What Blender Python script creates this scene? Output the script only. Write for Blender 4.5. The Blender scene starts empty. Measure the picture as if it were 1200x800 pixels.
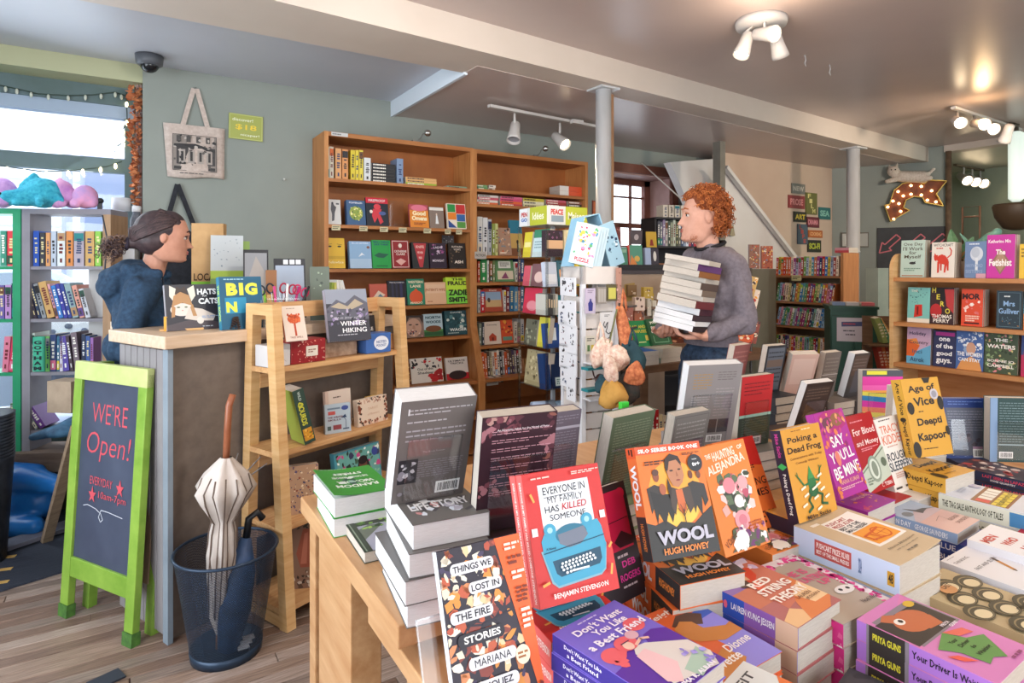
import bpy,bmesh,math,random
from mathutils import Vector,Matrix
R =math.radians
PI =math.pi
SC =bpy.context.scene
COL =SC.collection

# ------------------------------------------------------------------ camera
cam_d =bpy.data.cameras.new('camera')
cam =bpy.data.objects.new('camera',cam_d)
COL.objects.link(cam)
cam.location =(0,0,1.45)
cam.rotation_euler =(R(90),0,R(-32))
cam_d.sensor_width =36
cam_d.lens =36 *719 /1200
cam_d.shift_y =-86 /1200
cam_d.clip_start =0.02
SC.camera =cam

# ------------------------------------------------------------------ world, light, exposure
W =bpy.data.worlds.new('sky'); SC.world =W; W.use_nodes =True
bg =W.node_tree.nodes['Background']
bg.inputs[0].default_value =(0.86,0.93,1.0,1)
bg.inputs[1].default_value =3.0
SC.view_settings.view_transform ='Standard'
SC.view_settings.look ='None'
SC.view_settings.gamma =1
SC.view_settings.exposure =0.42

def area_light(name,loc,target,sx,sy,power,col):
    d =bpy.data.lights.new(name,'AREA'); d.shape ='RECTANGLE'; d.size =sx; d.size_y =sy
    d.energy =power; d.color =col
    o =bpy.data.objects.new(name,d); COL.objects.link(o); o.location =loc
    o.rotation_euler =(Vector(target) -Vector(loc)).to_track_quat('-Z','Y').to_euler()
    return o
# daylight coming in through the shop windows: one on the left, one in the front behind the camera
area_light('left_window_daylight',(-1.68,1.3,1.55),(1.6,1.9,0.9),3.0,1.9,46,(0.86,0.93,1.0))
area_light('front_window_daylight',(1.6,-2.05,1.6),(2.4,3.0,1.3),4.6,1.9,16,(1.0,0.92,0.83))
area_light('nook_window_daylight',(-1.0,4.55,1.7),(-0.2,2.5,0.6),1.6,1.6,26,(0.84,0.92,1.0))
area_light('far_room_daylight',(9.6,-0.6,1.8),(8.6,3.0,1.6),2.0,1.6,95,(0.9,1.0,0.9))  # added fill that brightens the far room, no window stands there

# ------------------------------------------------------------------ picture geometry -> room coordinates
TH =R(32); FX =719.0
def ray(u,v):
    a =(u -600) /FX; b =(314 -v) /FX
    return Vector((math.sin(TH) +a *math.cos(TH),math.cos(TH) -a *math.sin(TH),b))
def at(u,v,X=None,Y=None,z=None,d=None):
    r =ray(u,v)
    if X is not None: k =X /r.x
    elif Y is not None: k =Y /r.y
    elif z is not None: k =(z -1.45) /r.z
    else: k =d
    return Vector((0,0,1.45)) +r *k

# ------------------------------------------------------------------ materials
def lin(h):
    h =h.lstrip('#'); c =[int(h[i:i +2],16) /255 for i in (0,2,4)]
    return tuple((x /12.92 if x <= 0.04045 else ((x +0.055) /1.055) ** 2.4) for x in c) +(1,)
MATS ={}
def _new(name):
    m =bpy.data.materials.new(name); m.use_nodes =True
    return m,m.node_tree.nodes,m.node_tree.links,m.node_tree.nodes['Principled BSDF']
def col(h,rough=0.45,metal=0,spec=0.4):
    k =(h,rough,metal)
    if k in MATS: return MATS[k]
    m,n,l,b =_new('paint_' +h.strip('#'))
    b.inputs['Base Color'].default_value =lin(h); b.inputs['Roughness'].default_value =rough
    b.inputs['Metallic'].default_value =metal; b.inputs['Specular IOR Level'].default_value =spec
    MATS[k] =m
    return m
def noisy(name,c1,c2,scale=6,stretch=(1,1,1),rough=0.6,bump=0.0,detail=4,coord='Object',wave=False,metal=0,bscale=None,lo=.3,hi=.7):
    if name in MATS: return MATS[name]
    m,n,l,b =_new(name)
    tc =n.new('ShaderNodeTexCoord'); mp =n.new('ShaderNodeMapping'); mp.inputs['Scale'].default_value =stretch
    l.new(tc.outputs[coord],mp.inputs[0])
    nz =n.new('ShaderNodeTexNoise'); nz.inputs['Scale'].default_value =scale; nz.inputs['Detail'].default_value =detail
    nz.inputs['Roughness'].default_value =.6
    l.new(mp.outputs[0],nz.inputs['Vector'])
    cr =n.new('ShaderNodeValToRGB'); cr.color_ramp.elements[0].position =lo; cr.color_ramp.elements[1].position =hi
    cr.color_ramp.elements[0].color =lin(c1); cr.color_ramp.elements[1].color =lin(c2)
    l.new(nz.outputs[0],cr.inputs[0]); l.new(cr.outputs[0],b.inputs['Base Color'])
    b.inputs['Roughness'].default_value =rough; b.inputs['Metallic'].default_value =metal
    b.inputs['Specular IOR Level'].default_value =.4
    if bump:
        bp =n.new('ShaderNodeBump'); bp.inputs['Strength'].default_value =bump; bp.inputs['Distance'].default_value =.01
        src =nz
        if bscale:
            src =n.new('ShaderNodeTexNoise'); src.inputs['Scale'].default_value =bscale; l.new(mp.outputs[0],src.inputs['Vector'])
        l.new(src.outputs[0],bp.inputs['Height']); l.new(bp.outputs[0],b.inputs['Normal'])
    MATS[name] =m
    return m
def glow(name,c,s):
    if name in MATS: return MATS[name]
    m,n,l,b =_new(name)
    b.inputs['Base Color'].default_value =lin(c)
    b.inputs['Emission Color'].default_value =lin(c); b.inputs['Emission Strength'].default_value =s
    MATS[name] =m; return m
def glass(name,c='#ffffff',rough=0.03,lo=.05,hi=.6):
    # thin clear sheet: transparent, with a sheen that grows toward grazing angles
    if name in MATS: return MATS[name]
    m,n,l,b =_new(name)
    out =n['Material Output']
    tr =n.new('ShaderNodeBsdfTransparent'); tr.inputs[0].default_value =lin(c)
    gl =n.new('ShaderNodeBsdfGlossy'); gl.inputs['Roughness'].default_value =rough
    lw =n.new('ShaderNodeLayerWeight'); lw.inputs[0].default_value =.5
    pw_ =n.new('ShaderNodeMath'); pw_.operation ='POWER'; pw_.inputs[1].default_value =4
    ad =n.new('ShaderNodeMath'); ad.operation ='MULTIPLY_ADD'; ad.inputs[1].default_value =hi; ad.inputs[2].default_value =lo
    mx =n.new('ShaderNodeMixShader')
    l.new(lw.outputs['Facing'],pw_.inputs[0]); l.new(pw_.outputs[0],ad.inputs[0]); l.new(ad.outputs[0],mx.inputs[0]); l.new(tr.outputs[0],mx.inputs[1]); l.new(gl.outputs[0],mx.inputs[2])
    l.new(mx.outputs[0],out.inputs[0])
    MATS[name] =m; return m
PAGES =noisy('page_edges','#b5aa9e','#cdc3b7',60,(1,1,30),.8,coord='Object')
PAGEW =noisy('page_edges_white','#d2d0d0','#e6e5e6',60,(1,1,30),.75,coord='Object')
PINE =noisy('pine_wood','#c99a63','#dcb582',5,(1,1,9),.5,.05)
PINEX =noisy('pine_wood_along','#c08a58','#d9ae7c',5,(1,12,12),.5,.05)
OAK =noisy('honey_case_wood','#a96a37','#c68a52',4,(7,7,.8),.5,.04)
OAKX =noisy('honey_shelf_wood','#9c5f32','#b97a45',4,(.8,7,7),.5,.04)
PLY =noisy('case_back_ply','#8e4f24','#b06c36',2.2,(1.4,1,.7),.55,.03,6)
TBL =noisy('table_wood','#b58458','#cda276',4,(7,1,7),.4,.04)
ACR =glass('clear_acrylic')

# ------------------------------------------------------------------ mesh builder
class Mb:
    def __init__(s): s.v =[]; s.f =[]; s.m =[]; s.mats =[]; s.sm =[]
    def mi(s,m):
        if m not in s.mats: s.mats.append(m)
        return s.mats.index(m)
    def add(s,vs,fs,m,T=None,smooth=False):
        o =len(s.v); i =s.mi(m)
        if T is not None: vs =[T @ Vector(p) for p in vs]
        s.v += [tuple(p) for p in vs]
        for f in fs: s.f.append(tuple(k +o for k in f)); s.m.append(i); s.sm.append(smooth)
        return s
    def box(s,a,b,m,T=None):
        x0,y0,z0 =a; x1,y1,z1 =b
        vs =[(x0,y0,z0),(x1,y0,z0),(x1,y1,z0),(x0,y1,z0),(x0,y0,z1),(x1,y0,z1),(x1,y1,z1),(x0,y1,z1)]
        return s.add(vs,[(0,3,2,1),(4,5,6,7),(0,1,5,4),(1,2,6,5),(2,3,7,6),(3,0,4,7)],m,T)
    def cbox(s,c,d,m,T=None):
        return s.box([c[i]-d[i]/2 for i in range(3)],[c[i]+d[i]/2 for i in range(3)],m,T)
    def beam(s,p,q,w,h,m,up=(0,0,1)):
        p =Vector(p); q =Vector(q); x =(q-p); L =x.length; x.normalize()
        y =Vector(up).cross(x)
        if y.length < 1e-4: y =Vector((0,1,0)).cross(x)
        y.normalize(); z =x.cross(y)
        T =Matrix(((x.x,y.x,z.x,p.x),(x.y,y.y,z.y,p.y),(x.z,y.z,z.z,p.z),(0,0,0,1)))
        return s.box((0,-w/2,-h/2),(L,w/2,h/2),m,T)
    def tube(s,pts,r,m,seg=8,close=False,T=None,cap=True):
        pts =[Vector(p) for p in pts]; n =len(pts)
        rs =r if isinstance(r,(list,tuple)) else [r]*n
        vs =[]; up =None
        for i,p in enumerate(pts):
            t =(pts[(i+1) % n] -pts[i-1]) if close else (pts[min(i+1,n-1)] -pts[max(i-1,0)])
            if t.length < 1e-9: t =Vector((0,0,1))
            t.normalize()
            if up is None:
                up =Vector((0,0,1)) if abs(t.z) < .9 else Vector((1,0,0))
            a =up -t*up.dot(t)
            if a.length < 1e-6: a =t.orthogonal()
            a.normalize(); b =t.cross(a); up =a
            for k in range(seg):
                an =2*PI*k/seg
                vs.append(p +(a*math.cos(an) +b*math.sin(an))*rs[i])
        fs =[]
        for i in range(n if close else n-1):
            j =(i+1) % n
            for k in range(seg):
                k2 =(k+1) % seg
                fs.append((i*seg+k,i*seg+k2,j*seg+k2,j*seg+k))
        if cap and not close:
            fs.append(tuple(range(seg))[::-1]); fs.append(tuple((n-1)*seg+k for k in range(seg)))
        return s.add(vs,fs,m,T,True)
    def lathe(s,prof,m,seg=24,T=None,cap=True,sx=1,sy=1):
        vs =[]; n =len(prof)
        for r,z in prof:
            for k in range(seg):
                an =2*PI*k/seg; vs.append((r*math.cos(an)*sx,r*math.sin(an)*sy,z))
        fs =[(i*seg+k,i*seg+(k+1)%seg,(i+1)*seg+(k+1)%seg,(i+1)*seg+k) for i in range(n-1) for k in range(seg)]
        if cap: fs.append(tuple(range(seg))[::-1]); fs.append(tuple((n-1)*seg+k for k in range(seg)))
        return s.add(vs,fs,m,T,True)
    def prism(s,poly,z0,z1,m,T=None):
        n =len(poly)
        vs =[(x,y,z0) for x,y in poly] +[(x,y,z1) for x,y in poly]
        fs =[tuple(range(n))[::-1],tuple(range(n,2*n))] +[(i,(i+1)%n,n+(i+1)%n,n+i) for i in range(n)]
        return s.add(vs,fs,m,T)
    def ball(s,c,r,m,T=None,seg=12,rings=8):
        rx,ry,rz =r if isinstance(r,(list,tuple)) else (r,r,r)
        vs =[(c[0],c[1],c[2]+rz)]
        for i in range(1,rings):
            ph =PI*i/rings
            for k in range(seg):
                an =2*PI*k/seg
                vs.append((c[0]+rx*math.sin(ph)*math.cos(an),c[1]+ry*math.sin(ph)*math.sin(an),c[2]+rz*math.cos(ph)))
        vs.append((c[0],c[1],c[2]-rz)); L =len(vs)-1
        fs =[(0,1+k,1+(k+1)%seg) for k in range(seg)]
        for i in range(rings-2):
            for k in range(seg):
                a =1+i*seg+k; b =1+i*seg+(k+1)%seg
                fs.append((a,a+seg,b+seg,b))
        o =1+(rings-2)*seg
        fs += [(L,o+(k+1)%seg,o+k) for k in range(seg)]
        return s.add(vs,fs,m,T,True)
    def build(s,name,parent=None,M=None,bevel=0):
        me =bpy.data.meshes.new(name)
        me.from_pydata(s.v,[],s.f); 
        for m in s.mats: me.materials.append(m)
        me.polygons.foreach_set('material_index',s.m); me.polygons.foreach_set('use_smooth',s.sm)
        me.update()
        o =bpy.data.objects.new(name,me); COL.objects.link(o)
        if parent is not None: o.parent =parent
        if M is not None: o.matrix_local =M
        if bevel:
            b =o.modifiers.new('bevel','BEVEL'); b.width =bevel; b.segments =2; b.limit_method ='ANGLE'
            b.angle_limit =R(50)
        return o
def short(s,n=16):
    w =s.split()
    return ' '.join(w[:n]).rstrip(',')
def tag(o,label=None,cat=None,group=None,kind=None):
    if label: o['label'] =short(label)
    if cat: o['category'] =cat
    if group: o['group'] =group
    if kind: o['kind'] =kind
    return o
def thing(name,label,cat,loc=(0,0,0),rz=0,group=None):
    o =bpy.data.objects.new(name,None); COL.objects.link(o); o.location =loc; o.rotation_euler =(0,0,rz)
    o.empty_display_size =.05
    return tag(o,label,cat,group)
def struct(name,mb,label=None,**k):
    o =mb.build(name,**k); o['kind'] ='structure'
    if label: o['label'] =label
    return o
def XF(loc,rz=0,rx=0,ry=0):
    return Matrix.Translation(Vector(loc)) @ Matrix.Rotation(rz,4,'Z') @ Matrix.Rotation(ry,4,'Y') @ Matrix.Rotation(rx,4,'X')

# ------------------------------------------------------------------ lettering and printed art
_TX ={}
def text_mesh(s,bold=.0):
    k =(s,bold)
    if k in _TX: return _TX[k]
    c =bpy.data.curves.new('t','FONT'); c.body =s; c.size =1; c.resolution_u =1 if len(s) > 12 else 3; c.offset =bold; c.align_x ='CENTER'
    o =bpy.data.objects.new('t',c); me =o.to_mesh()
    vs =[v.co.copy() for v in me.vertices]; fs =[tuple(p.vertices) for p in me.polygons]
    o.to_mesh_clear(); bpy.data.objects.remove(o); bpy.data.curves.remove(c)
    if not vs: vs =[Vector((0,0,0))]
    x0 =min(v.x for v in vs); x1 =max(v.x for v in vs); y0 =min(v.y for v in vs); y1 =max(v.y for v in vs)
    cx,cy,w,h =(x0+x1)/2,(y0+y1)/2,max(x1-x0,1e-3),max(y1-y0,1e-3)
    out =[((v.x-cx)/w,(v.y-cy)/h) for v in vs]
    _TX[k] =(out,fs); return _TX[k]
def arrange(ops,w,h,eps,mb,T):
    """ops in fractions of a w x h face (origin lower left); written as thin ink layers on the face plane"""
    z =eps
    rnd =random.Random(7)
    def P(x,y): return ((x-.5)*w,(y-.5)*h,z)
    for op in ops:
        k =op[0]
        if k == 'r':
            _,x0,y0,x1,y1,c =op
            mb.add([P(x0,y0),P(x1,y0),P(x1,y1),P(x0,y1)],[(0,1,2,3)],col(c),T)
        elif k == 'strips':
            _,xs,y0,y1,c =op
            for i in range(len(xs)-1):
                mb.add([P(xs[i],y0),P(xs[i+1],y0),P(xs[i+1],y1),P(xs[i],y1)],[(0,1,2,3)],col(c),T)
        elif k == 'e':
            _,cx,cy,rx,ry,c =op[:6]; n =8 if rx < .04 else 20
            mb.add([P(cx+rx*math.cos(2*PI*i/n),cy+ry*math.sin(2*PI*i/n)) for i in range(n)],[tuple(range(n))],col(c),T)
        elif k == 'p':
            _,pts,c =op
            mb.add([P(*p) for p in pts],[tuple(range(len(pts)))],col(c),T)
        elif k == 'l':
            _,pts,wd,c =op
            for i in range(len(pts)-1):
                a =Vector(((pts[i][0]-.5)*w,(pts[i][1]-.5)*h)); b =Vector(((pts[i+1][0]-.5)*w,(pts[i+1][1]-.5)*h))
                dv =b-a
                if dv.length < 1e-7: continue
                nn =Vector((-dv.y,dv.x)).normalized()*wd*w/2; e =dv.normalized()*wd*w*.2
                mb.add([(*(a+nn-e),z),(*(a-nn-e),z),(*(b-nn+e),z),(*(b+nn+e),z)],[(0,1,2,3)],col(c),T)
        elif k == 't':
            _,s,cx,cy,tw,th_,c =op[:7]; bold =op[7] if len(op) > 7 else .012; rot =op[8] if len(op) > 8 else 0; shear =op[9] if len(op) > 9 else 0
            vs,fs =text_mesh(s,bold)
            ca,sa =math.cos(R(rot)),math.sin(R(rot)); out =[]
            for x,y in vs:
                X =x*tw*w +y*th_*h*shear; Y =y*th_*h
                out.append(((cx-.5)*w +X*ca -Y*sa,(cy-.5)*h +X*sa +Y*ca,z))
            mb.add(out,fs,col(c),T)
        elif k == 'lines':
            _,x0,y0,x1,y1,n,c =op[:7]; fill =op[7] if len(op) > 7 else .55
            lh =(y1-y0)/n
            for i in range(n):
                yy =y1-(i+.5)*lh; x =x0
                while x < x1-.01:
                    L =rnd.uniform(.03,.1)*(1.2); xe =min(x+L,x1)
                    if i == n-1 and x > x0+(x1-x0)*.6: break
                    mb.add([P(x,yy-lh*fill/2),P(xe,yy-lh*fill/2),P(xe,yy+lh*fill/2),P(x,yy+lh*fill/2)],[(0,1,2,3)],col(c),T)
                    x =xe+.015
        elif k == 'speck':
            _,x0,y0,x1,y1,n,sz,cs,sd =op; rr =random.Random(sd)
            for i in range(n):
                cx,cy =rr.uniform(x0,x1),rr.uniform(y0,y1); q =rr.uniform(.5,1.3)*sz; an =rr.uniform(0,PI); m =rr.randint(4,7)
                st =rr.uniform(.4,1)
                pts =[]
                for j in range(m):
                    t =2*PI*j/m; r_ =q*rr.uniform(.7,1.15); ex,ey =r_*math.cos(t),r_*math.sin(t)*st
                    ax,ay =ex*math.cos(an)-ey*math.sin(an),ex*math.sin(an)+ey*math.cos(an)
                    pts.append((min(max(cx+ax,.005),.995),min(max(cy+ay*w/h,.005),.995)))
                zz =z +eps*.3*(i % 5)
                mb.add([((p[0]-.5)*w,(p[1]-.5)*h,zz) for p in pts],[tuple(range(m))],col(rr.choice(cs)),T)
            z += eps*1.5
        elif k == 'bar':
            _,x0,y0,x1,y1 =op; rr =random.Random(3)
            mb.add([P(x0,y0),P(x1,y0),P(x1,y1),P(x0,y1)],[(0,1,2,3)],col('#f2f0ee'),T); z += eps
            x =x0+(x1-x0)*.1; dy =(y1-y0)*.16
            while x < x1-(x1-x0)*.1:
                wv =(x1-x0)*rr.uniform(.015,.05)
                mb.add([P(x,y0+dy),P(x+wv,y0+dy),P(x+wv,y1-dy),P(x,y1-dy)],[(0,1,2,3)],col('#2a2628'),T); x += wv+(x1-x0)*rr.uniform(.015,.04)
        z += eps

# ------------------------------------------------------------------ books
# local frame of a book: the face we look at is z = 0, x to its right, y up, the block goes back to z = -t
def Mframe(c,yaw,L):
    """L is how far the face leans back from upright (90 = lying flat, negative = leaning forward)"""
    y_,l_ =R(yaw),R(L)
    u =Vector((math.cos(y_),math.sin(y_),0)); v =Vector((-math.sin(y_)*math.sin(l_),math.cos(y_)*math.sin(l_),math.cos(l_)))
    n =u.cross(v)
    return Matrix(((u.x,v.x,n.x,c[0]),(u.y,v.y,n.y,c[1]),(u.z,v.z,n.z,c[2]),(0,0,0,1)))
def book(M,w,h,t,cover,label,group=None,art=(),spine='L',sart=(),pages=None,name='paperback_book',eps=.00012,cat='book',curl=0,scover=None):
    """cover boards + spine as the thing, page block and printed art as parts"""
    pages =pages or PAGES; c =.0012; i =.0018
    cm =col(cover) if isinstance(cover,str) else cover; sm_ =col(scover) if scover else cm
    mb =Mb()
    if curl:
        n =8; vs =[]
        for k in range(n+1):
            x =-w/2+w*k/n; dz =curl*((k/n) if spine == 'L' else 1-k/n)**3
            vs += [(x,-h/2,dz),(x,h/2,dz),(x,h/2,dz-c),(x,-h/2,dz-c)]
        fs =[(0,1,2,3),(4*n+3,4*n+2,4*n+1,4*n)]
        for k in range(n):
            a =4*k; fs += [(a,a+4,a+5,a+1),(a+2,a+6,a+7,a+3),(a+1,a+5,a+6,a+2),(a,a+3,a+7,a+4)]
        mb.add(vs,fs,cm)
    else: mb.box((-w/2,-h/2,-c),(w/2,h/2,0),cm)
    mb.box((-w/2,-h/2,-t),(w/2,h/2,-t+c),cm)
    if spine == 'L': mb.box((-w/2,-h/2,-t+c),(-w/2+c,h/2,-c),sm_)
    elif spine == 'R': mb.box((w/2-c,-h/2,-t+c),(w/2,h/2,-c),sm_)
    elif spine == 'T': mb.box((-w/2,h/2-c,-t+c),(w/2,h/2,-c),sm_)
    elif spine == 'B': mb.box((-w/2,-h/2,-t+c),(w/2,-h/2+c,-c),sm_)
    o =mb.build(name,M=M); tag(o,label,cat,group)
    pb =Mb()
    a =[-w/2+i,-h/2+i]; b =[w/2-i,h/2-i]
    if spine == 'L': a[0] =-w/2+c
    if spine == 'R': b[0] =w/2-c
    if spine == 'T': b[1] =h/2-c
    if spine == 'B': a[1] =-h/2+c
    pb.box((a[0],a[1],-t+c),(b[0],b[1],-c),pages); pb.build('page_block',parent=o)
    if art:
        ab =Mb()
        if curl:
            fine =[]
            for op in art:
                if op[0] == 'r':
                    xs =[op[1]]
                    while xs[-1] < op[3]-.06: xs.append(xs[-1]+.05)
                    xs.append(op[3])
                    fine.append(('strips',xs,op[2],op[4],op[5]))
                else: fine.append(op)
            arrange(fine,w,h,eps,ab,None)
            ab.v =[(x,y,z+curl*(min(max((x/w+.5) if spine == 'L' else .5-x/w,0),1))**3) for x,y,z in ab.v]
        else: arrange(art,w,h,eps,ab,None)
        ab.build('cover_print',parent=o)
    if sart:
        sb =Mb()
        # spine plane: text reads down the spine; sart x runs along h (top to bottom), y across thickness
        if spine == 'L':
            T =Matrix(((0,0,-1,-w/2),(-1,0,0,0),(0,1,0,-t/2),(0,0,0,1)))
        elif spine == 'R':
            T =Matrix(((0,0,1,w/2),(-1,0,0,0),(0,-1,0,-t/2),(0,0,0,1)))
        elif spine == 'B':
            T =Matrix(((1,0,0,0),(0,0,-1,-h/2),(0,1,0,-t/2),(0,0,0,1)))
        else:
            T =Matrix(((1,0,0,0),(0,0,1,h/2),(0,-1,0,-t/2),(0,0,0,1)))
        L =w if spine in 'TB' else h
        arrange(sart,L,t,eps,sb,T); sb.build('spine_print',parent=o)
    return o
def small_book(M,w,h,t,cover,label,group=None,art=(),pages=None,name='book',cat='book',pg='TRB',eps=.0003):
    """a far book: one mesh, cover colour on the face and spine, pages on the sides named in pg"""
    pages =pages or PAGES; cm =col(cover) if isinstance(cover,str) else cover
    mb =Mb(); x,y =w/2,h/2
    vs =[(-x,-y,-t),(x,-y,-t),(x,y,-t),(-x,y,-t),(-x,-y,0),(x,-y,0),(x,y,0),(-x,y,0)]
    mb.add(vs,[(4,5,6,7)],cm); mb.add(vs,[(0,3,2,1)],cm)
    mb.add(vs,[(0,1,5,4)],pages if 'B' in pg else cm); mb.add(vs,[(1,2,6,5)],pages if 'R' in pg else cm)
    mb.add(vs,[(2,3,7,6)],pages if 'T' in pg else cm); mb.add(vs,[(3,0,4,7)],pages if 'L' in pg else cm)
    if art: arrange(art,w,h,eps,mb,None)
    o =mb.build(name,M=M); return tag(o,label,cat,group)

# ================================================================== ROOM SHELL
WALLG =noisy('sage_wall_paint','#858c86','#90968f',1.5,rough=.62,bump=.02)
WALLB =noisy('beige_wall_paint','#c4ab97','#cfb8a5',1.5,rough=.65)
CEIL =noisy('grey_ceiling_paint','#bbaaa4','#c6b5ae',.9,rough=.3)
CEILB =noisy('blue_grey_ceiling_paint','#c0c3cc','#cacdd6',.9,rough=.42)
BEAMM =noisy('beam_paint','#cdbfb2','#d6c9bd',1.5,rough=.5)
HC =2.76
# floor: planks run along the back wall
sub =Mb().box((-3.2,-2.2,-.06),(12,6.2,-.012),noisy('floor_far_boards','#5d4738','#7b604c',4,(1,14,1),.5,.06))
floor =struct('floor',sub)
rnd =random.Random(11)
PLK =[noisy('floor_plank_%d' % k,a,b,9,(.7,16,1),.42,.1,6,lo=.25,hi=.75) for k,(a,b) in enumerate([('#5a4436','#ad9484'),('#4a382e','#94796a'),('#6a5548','#bca89c'),('#50423a','#a08c80')])]
pw =.062; y =.95; meshes ={}
while y < 4.3:
    x =-1.72 +rnd.uniform(-.9,0)
    while x < 2.7:
        L =rnd.choice([.9,1.2,1.5,1.8])
        x0,x1 =max(x,-1.72),min(x+L,2.75)
        if x1-x0 > .15:
            key =(round(x1-x0,2),rnd.randrange(4))
            if key not in meshes:
                mb =Mb(); l2,w2 =key[0]/2-.0015,pw/2-.0012; c =.0015
                vs =[(-l2,-w2,-.012),(l2,-w2,-.012),(l2,w2,-.012),(-l2,w2,-.012),(-l2,-w2,-c),(l2,-w2,-c),(l2,w2,-c),(-l2,w2,-c),(-l2+c,-w2+c,0),(l2-c,-w2+c,0),(l2-c,w2-c,0),(-l2+c,w2-c,0)]
                mb.add(vs,[(0,1,5,4),(1,2,6,5),(2,3,7,6),(3,0,4,7),(4,5,9,8),(5,6,10,9),(6,7,11,10),(7,4,8,11),(8,9,10,11)],PLK[key[1]])
                o =mb.build('plank',parent=floor); meshes[key] =o.data
            else:
                o =bpy.data.objects.new('plank',meshes[key]); COL.objects.link(o); o.parent =floor
            o.location =((x0+x1)/2,y+pw/2,rnd.uniform(-.0012,0))
        x += L
    y += pw
YB =4.39
# back wall with the deep window opening
wx0,wx1,wz0,wz1 =3.78,4.62,1.02,2.36
wb =Mb()
wb.box((.073,YB,0),(wx0,YB+.35,3.0),WALLG); wb.box((wx1,YB,0),(8.2,YB+.35,3.0),WALLG)
wb.box((wx0,YB,0),(wx1,YB+.35,wz0),WALLG); wb.box((wx0,YB,wz1),(wx1,YB+.35,3.0),WALLG)
struct('wall_back',wb,'sage green back wall behind the tall bookcases')
# beige wall in the far right corner and the green wall with the chalkboard
struct('wall_right_back',Mb().box((5.02,4.05,0),(6.9,4.2,3.0),WALLB),'beige wall in the far corner under the lettered pictures')
gw =Mb(); p,q =Vector((6.87,4.07,0)),Vector((7.42,3.12,0))
gw.beam((p.x+.06,p.y+.03,1.5),(q.x+.06,q.y+.03,1.5),.12,3.0,WALLG)
struct('wall_right',gw,'green wall holding the chalkboard and bulb sign')
# room beyond the opening on the right
FARG =noisy('far_room_paint','#a3ab94','#b3bca4',1.2,rough=.5)
fw =Mb(); fw.box((9.4,-2.2,0),(9.55,1.6,3.0),FARG); fw.box((9.1,1.6,0),(9.55,1.95,3.0),FARG); fw.box((9.3,1.95,0),(9.45,6,3.0),FARG)
struct('wall_far',fw,'pale green far wall of the room beyond the opening')
struct('wall_far_back',Mb().box((7.5,4.6,0),(9.4,4.7,3.0),FARG))
struct('wall_left',Mb().box((-1.85,-2.2,0),(-1.75,5.1,.55),WALLG).box((-1.85,-2.2,2.55),(-1.75,5.1,3.0),WALLG).box((-1.85,-2.2,.55),(-1.75,-.25,2.55),WALLG).box((-1.85,2.85,.55),(-1.75,5.1,2.55),WALLG))
struct('wall_front',Mb().box((-1.85,-2.2,0),(9.55,-2.1,.6),WALLG).box((-1.85,-2.2,2.6),(9.55,-2.1,3.0),WALLG).box((-1.85,-2.2,.6),(-.8,-2.1,2.6),WALLG).box((4.0,-2.2,.6),(9.55,-2.1,2.6),WALLG))
# lintel over the opening
struct('trim_1',Mb().box((7.40,-2.1,2.69),(7.56,3.12,3.0),BEAMM),'painted lintel over the wide opening')
# ceilings
struct('ceiling',Mb().box((-1.85,-2.2,HC),(7.6,3.4,HC+.1),CEIL),'grey painted main ceiling')
c2 =Mb().box((-1.85,2.9,2.70),(1.68,5.2,2.8),CEILB); struct('ceiling_left',c2,'blue-grey ceiling section over the till')
c3 =Mb().prism([(1.68,3.06),(8.2,3.5),(8.2,4.8),(1.68,4.8)],2.597,2.75,CEIL); struct('ceiling_dropped',c3,'dropped ceiling section over the bookcases')
c3 =Mb().box((1.668,3.2,2.585),(1.69,4.6,2.705),col('#d8e2ec',.5)); struct('trim_2',c3,'bright white step edge between the two ceiling levels')
struct('ceiling_far',Mb().box((7.5,-2.2,2.72),(9.6,5,2.82),noisy('far_ceiling_paint','#c9c6b2','#d5d3c2',1,rough=.4)),'pale ceiling of the far room')
# the long beam
bm_ =Mb(); yl =lambda X: 2.81+.069*(X-1)
bm_.prism([(-1.84,yl(-1.84)),(7.40,yl(7.40)),(7.40,yl(7.40)+.36),(1.68,3.22),(-1.84,3.22)],2.60,2.765,BEAMM)
struct('beam',bm_,'long boxed ceiling beam crossing the shop')

# ---- left shop window behind the plush toys
YW =4.62
FRM =noisy('window_frame_paint','#536663','#62757a',4,rough=.5)
def wbar(mb,u0,v0,u1,v1,m,Y=YW,th=.06):
    a =at(u0,v0,Y=Y); b =at(u1,v1,Y=Y)
    mb.box((min(a.x,b.x),Y,min(a.z,b.z)),(max(a.x,b.x),Y+th,max(a.z,b.z)),m)
win =thing('window_1','large green-framed shop window behind the plush toys',None,(-.9,YW,0)); win['kind'] ='structure'
del win['label']; win['label'] ='large green-framed shop window behind the plush toys'
iw =Matrix.Translation((.9,-YW,0))
X0 =-1.74; zt =2.40; zr1,zr0 =at(100,183,Y=YW).z,at(100,200,Y=YW).z
f =Mb(); xR =at(146,200,Y=YW).x; xR2 =at(158,200,Y=YW).x
f.box((X0,YW,zt),(xR2,YW+.08,zt+.075),col('#9fb0c4',.5)).box((X0,YW-.02,zt+.075),(xR2,YW+.06,zt+.2),FRM); f.build('head_rail',parent=win,M=iw)
f =Mb().box((xR,YW,.3),(xR2,YW+.08,zt),FRM); f.build('frame_post',parent=win,M=iw)
f =Mb().box((X0,YW,zr0),(xR,YW+.07,zr1),FRM); f.build('transom',parent=win,M=iw)
f =Mb().box((X0,YW,.3),(xR,YW+.08,.48),FRM); f.build('sill',parent=win,M=iw)
f =Mb().box((X0,YW+.03,.48),(xR,YW+.036,zt),glass('window_glass')); f.build('pane',parent=win,M=iw)
struct('trim_3',Mb().box((-1.75,YB+.02,zt+.19),(.075,YW+.06,2.705),col('#b3b491',.6)),'cream board above the left shop window')
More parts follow.
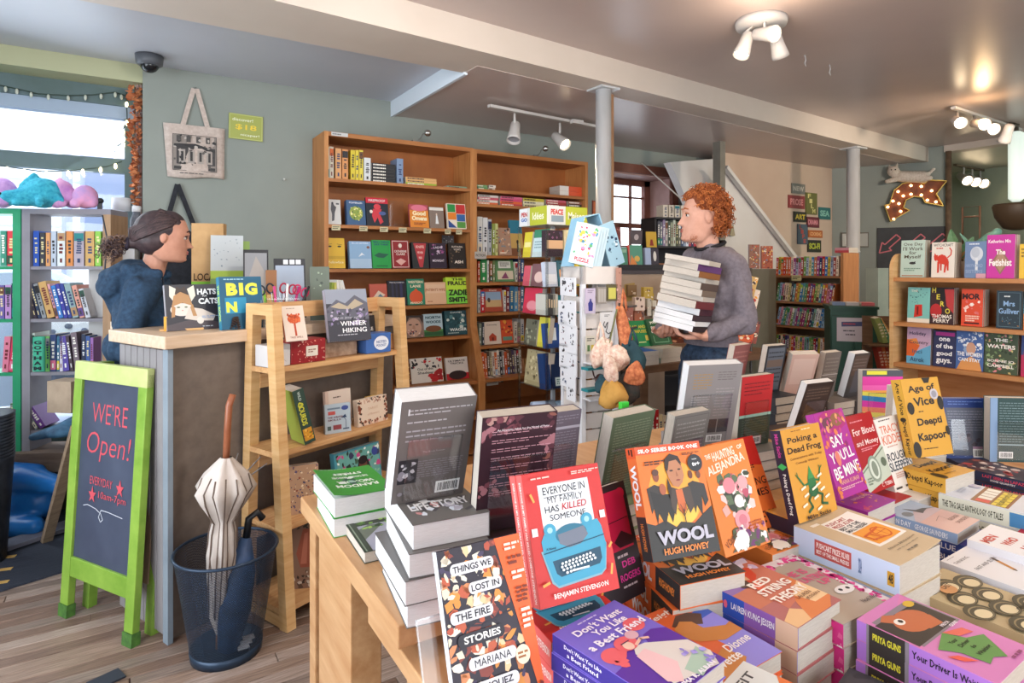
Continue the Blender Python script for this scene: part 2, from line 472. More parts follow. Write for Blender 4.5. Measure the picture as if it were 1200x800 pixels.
struct('window_ledge',Mb().box((-1.75,YW-.1,0),(.07,YW+.1,.3),noisy('dark_ledge','#3d3530','#4d443d',5,rough=.7)))
# exposed brick strip between window and green wall
br =thing('brick_strip',None,None,(0,YB,0)); br['kind'] ='structure'; br['label'] ='narrow strip of exposed painted brick beside the window'
BR =[noisy('brick_%d' % k,a,b,30,rough=.85,bump=.3) for k,(a,b) in enumerate([('#8a5a50','#b58d84'),('#9a6f66','#c6a79f'),('#7c4e46','#a07468')])]
xb0 =xR2+.002
Mb().box((xb0,YB+.09,.3),(.072,YB+.2,2.6),noisy('mortar','#a79f9c','#beb8b6',20,rough=.9)).build('mortar',parent=br,M=Matrix.Translation((0,-YB,0)))
bmesh_ ={}
z =.31; k =0
while z < 2.58:
    cut =[xb0+.001,.072] if k % 2 else [xb0+.001,(xb0+.072)/2,.072]
    for i in range(len(cut)-1):
        key =(k % 2,i,k % 3)
        if key not in bmesh_:
            o =Mb().box((-(cut[i+1]-cut[i])/2+.003,-.012,-.028),((cut[i+1]-cut[i])/2-.003,.01,.028),BR[k % 3]).build('brick',parent=br); bmesh_[key] =o.data
        else:
            o =bpy.data.objects.new('brick',bmesh_[key]); COL.objects.link(o); o.parent =br
        o.location =((cut[i]+cut[i+1])/2,.088+rnd.uniform(-.003,.003),z+.03)
    z += .066; k += 1

# ---- deep window in the back wall
w2 =thing('window_2',None,None,((wx0+wx1)/2,YB,wz0)); w2['kind'] ='structure'; w2['label'] ='small brown-framed sash window in the back wall'
I2 =Matrix.Translation((-(wx0+wx1)/2,-YB,-wz0))
BRN =noisy('red_brown_trim','#5d3326','#78483a',5,rough=.5)
REV =noisy('pinkish_reveal','#9d7a72','#b49189',4,rough=.6)
m =Mb(); e =.085
m.box((wx0-e,YB-.03,wz1),(wx1+e,YB,wz1+e),BRN).box((wx1,YB-.03,wz0),(wx1+e,YB,wz1),BRN).box((wx0-e,YB-.03,wz0),(wx0,YB,wz1),BRN)
m.build('casing',parent=w2,M=I2)
m =Mb(); m.box((wx1-.012,YB,wz0),(wx1,YB+.33,wz1),REV).box((wx0,YB,wz0),(wx0+.012,YB+.33,wz1),REV).box((wx0,YB,wz1-.012),(wx1,YB+.33,wz1),REV); m.build('reveal',parent=w2,M=I2)
m =Mb(); Yf =YB+.27
m.box((wx0,Yf,wz0),(wx0+.05,Yf+.05,wz1),BRN).box((wx1-.09,Yf,wz0),(wx1,Yf+.05,wz1),BRN).box((wx0,Yf,wz1-.07),(wx1,Yf+.05,wz1),BRN)
m.box((wx0,Yf-.01,1.86),(wx1,Yf+.04,1.905),BRN)
m.build('sash_frame',parent=w2,M=I2)
for X in (4.10,4.34):
    Mb().box((X,Yf+.01,wz0),(X+.02,Yf+.035,wz1),BRN).build('muntin',parent=w2,M=I2)
for Z in (2.16,1.66,1.42,1.2):
    Mb().box((wx0,Yf+.012,Z),(wx1,Yf+.033,Z+.018),BRN).build('muntin',parent=w2,M=I2)
Mb().box((wx0,Yf+.02,wz0),(wx1,Yf+.024,wz1),glass('window_glass')).build('pane',parent=w2,M=I2)
struct('window_sill',Mb().box((wx0,YB-.05,wz0-.03),(wx1,YB+.33,wz0),BRN))

# ---- street outside the left window
SNOW =noisy('snowy_street','#c9d2e0','#eef2f8',2,rough=.8)
struct('street',Mb().box((-8,5.15,-.1),(9,14,-.02),SNOW),'bright snowy street outside the shop window')
hb =thing('street_house','pale clapboard house across the street seen through the window','building',(-1.5,11,0))
hm =Mb(); hm.box((-9,0,0),(3.2,3,6.5),noisy('pale_clapboard','#cfd5e2','#e4e9f2',1,rough=.8)); hm.build('wall',parent=hb)
for i in range(12):
    Mb().box((-9,-.03,.5+i*.22),(3.2,0,.53+i*.22),col('#b0b8cc',.8)).build('clapboard',parent=hb)
for X in (-4.2,-1.6,.9):
    o =Mb().box((X,-.05,1.7),(X+.8,-.01,3.1),col('#8f98b4',.3)).build('window',parent=hb); Mb().box((X+.06,-.07,1.76),(X+.74,-.055,3.04),col('#6f7c98',.1)).build('pane',parent=o)
pole =Mb().tube([(-.62,9.0,-.02),(-.62,9.0,2.8)],.055,col('#8b93ab',.6),10); tag(pole.build('utility_post'),'grey street post seen through the upper window pane','post')
# parked car: its wheel shows between the shelves
cl =at(82,402,Y=6.1)
car =thing('parked_car','pale blue parked car with white-rimmed wheel outside the window','car',(cl.x-.9,6.1,0))
CARP =noisy('pale_car_paint','#a9bfdc','#bccde6',1,rough=.25)
cm_ =Mb()
prof =[(-2.2,.35),(-2.25,.75),(-2.0,.92),(-1.3,1.0),(-.7,1.38),(.7,1.42),(1.3,1.02),(1.95,.95),(2.15,.8),(2.2,.4)]
cm_.prism([(x,z) for x,z in prof],0,1.6,CARP,Matrix(((1,0,0,0),(0,0,1,0),(0,1,0,0),(0,0,0,1))))
cm_.build('body',parent=car)
g_ =Mb(); g_.prism([(-1.15,1.03),(-.62,1.32),(.02,1.35),(.02,1.03)],-.01,.01,col('#5d6b84',.1),Matrix(((1,0,0,0),(0,0,1,0),(0,1,0,0),(0,0,0,1)))); g_.build('side_window',parent=car)
for X in (-1.35,.9):
    for Yk in ((-.03,) if X < 0 else (-.03,)):
        wz =cl.z if X > 0 else cl.z
        T =XF((X,Yk,wz),rx=R(90))
        w_ =Mb(); w_.lathe([(.0,-.1),(.33,-.1),(.36,-.05),(.36,.06),(.3,.1),(.24,.08)],col('#5c6a84',.7),32,T); wo =w_.build('wheel',parent=car)
        r_ =Mb(); r_.lathe([(.24,.0),(.24,.09),(.2,.115),(.07,.09),(.06,.12),(0.001,.12)],col('#eef2fa',.3),32,T)
        for k in range(8):
            an =2*PI*k/8; r_.ball((.155*math.cos(an),.155*math.sin(an),.105),(.03,.03,.006),col('#6e7a92',.5),T,8,4)
        r_.build('wheel_rim',parent=wo)

# ---- columns
STEEL =noisy('silver_painted_steel','#c2c4c6','#d9dadc',3,(3,3,.5),.3,metal=.15)
def column(x,y,r,label,side=False):
    t =thing('support_column',label,'column',(x,y,0))
    m =Mb(); m.lathe([(r,0),(r,1.6),(r*1.06,1.6),(r*1.06,1.612),(r,1.612),(r,2.599)],STEEL,28); m.build('shaft',parent=t)
    m =Mb(); m.box((-r*1.5,-r*1.5,2.588),(r*1.5,r*1.5,2.6),STEEL); m.build('cap_plate',parent=t)
    if side:
        m =Mb(); m.box((r*.9,-.004,.0),(r+.035,.05,2.575),noisy('column_wood_batten','#8f6a4b','#a78160',6,(8,8,1))); m.build('batten',parent=t)
    return t
column(2.585,3.03,.05,'silver steel column beside the blue greeting card stand',True)
column(5.9,3.26,.058,'silver steel column behind the dark green cabinet')
# pipe at the corner of the opening
m =Mb().tube([(7.385,3.07,0),(7.385,3.07,2.69)],.028,noisy('rusty_pipe','#4e3f33','#7d6752',12,rough=.5),12)
tag(m.build('corner_pipe'),'dark rusty vertical pipe at the corner beside the bulb sign','pipe')

# ---- sloping stair panels and post
SL =noisy('stair_panel_paint','#cac5c2','#d6d2d0',1.2,rough=.45)
def panel(name,pts,Y,th,m,label):
    P_ =[at(u,v,Y=Y) for u,v in pts]
    mb =Mb(); mb.prism([(p.x,p.z) for p in P_],-Y-th,-Y,m,Matrix(((1,0,0,0),(0,0,-1,0),(0,1,0,0),(0,0,0,1))))
    return struct(name,mb,label)
panel('stair_panel',[(848,196),(975,362),(975,560),(848,560)],3.88,.1,SL,'pale sloping stair panel behind the man')
m =panel('stair_soffit',[(785,190),(838,186),(838,330),(806,236)],4.1,.08,SL,'pale triangular stair panel left of the post')
c_ =at(848,196,Y=3.86); d_ =at(978,365,Y=3.86)
struct('trim_4',Mb().beam((c_.x,3.84,c_.z),(d_.x,3.84,d_.z),.05,.035,col('#d3cfcc',.4)),'white edge strip along the stair panel')
pc =at(844,300,Y=3.7)
Mb_ =Mb().box((pc.x-.05,3.66,0),(pc.x+.02,3.74,2.585),noisy('grey_post_paint','#6f6a60','#7f7a70',4)); tag(Mb_.build('wooden_post'),'grey-green square post rising behind the curly-haired man','post')

# ================================================================== TALL BOOKCASES ON THE BACK WALL
YFc =4.08
def X_at(u,Y=YFc): return at(u,314,Y=Y).x
def zb(u,v,Y=YFc): return at(u,v,Y=Y).z
def bookcase(x0,x1,ztop,shelves,label,slant_from=None):
    """shelves: list of (z, front y)"""
    t =thing('bookcase',label,'bookcase',((x0+x1)/2,YFc,0),group=None)
    I =Matrix.Translation((-(x0+x1)/2,-YFc,0)); th =.028
    for xa,nm in ((x0,'side_panel'),(x1-th,'side_panel')):
        m =Mb()
        prof =[(YFc,1.02),(YFc,ztop),(4.385,ztop),(4.385,0),(YFc-.13,0),(YFc-.13,.62)]
        m.prism([(y,z) for y,z in prof],xa,xa+th,OAK,Matrix(((0,0,1,0),(1,0,0,0),(0,1,0,0),(0,0,0,1))))
        m.build(nm,parent=t,M=I)
    Mb().box((x0+th,YFc,ztop-.03),(x1-th,4.37,ztop),OAKX).build('top_board',parent=t,M=I)
    Mb().box((x0+th,4.365,.05),(x1-th,4.385,ztop-.03),PLY).build('back_board',parent=t,M=I)
    for z,yf in shelves:
        Mb().box((x0+th,yf,z-.022),(x1-th,4.364,z),OAKX).build('shelf',parent=t,M=I)
    Mb().box((x0+th,YFc-.12,0),(x1-th,YFc-.1,.09),OAKX).build('kick_board',parent=t,M=I)
    return t
xa0 =X_at(380); xa1 =X_at(555); xb1_ =X_at(689)
zA =[zb(383,208),zb(385,262),zb(381,314.5),zb(420,361),zb(420,402),zb(430,449),zb(430,499),.12]
yA =[YFc+.01]*4 +[YFc-.005,YFc-.04,YFc-.09,YFc-.12]
zA =[at(383,208,Y=YFc).z,at(383,262.5,Y=YFc).z,at(383,315,Y=YFc).z,at(425,360.5,Y=YFc).z,at(425,401,Y=YFc).z,at(520,448,Y=YFc-.03).z,.62,.36,.1]
yA =[YFc]*4+[YFc-.001,YFc-.03,YFc-.11,YFc-.12,YFc-.12]
caseA =bookcase(xa0,xa1,at(380,153,Y=YFc).z,list(zip(zA,yA)),'tall honey-wood bookcase with face-out books, left of the pair')
zB =[at(562,221,Y=YFc).z,at(562,238.5,Y=YFc).z,at(562,299,Y=YFc).z,at(562,331,Y=YFc).z,at(562,367,Y=YFc).z,at(562,406,Y=YFc).z,at(600,440,Y=YFc-.03).z,.62,.36,.1]
zB[1] =zb(562,238.5)
yB =[YFc]*6+[YFc-.03,YFc-.11,YFc-.12,YFc-.12]
caseB =bookcase(xa1,xb1_,at(560,175,Y=YFc).z,list(zip(zB,yB)),'tall honey-wood bookcase packed with titles, right of the pair')

# ================================================================== RIGHT FRONT BOOKCASE (faces left)
XR =4.08
def ZR(u,v): return at(u,v,X=XR).z
rc =thing('bookcase','low pine bookcase of face-out hardcovers at the right edge','bookcase',(XR,1.4,0))
I =Matrix.Translation((-XR,-1.4,0))
yN,yF =.55,at(1048,380,X=XR).y
zR =[ZR(1050,325),ZR(1060,377.5),ZR(1060,425.5)]
zR += [zR[2]-.27,.3,.06]
ztop =ZR(1048,297)
def side_round(yy):
    m =Mb(); pr =[(XR+.32,0),(XR-.02,0),(XR-.02,ztop-.1)] +[(XR+.08-.1*math.cos(a),ztop-.1+.1*math.sin(a)) for a in [R(15*k) for k in range(1,7)]] +[(XR+.32,ztop)]
    m.prism(pr,-yy-.02,-yy,PINE,Matrix(((1,0,0,0),(0,0,-1,0),(0,1,0,0),(0,0,0,1))))
    return m
PINER =noisy('orange_pine','#b27645','#cb915e',4,(7,.8,7),.45)
side_round(yF).build('side_panel',parent=rc,M=I); side_round(yN).build('side_panel',parent=rc,M=I)
for z in zR: Mb().box((XR-.01,yN+.02,z-.024),(XR+.3,yF-.001,z),PINER).build('shelf',parent=rc,M=I)
Mb().box((XR+.3,yN+.02,.0),(XR+.315,yF,zR[0]-.03),PINER).build('back_board',parent=rc,M=I)

# ================================================================== GENRE BOOKCASE (far right, faces left)
gA =at(907,322,d=5.75); gB =at(985,322,d=5.25)
gdir =Vector((gB.x-gA.x,gB.y-gA.y,0)); gL =gdir.length; grz =math.atan2(gdir.y,gdir.x)
# local: x along the case (left to right), -y towards the reader
gc =thing('bookcase','brown case of colourful paperbacks behind the dark green cabinet','bookcase',(gA.x,gA.y,0),grz)
GW =noisy('brown_case_wood','#8a5a35','#a2704a',4,(1,7,7),.5)
gz =[at(945,323,d=5.5).z,at(945,354,d=5.5).z,at(945,383,d=5.5).z,at(945,417,d=5.5).z,.35,.08]
Mb().box((-.03,-.02,0),(0,.27,gz[0]+.03),GW).build('side_panel',parent=gc)
Mb().box((gL,-.0,0),(gL+.025,.27,gz[0]+.2),noisy('warm_case_end','#9c6437','#b87c4b',4,(7,7,1))).build('side_panel',parent=gc)
for z in gz: Mb().box((0,-.01,z-.018),(gL,.26,z),GW).build('shelf',parent=gc)
Mb().box((0,.26,0),(gL,.27,gz[0]),noisy('case_back_tan','#8d7355','#a0876a',3)).build('back_board',parent=gc)

# olive panel to its left
oa =at(876,316,d=4.9); ob =at(906,316,d=5.6)
m =Mb().beam((oa.x,oa.y,.7215),(ob.x,ob.y,.7215),.05,1.443,noisy('olive_panel_paint','#5b574a','#69655a',3)); tag(m.build('partition_panel'),'low olive-brown partition panel right of the man in grey','partition')

# ================================================================== COUNTER
CA =Vector((.13,2.71)); e1 =Vector((.92,.39)).normalized(); e2 =Vector((-e1.y,e1.x)); cz =math.atan2(e1.y,e1.x)
ct =thing('till_counter','beadboard sales counter with pale wooden top','counter',(CA.x,CA.y,0),cz)
DK =noisy('dark_laminate','#655951','#74675e',3,(6,1,6),.5)
GR =noisy('grey_beadboard_paint','#7f7a7c','#918c8e',4,rough=.55)
Mb().box((.02,.02,0),(1.2,.42,1.14),DK).build('carcass',parent=ct)
for k in range(7): Mb().box((.0,.045+k*.054,.02),(.02,.045+k*.054+.049,1.13),GR).build('beadboard_slat',parent=ct,bevel=.004)
Mb().box((-.006,-.008,0),(.014,.03,1.135),noisy('blue_grey_corner_trim','#77828d','#8b96a0',4)).build('corner_trim',parent=ct)
CTM =noisy('pale_counter_top','#c3a68a','#d8bfa6',5,(1,9,9),.45)
Mb().box((-.03,-.035,1.14),(1.25,.45,1.19),CTM).build('counter_top',parent=ct,bevel=.004)

# ================================================================== LADDER SHELF
LA =Vector((.505,2.66)); lz =R(22.4)
ls =thing('display_shelf','stepped pine display shelf at the end of the counter','shelf',(LA.x,LA.y,0),lz)
LLEN =.70; LT =1.30
def legs(x):
    # front leg leans, rear leg nearly upright
    a =Mb().beam((x,-.10,0),(x,.0,LT),.05,.042,PINE,up=(1,0,0)); a.build('front_leg',parent=ls)
    b =Mb().beam((x,.19,0),(x,.14,LT),.05,.042,PINE,up=(1,0,0)); b.build('rear_leg',parent=ls)
    Mb().box((x-.022,-.02,LT-.045),(x+.022,.165,LT),PINE).build('top_cross_rail',parent=ls)
    Mb().box((x-.02,-.09,.005),(x+.02,.18,.05),PINE).build('foot_rail',parent=ls)
legs(0); legs(LLEN)
SHZ =[(1.04,-.01,.155),(.70,-.04,.165),(.40,-.065,.175),(.08,-.09,.18)]
for z,ya,yb in SHZ:
    Mb().box((-.02,ya,z-.022),(LLEN+.02,yb,z),PINEX).build('shelf_board',parent=ls)
    Mb().box((.02,yb-.03,z-.10),(LLEN-.02,yb-.012,z-.04),PINEX).build('back_rail',parent=ls)
Mb().box((.02,.13,LT-.07),(LLEN-.02,.15,LT),PINEX).build('top_rail',parent=ls)

# ================================================================== BIG DISPLAY TABLE
TZ =.80; TX0 =.415; TY0,TY1 =1.055,1.80
tb =thing('display_table','long beech display table loaded with books','table',(TX0,TY0,0))
I =Matrix.Translation((-TX0,-TY0,0))
Mb().box((TX0,TY0,TZ-.045),(3.05,TY1,TZ),TBL).build('table_top',parent=tb,M=I,bevel=.003)
for (x,y) in ((TX0+.02,1.40),(2.6,1.40),(TX0+.02,1.72),(2.9,1.72)):
    Mb().box((x,y,0),(x+.075,y+(.28 if y < 1.5 else .06),TZ-.045),TBL).build('leg',parent=tb,M=I,bevel=.003)
# lower front tier of the display
tr =thing('display_bench','lower beech bench pushed against the front of the display table','bench',(.5,.6,0))
I =Matrix.Translation((-.5,-.6,0)); BZ =.72
Mb().box((.44,.02,BZ-.04),(3.05,TY0+.24,BZ),TBL).build('bench_top',parent=tr,M=I,bevel=.003)
for (x,y) in ((.5,.1),(2.8,.1),(.5,1.15),(2.8,1.15)):
    Mb().box((x,y,0),(x+.07,y+.07,BZ-.04),TBL).build('leg',parent=tr,M=I)

# ================================================================== BOOKS ON SHELVES
ORD =['first','second','third','fourth','fifth','sixth','seventh','eighth','ninth','tenth','eleventh','twelfth','thirteenth','fourteenth','fifteenth','sixteenth','seventeenth','eighteenth','nineteenth','twentieth','twenty-first','twenty-second','twenty-third','twenty-fourth','twenty-fifth','twenty-sixth','twenty-seventh','twenty-eighth','twenty-ninth','thirtieth']
CN ={'red':'#b8242c','dark red':'#6e1a20','orange':'#d9692c','yellow':'#dcc23a','cream':'#e3d9c2','white':'#e9e9ea','grey':'#8d8d92','black':'#232327','dark blue':'#26355f','blue':'#2f6fb4','light blue':'#8fb6d6','teal':'#1f7f83','green':'#2f8a4a','dark green':'#1f4a38','pink':'#d9708f','purple':'#5d3f86','lilac':'#a58fc4','brown':'#6f4a33','tan':'#b08a63','lime':'#9cc43e'}
def cname(h):
    a =[int(h.strip('#')[i:i+2],16) for i in (0,2,4)]
    return min(CN,key=lambda k: sum((a[i]-int(CN[k][1+2*i:3+2*i],16))**2 for i in range(3)))
def spine_art(rr,c,hgt):
    a =[int(c.strip('#')[i:i+2],16) for i in (0,2,4)]; lum =sum(a)/3
    ink =rr.choice(['#f0ece2','#e8d9a0','#f3f3f3']) if lum < 140 else rr.choice(['#2a2a30','#6b1f24','#2c3d66'])
    k =rr.random(); ops =[]
    if k < .25: ops.append(('r',.02,.72,.98,.94,rr.choice(list(CN.values()))))
    elif k < .4: ops.append(('r',.02,.05,.98,.3,rr.choice(list(CN.values()))))
    y0,y1 =.36,rr.uniform(.8,.9); x0,x1 =.3,.72
    n =rr.randint(5,8); st =(y1-y0)/n
    for i in range(n):
        if rr.random() < .85: ops.append(('r',x0+rr.uniform(-.08,.05),y0+i*st,x1+rr.uniform(-.05,.08),y0+i*st+st*.68,ink))
    ops.append(('r',.36,.1,.64,.22,ink))
    return ops
def spine_row(base,rz,z,xs,colors,hs,where,group,rr,lean=0,depth=.13,yo=.02,name='book',label_fmt=None):
    """spines standing side by side; base: Vector of the shelf's left end, rz its direction; xs: list of (x0, x1)"""
    for i,((x0,x1),c) in enumerate(zip(xs,colors)):
        h =hs[i % len(hs)]; t =x1-x0; lean_ =lean[i] if isinstance(lean,list) else lean
        la =R(lean_)
        cx =(x0+x1)/2 +math.sin(la)*h/2
        loc =Matrix.Translation(base) @ Matrix.Rotation(rz,4,'Z')
        zc =z +h/2*math.cos(la) +abs(math.sin(la))*t/2 +.001
        M =loc @ Matrix(((1,0,0,cx),(0,0,-1,yo),(0,1,0,zc),(0,0,0,1))) @ Matrix.Rotation(-la,4,'Z')
        lb =f'{cname(c)} spine, {ORD[i]} from left {where}'
        small_book(M,t*.96*math.cos(la) if lean_ else t*.97,h,depth,c,lb,group,spine_art(rr,c,h),pg='T',name=name)
def face_book(X,Yf,z,w,h,t,cover,label,art=(),lean=10,yaw=0,n=1,group=None,spine='L',other=None):
    """a face-out book on a back wall shelf"""
    for k in range(n):
        la =R(lean); M =Mframe((0,0,0),yaw,lean)
        nrm =Vector((M[0][2],M[1][2],M[2][2])); v =Vector((M[0][1],M[1][1],M[2][1]))
        c =Vector((X,Yf,z+.001)) +v*(h/2) -nrm*(k*(t+.001)) +Vector((0,0,math.sin(la)*t+0))
        M =Mframe(c,yaw,lean)
        lb =label if k == 0 else (other or label+', copy behind the front one')
        small_book(M,w,h,t,cover,lb,group,art if k == 0 else (),pg='TB'+('R' if spine == 'L' else 'L'))
def A(u0,u1,vtop,zi,cover,label,art,t=.022,lean=9,case='A',n=1,**k):
    zz =(zA if case == 'A' else zB)[zi]; Yf =YFc+.045
    if case == 'A' and zi >= 5: Yf =YFc+.0
    x0,x1 =at(u0,300,Y=Yf).x,at(u1,300,Y=Yf).x; um =(u0+u1)/2
    h =at(um,vtop,Y=Yf+.02).z -zz
    face_book((x0+x1)/2,Yf,zz,x1-x0,max(h,.1),t,cover,label,art,lean,n=n,**k)
G1 ='face-out books in the left tall bookcase'
wA ='left tall bookcase'
rr =random.Random(5)
# row 1 spines
def rowA(spec,zi,yo,group,where,Ybase=None,case='A',lean=0,depth=.13):
    Yb_ =Ybase or YFc
    xs,cs,hs =[],[],[]
    zz =(zA if case == 'A' else zB)[zi]
    for u0,u1,vt,c in spec:
        xs.append((at(u0,300,Y=Yb_+yo).x,at(u1,300,Y=Yb_+yo).x)); cs.append(c); hs.append(max(at((u0+u1)/2,vt,Y=Yb_+yo).z-zz,.08))
    for i in range(len(xs)):
        pass
    spine_row(Vector((0,Yb_,0)),0,zz,xs,cs,hs,where,group,rr,lean,depth,yo)
rowA([(382,386,172,'#cfc8b4'),(386.3,391,172,'#d8d2c0'),(393,400,174,'#d9a06a'),(401,408,175,'#d7935a'),(411,416,176,'#dcc53c'),(416.5,420.5,176,'#e2cc45'),(421,425.5,176,'#e3d04e'),(426.5,434.5,185,'#d9dcdd')],
     0,.05,'standing books on the top shelf of the left tall bookcase','on the top shelf of the left tall bookcase')
def flat_stack(x0,x1,Y,z,specs,group,labels,depth=.15,jitter=.006):
    zz =z+.0005
    for i,(c,t) in enumerate(specs):
        dx =rr.uniform(-jitter,jitter)
        M =Mframe(((x0+x1)/2+dx,Y,zz+t/2),0,0)
        art =[('lines',.06,.25,.94,.8,1,'#efe9dd' if sum(int(c.strip('#')[i_:i_+2],16) for i_ in (0,2,4)) < 400 else '#4a3a38',.8)]
        small_book(M,x1-x0-abs(jitter),t*.95,depth,c,labels(i,cname(c)),group,art,pg='LR')
        zz += t
x_ =lambda u,Y=YFc+.05: at(u,300,Y=Y).x
flat_stack(x_(435.5),x_(463.5),YFc+.05,zA[0],[('#26262b',.0225)]*6,'six identical black books stacked on the top shelf of the left tall bookcase',lambda i,c: f'black book, {ORD[i]} from the bottom in the black stack of six',jitter=.001)
rowA([(465,472.5,186,'#7d93b4')],0,.05,None,'beside the black stack, left tall bookcase top')
flat_stack(x_(475),x_(512),YFc+.05,zA[0],[('#9cb83a',.02),('#e0b070',.018),('#d9a86c',.02)],'flat books right of the black stack',lambda i,c: ['lime green book at the bottom of the small flat stack on the top shelf','tan book in the middle of the small flat stack on the top shelf','tan book on top of the small flat stack on the top shelf'][i])
flat_stack(x_(524),x_(548),YFc+.05,zA[0],[('#7f9a80',.018)],None,lambda i,c: 'thin green book lying alone at the right end of the top shelf')
# row 2
E_ ='e'
A(382,400,234,1,'#d5d3d0','white book with a grey standing figure, second shelf, left tall bookcase',[('p',[(.4,.12),(.55,.15),(.6,.45),(.72,.7),(.6,.75),(.5,.88),(.4,.82),(.35,.6),(.42,.4)],'#5c5c62'),('e',.47,.85,.07,.05,'#3c3c44'),('r',.7,.8,.9,.86,'#55555a')])
A(407,429,235,1,'#3f5f86','blue book with a yellow-green leafy emblem on the second shelf',[('t','POWERLESS',.5,.9,.7,.07,'#e8ecf0'),('e',.5,.48,.36,.28,'#8fa24a'),('speck',.2,.2,.8,.75,26,.07,['#d3cf6a','#3c5d3c','#6d8f4a','#e6e2a0'],4)],n=2)
A(430,456,232,1,'#1f2733','dark book with a red figure and red title band on the second shelf',[('r',0,.8,1,1,'#c8293c'),('t','FIREPROOF',.5,.9,.75,.09,'#f2e4e4'),('p',[(.3,.6),(.7,.6),(.62,.4),(.75,.15),(.6,.05),(.5,.3),(.35,.1),(.25,.35)],'#cf3b48'),('e',.5,.68,.16,.1,'#d9434f'),('e',.22,.5,.07,.06,'#e8ddd2'),('e',.72,.45,.16,.07,'#4d5f96')])
A(481,503,240,1,'#b8505a','pink and orange rounded-title book on the second shelf',[('r',0,0,1,.75,'#e08a34'),('e',.5,.85,.42,.14,'#e0788f'),('t','Good',.5,.62,.7,.2,'#fae9c0',.05),('t','Omens',.5,.4,.8,.2,'#fae9c0',.05),('lines',.2,.1,.8,.22,2,'#7a2a2c')])
A(504,521,243,1,'#87766c','grey-brown book with a small white robed figure on the second shelf',[('r',.02,.84,.98,.98,'#e6e0d8'),('p',[(.4,.2),(.62,.2),(.55,.6),(.46,.6)],'#dfe3e6'),('e',.5,.65,.05,.05,'#e0cfc0')])
A(525,547,239,1,'#e8dccb','patchwork coloured book at the right end of the second shelf',[('r',.04,.66,.45,.97,'#2f8f4a'),('r',.48,.6,.97,.97,'#c23538'),('r',.04,.36,.48,.64,'#e0822e'),('r',.5,.3,.95,.58,'#3767a8'),('r',.5,.04,.95,.28,'#58984a'),('p',[(.04,.04),(.48,.04),(.04,.34)],'#2c4d92')])
# clear stand with nothing in it
s_ =Mb(); xs0 =x_(459); xs1 =x_(475)
s_.cbox(((xs0+xs1)/2,YFc+.09,zA[1]+.095),(xs1-xs0,.003,.19),ACR).cbox(((xs0+xs1)/2,YFc+.05,zA[1]+.0015),(xs1-xs0,.09,.003),ACR).cbox(((xs0+xs1)/2,YFc+.005,zA[1]+.012),(xs1-xs0,.003,.024),ACR)
tag(s_.build('acrylic_stand'),'empty clear acrylic book stand on the second shelf of the left tall bookcase','stand')
# price cards on the shelf edge
for i,u in enumerate((394,426,450,472,501,525,538)):
    c_ =at(u,267+i*.4,Y=YFc-.004); M =Mframe((c_.x,YFc-.003,zA[1]-.022),0,-8)
    small_book(M,.058 if i < 5 else .048,.034,.0008,'#cfc4a0',f'small cream staff-pick card, {ORD[i]} from the left under the second shelf','staff-pick cards under the second shelf',[('lines',.08,.2,.92,.85,2,'#5f5a48')],name='shelf_card',cat='card')
# row 3
A(382.5,405,279,2,'#dfb436','yellow book with two drawn eyes, third shelf, left tall bookcase',[('e',.22,.72,.1,.03,'#3a3020'),('e',.72,.72,.1,.03,'#3a3020'),('l',[(.1,.78),(.33,.8)],.02,'#3a3020'),('l',[(.6,.8),(.85,.77)],.02,'#3a3020'),('r',.02,.3,.98,.4,'#c9a02c'),('t','Yellowface',.5,.2,.8,.08,'#efe2b0')])
A(410.5,436,283,2,'#8fb3d6','pale blue sky book on the third shelf of the left tall bookcase',[('r',.0,0,1,.35,'#a9c4de'),('t','BLUE SISTERS',.5,.93,.75,.05,'#e8eef4'),('p',[(.4,.42),(.6,.5),(.7,.47),(.55,.58)],'#e4ecf2'),('e',.86,.78,.07,.05,'#8a5a4a')],n=2)
A(437,459,281.5,2,'#1e9a48','bright green book with dark blue title on the third shelf',[('t','SMALL THINGS',.5,.93,.85,.06,'#143a6a',.03),('t','LIKE THESE',.5,.84,.75,.06,'#143a6a',.03),('p',[(.1,.45),(.35,.55),(.6,.52),(.9,.5),(.6,.36),(.3,.38)],'#1a5a4a'),('r',.2,.06,.8,.1,'#146a3a')])
A(460,480.5,281.5,2,'#8f2129','red framed book with white ornament on the third shelf',[('l',[(.06,.04),(.94,.04),(.94,.96),(.06,.96),(.06,.04)],.03,'#e8d9d0'),('t','CATHERINE',.5,.6,.7,.08,'#f0e4dc'),('t','CLARE',.5,.5,.5,.08,'#f0e4dc'),('e',.5,.8,.1,.08,'#e8d9d0'),('p',[(.2,.25),(.5,.1),(.8,.25),(.5,.35)],'#d9a8a0')])
A(484,503,284,2,'#272c30','dark book with a red triangle of lettering on the third shelf',[('p',[(.1,.96),(.9,.96),(.62,.04),(.42,.04)],'#b93a42'),('t','KNIFE',.5,.82,.5,.1,'#f0d8d0'),('t','FEVER',.5,.6,.35,.08,'#f0d8d0'),('t','RED',.5,.4,.2,.08,'#f0d8d0')],n=2)
A(504.5,524,285,2,'#2c1f33','black and purple book with scrolled title on the third shelf',[('speck',.1,.2,.9,.95,24,.09,['#7d3a78','#a2548a','#3c2a4a','#c9b2c9'],8),('t','LADY',.5,.82,.5,.08,'#e8dce8'),('t','MIDNIGHT',.5,.3,.7,.09,'#e8dce8')])
A(527,547,285,2,'#211d1e','black book with brown ornament and ASH title on the third shelf',[('speck',.1,.1,.9,.9,20,.07,['#57443a','#8f7a60','#3a2a26'],9),('t','RUTHLESS',.5,.85,.6,.07,'#dcd0c4'),('t','VOWS',.5,.74,.4,.07,'#dcd0c4'),('t','ASH',.55,.25,.5,.12,'#e6ddd0',.03)])
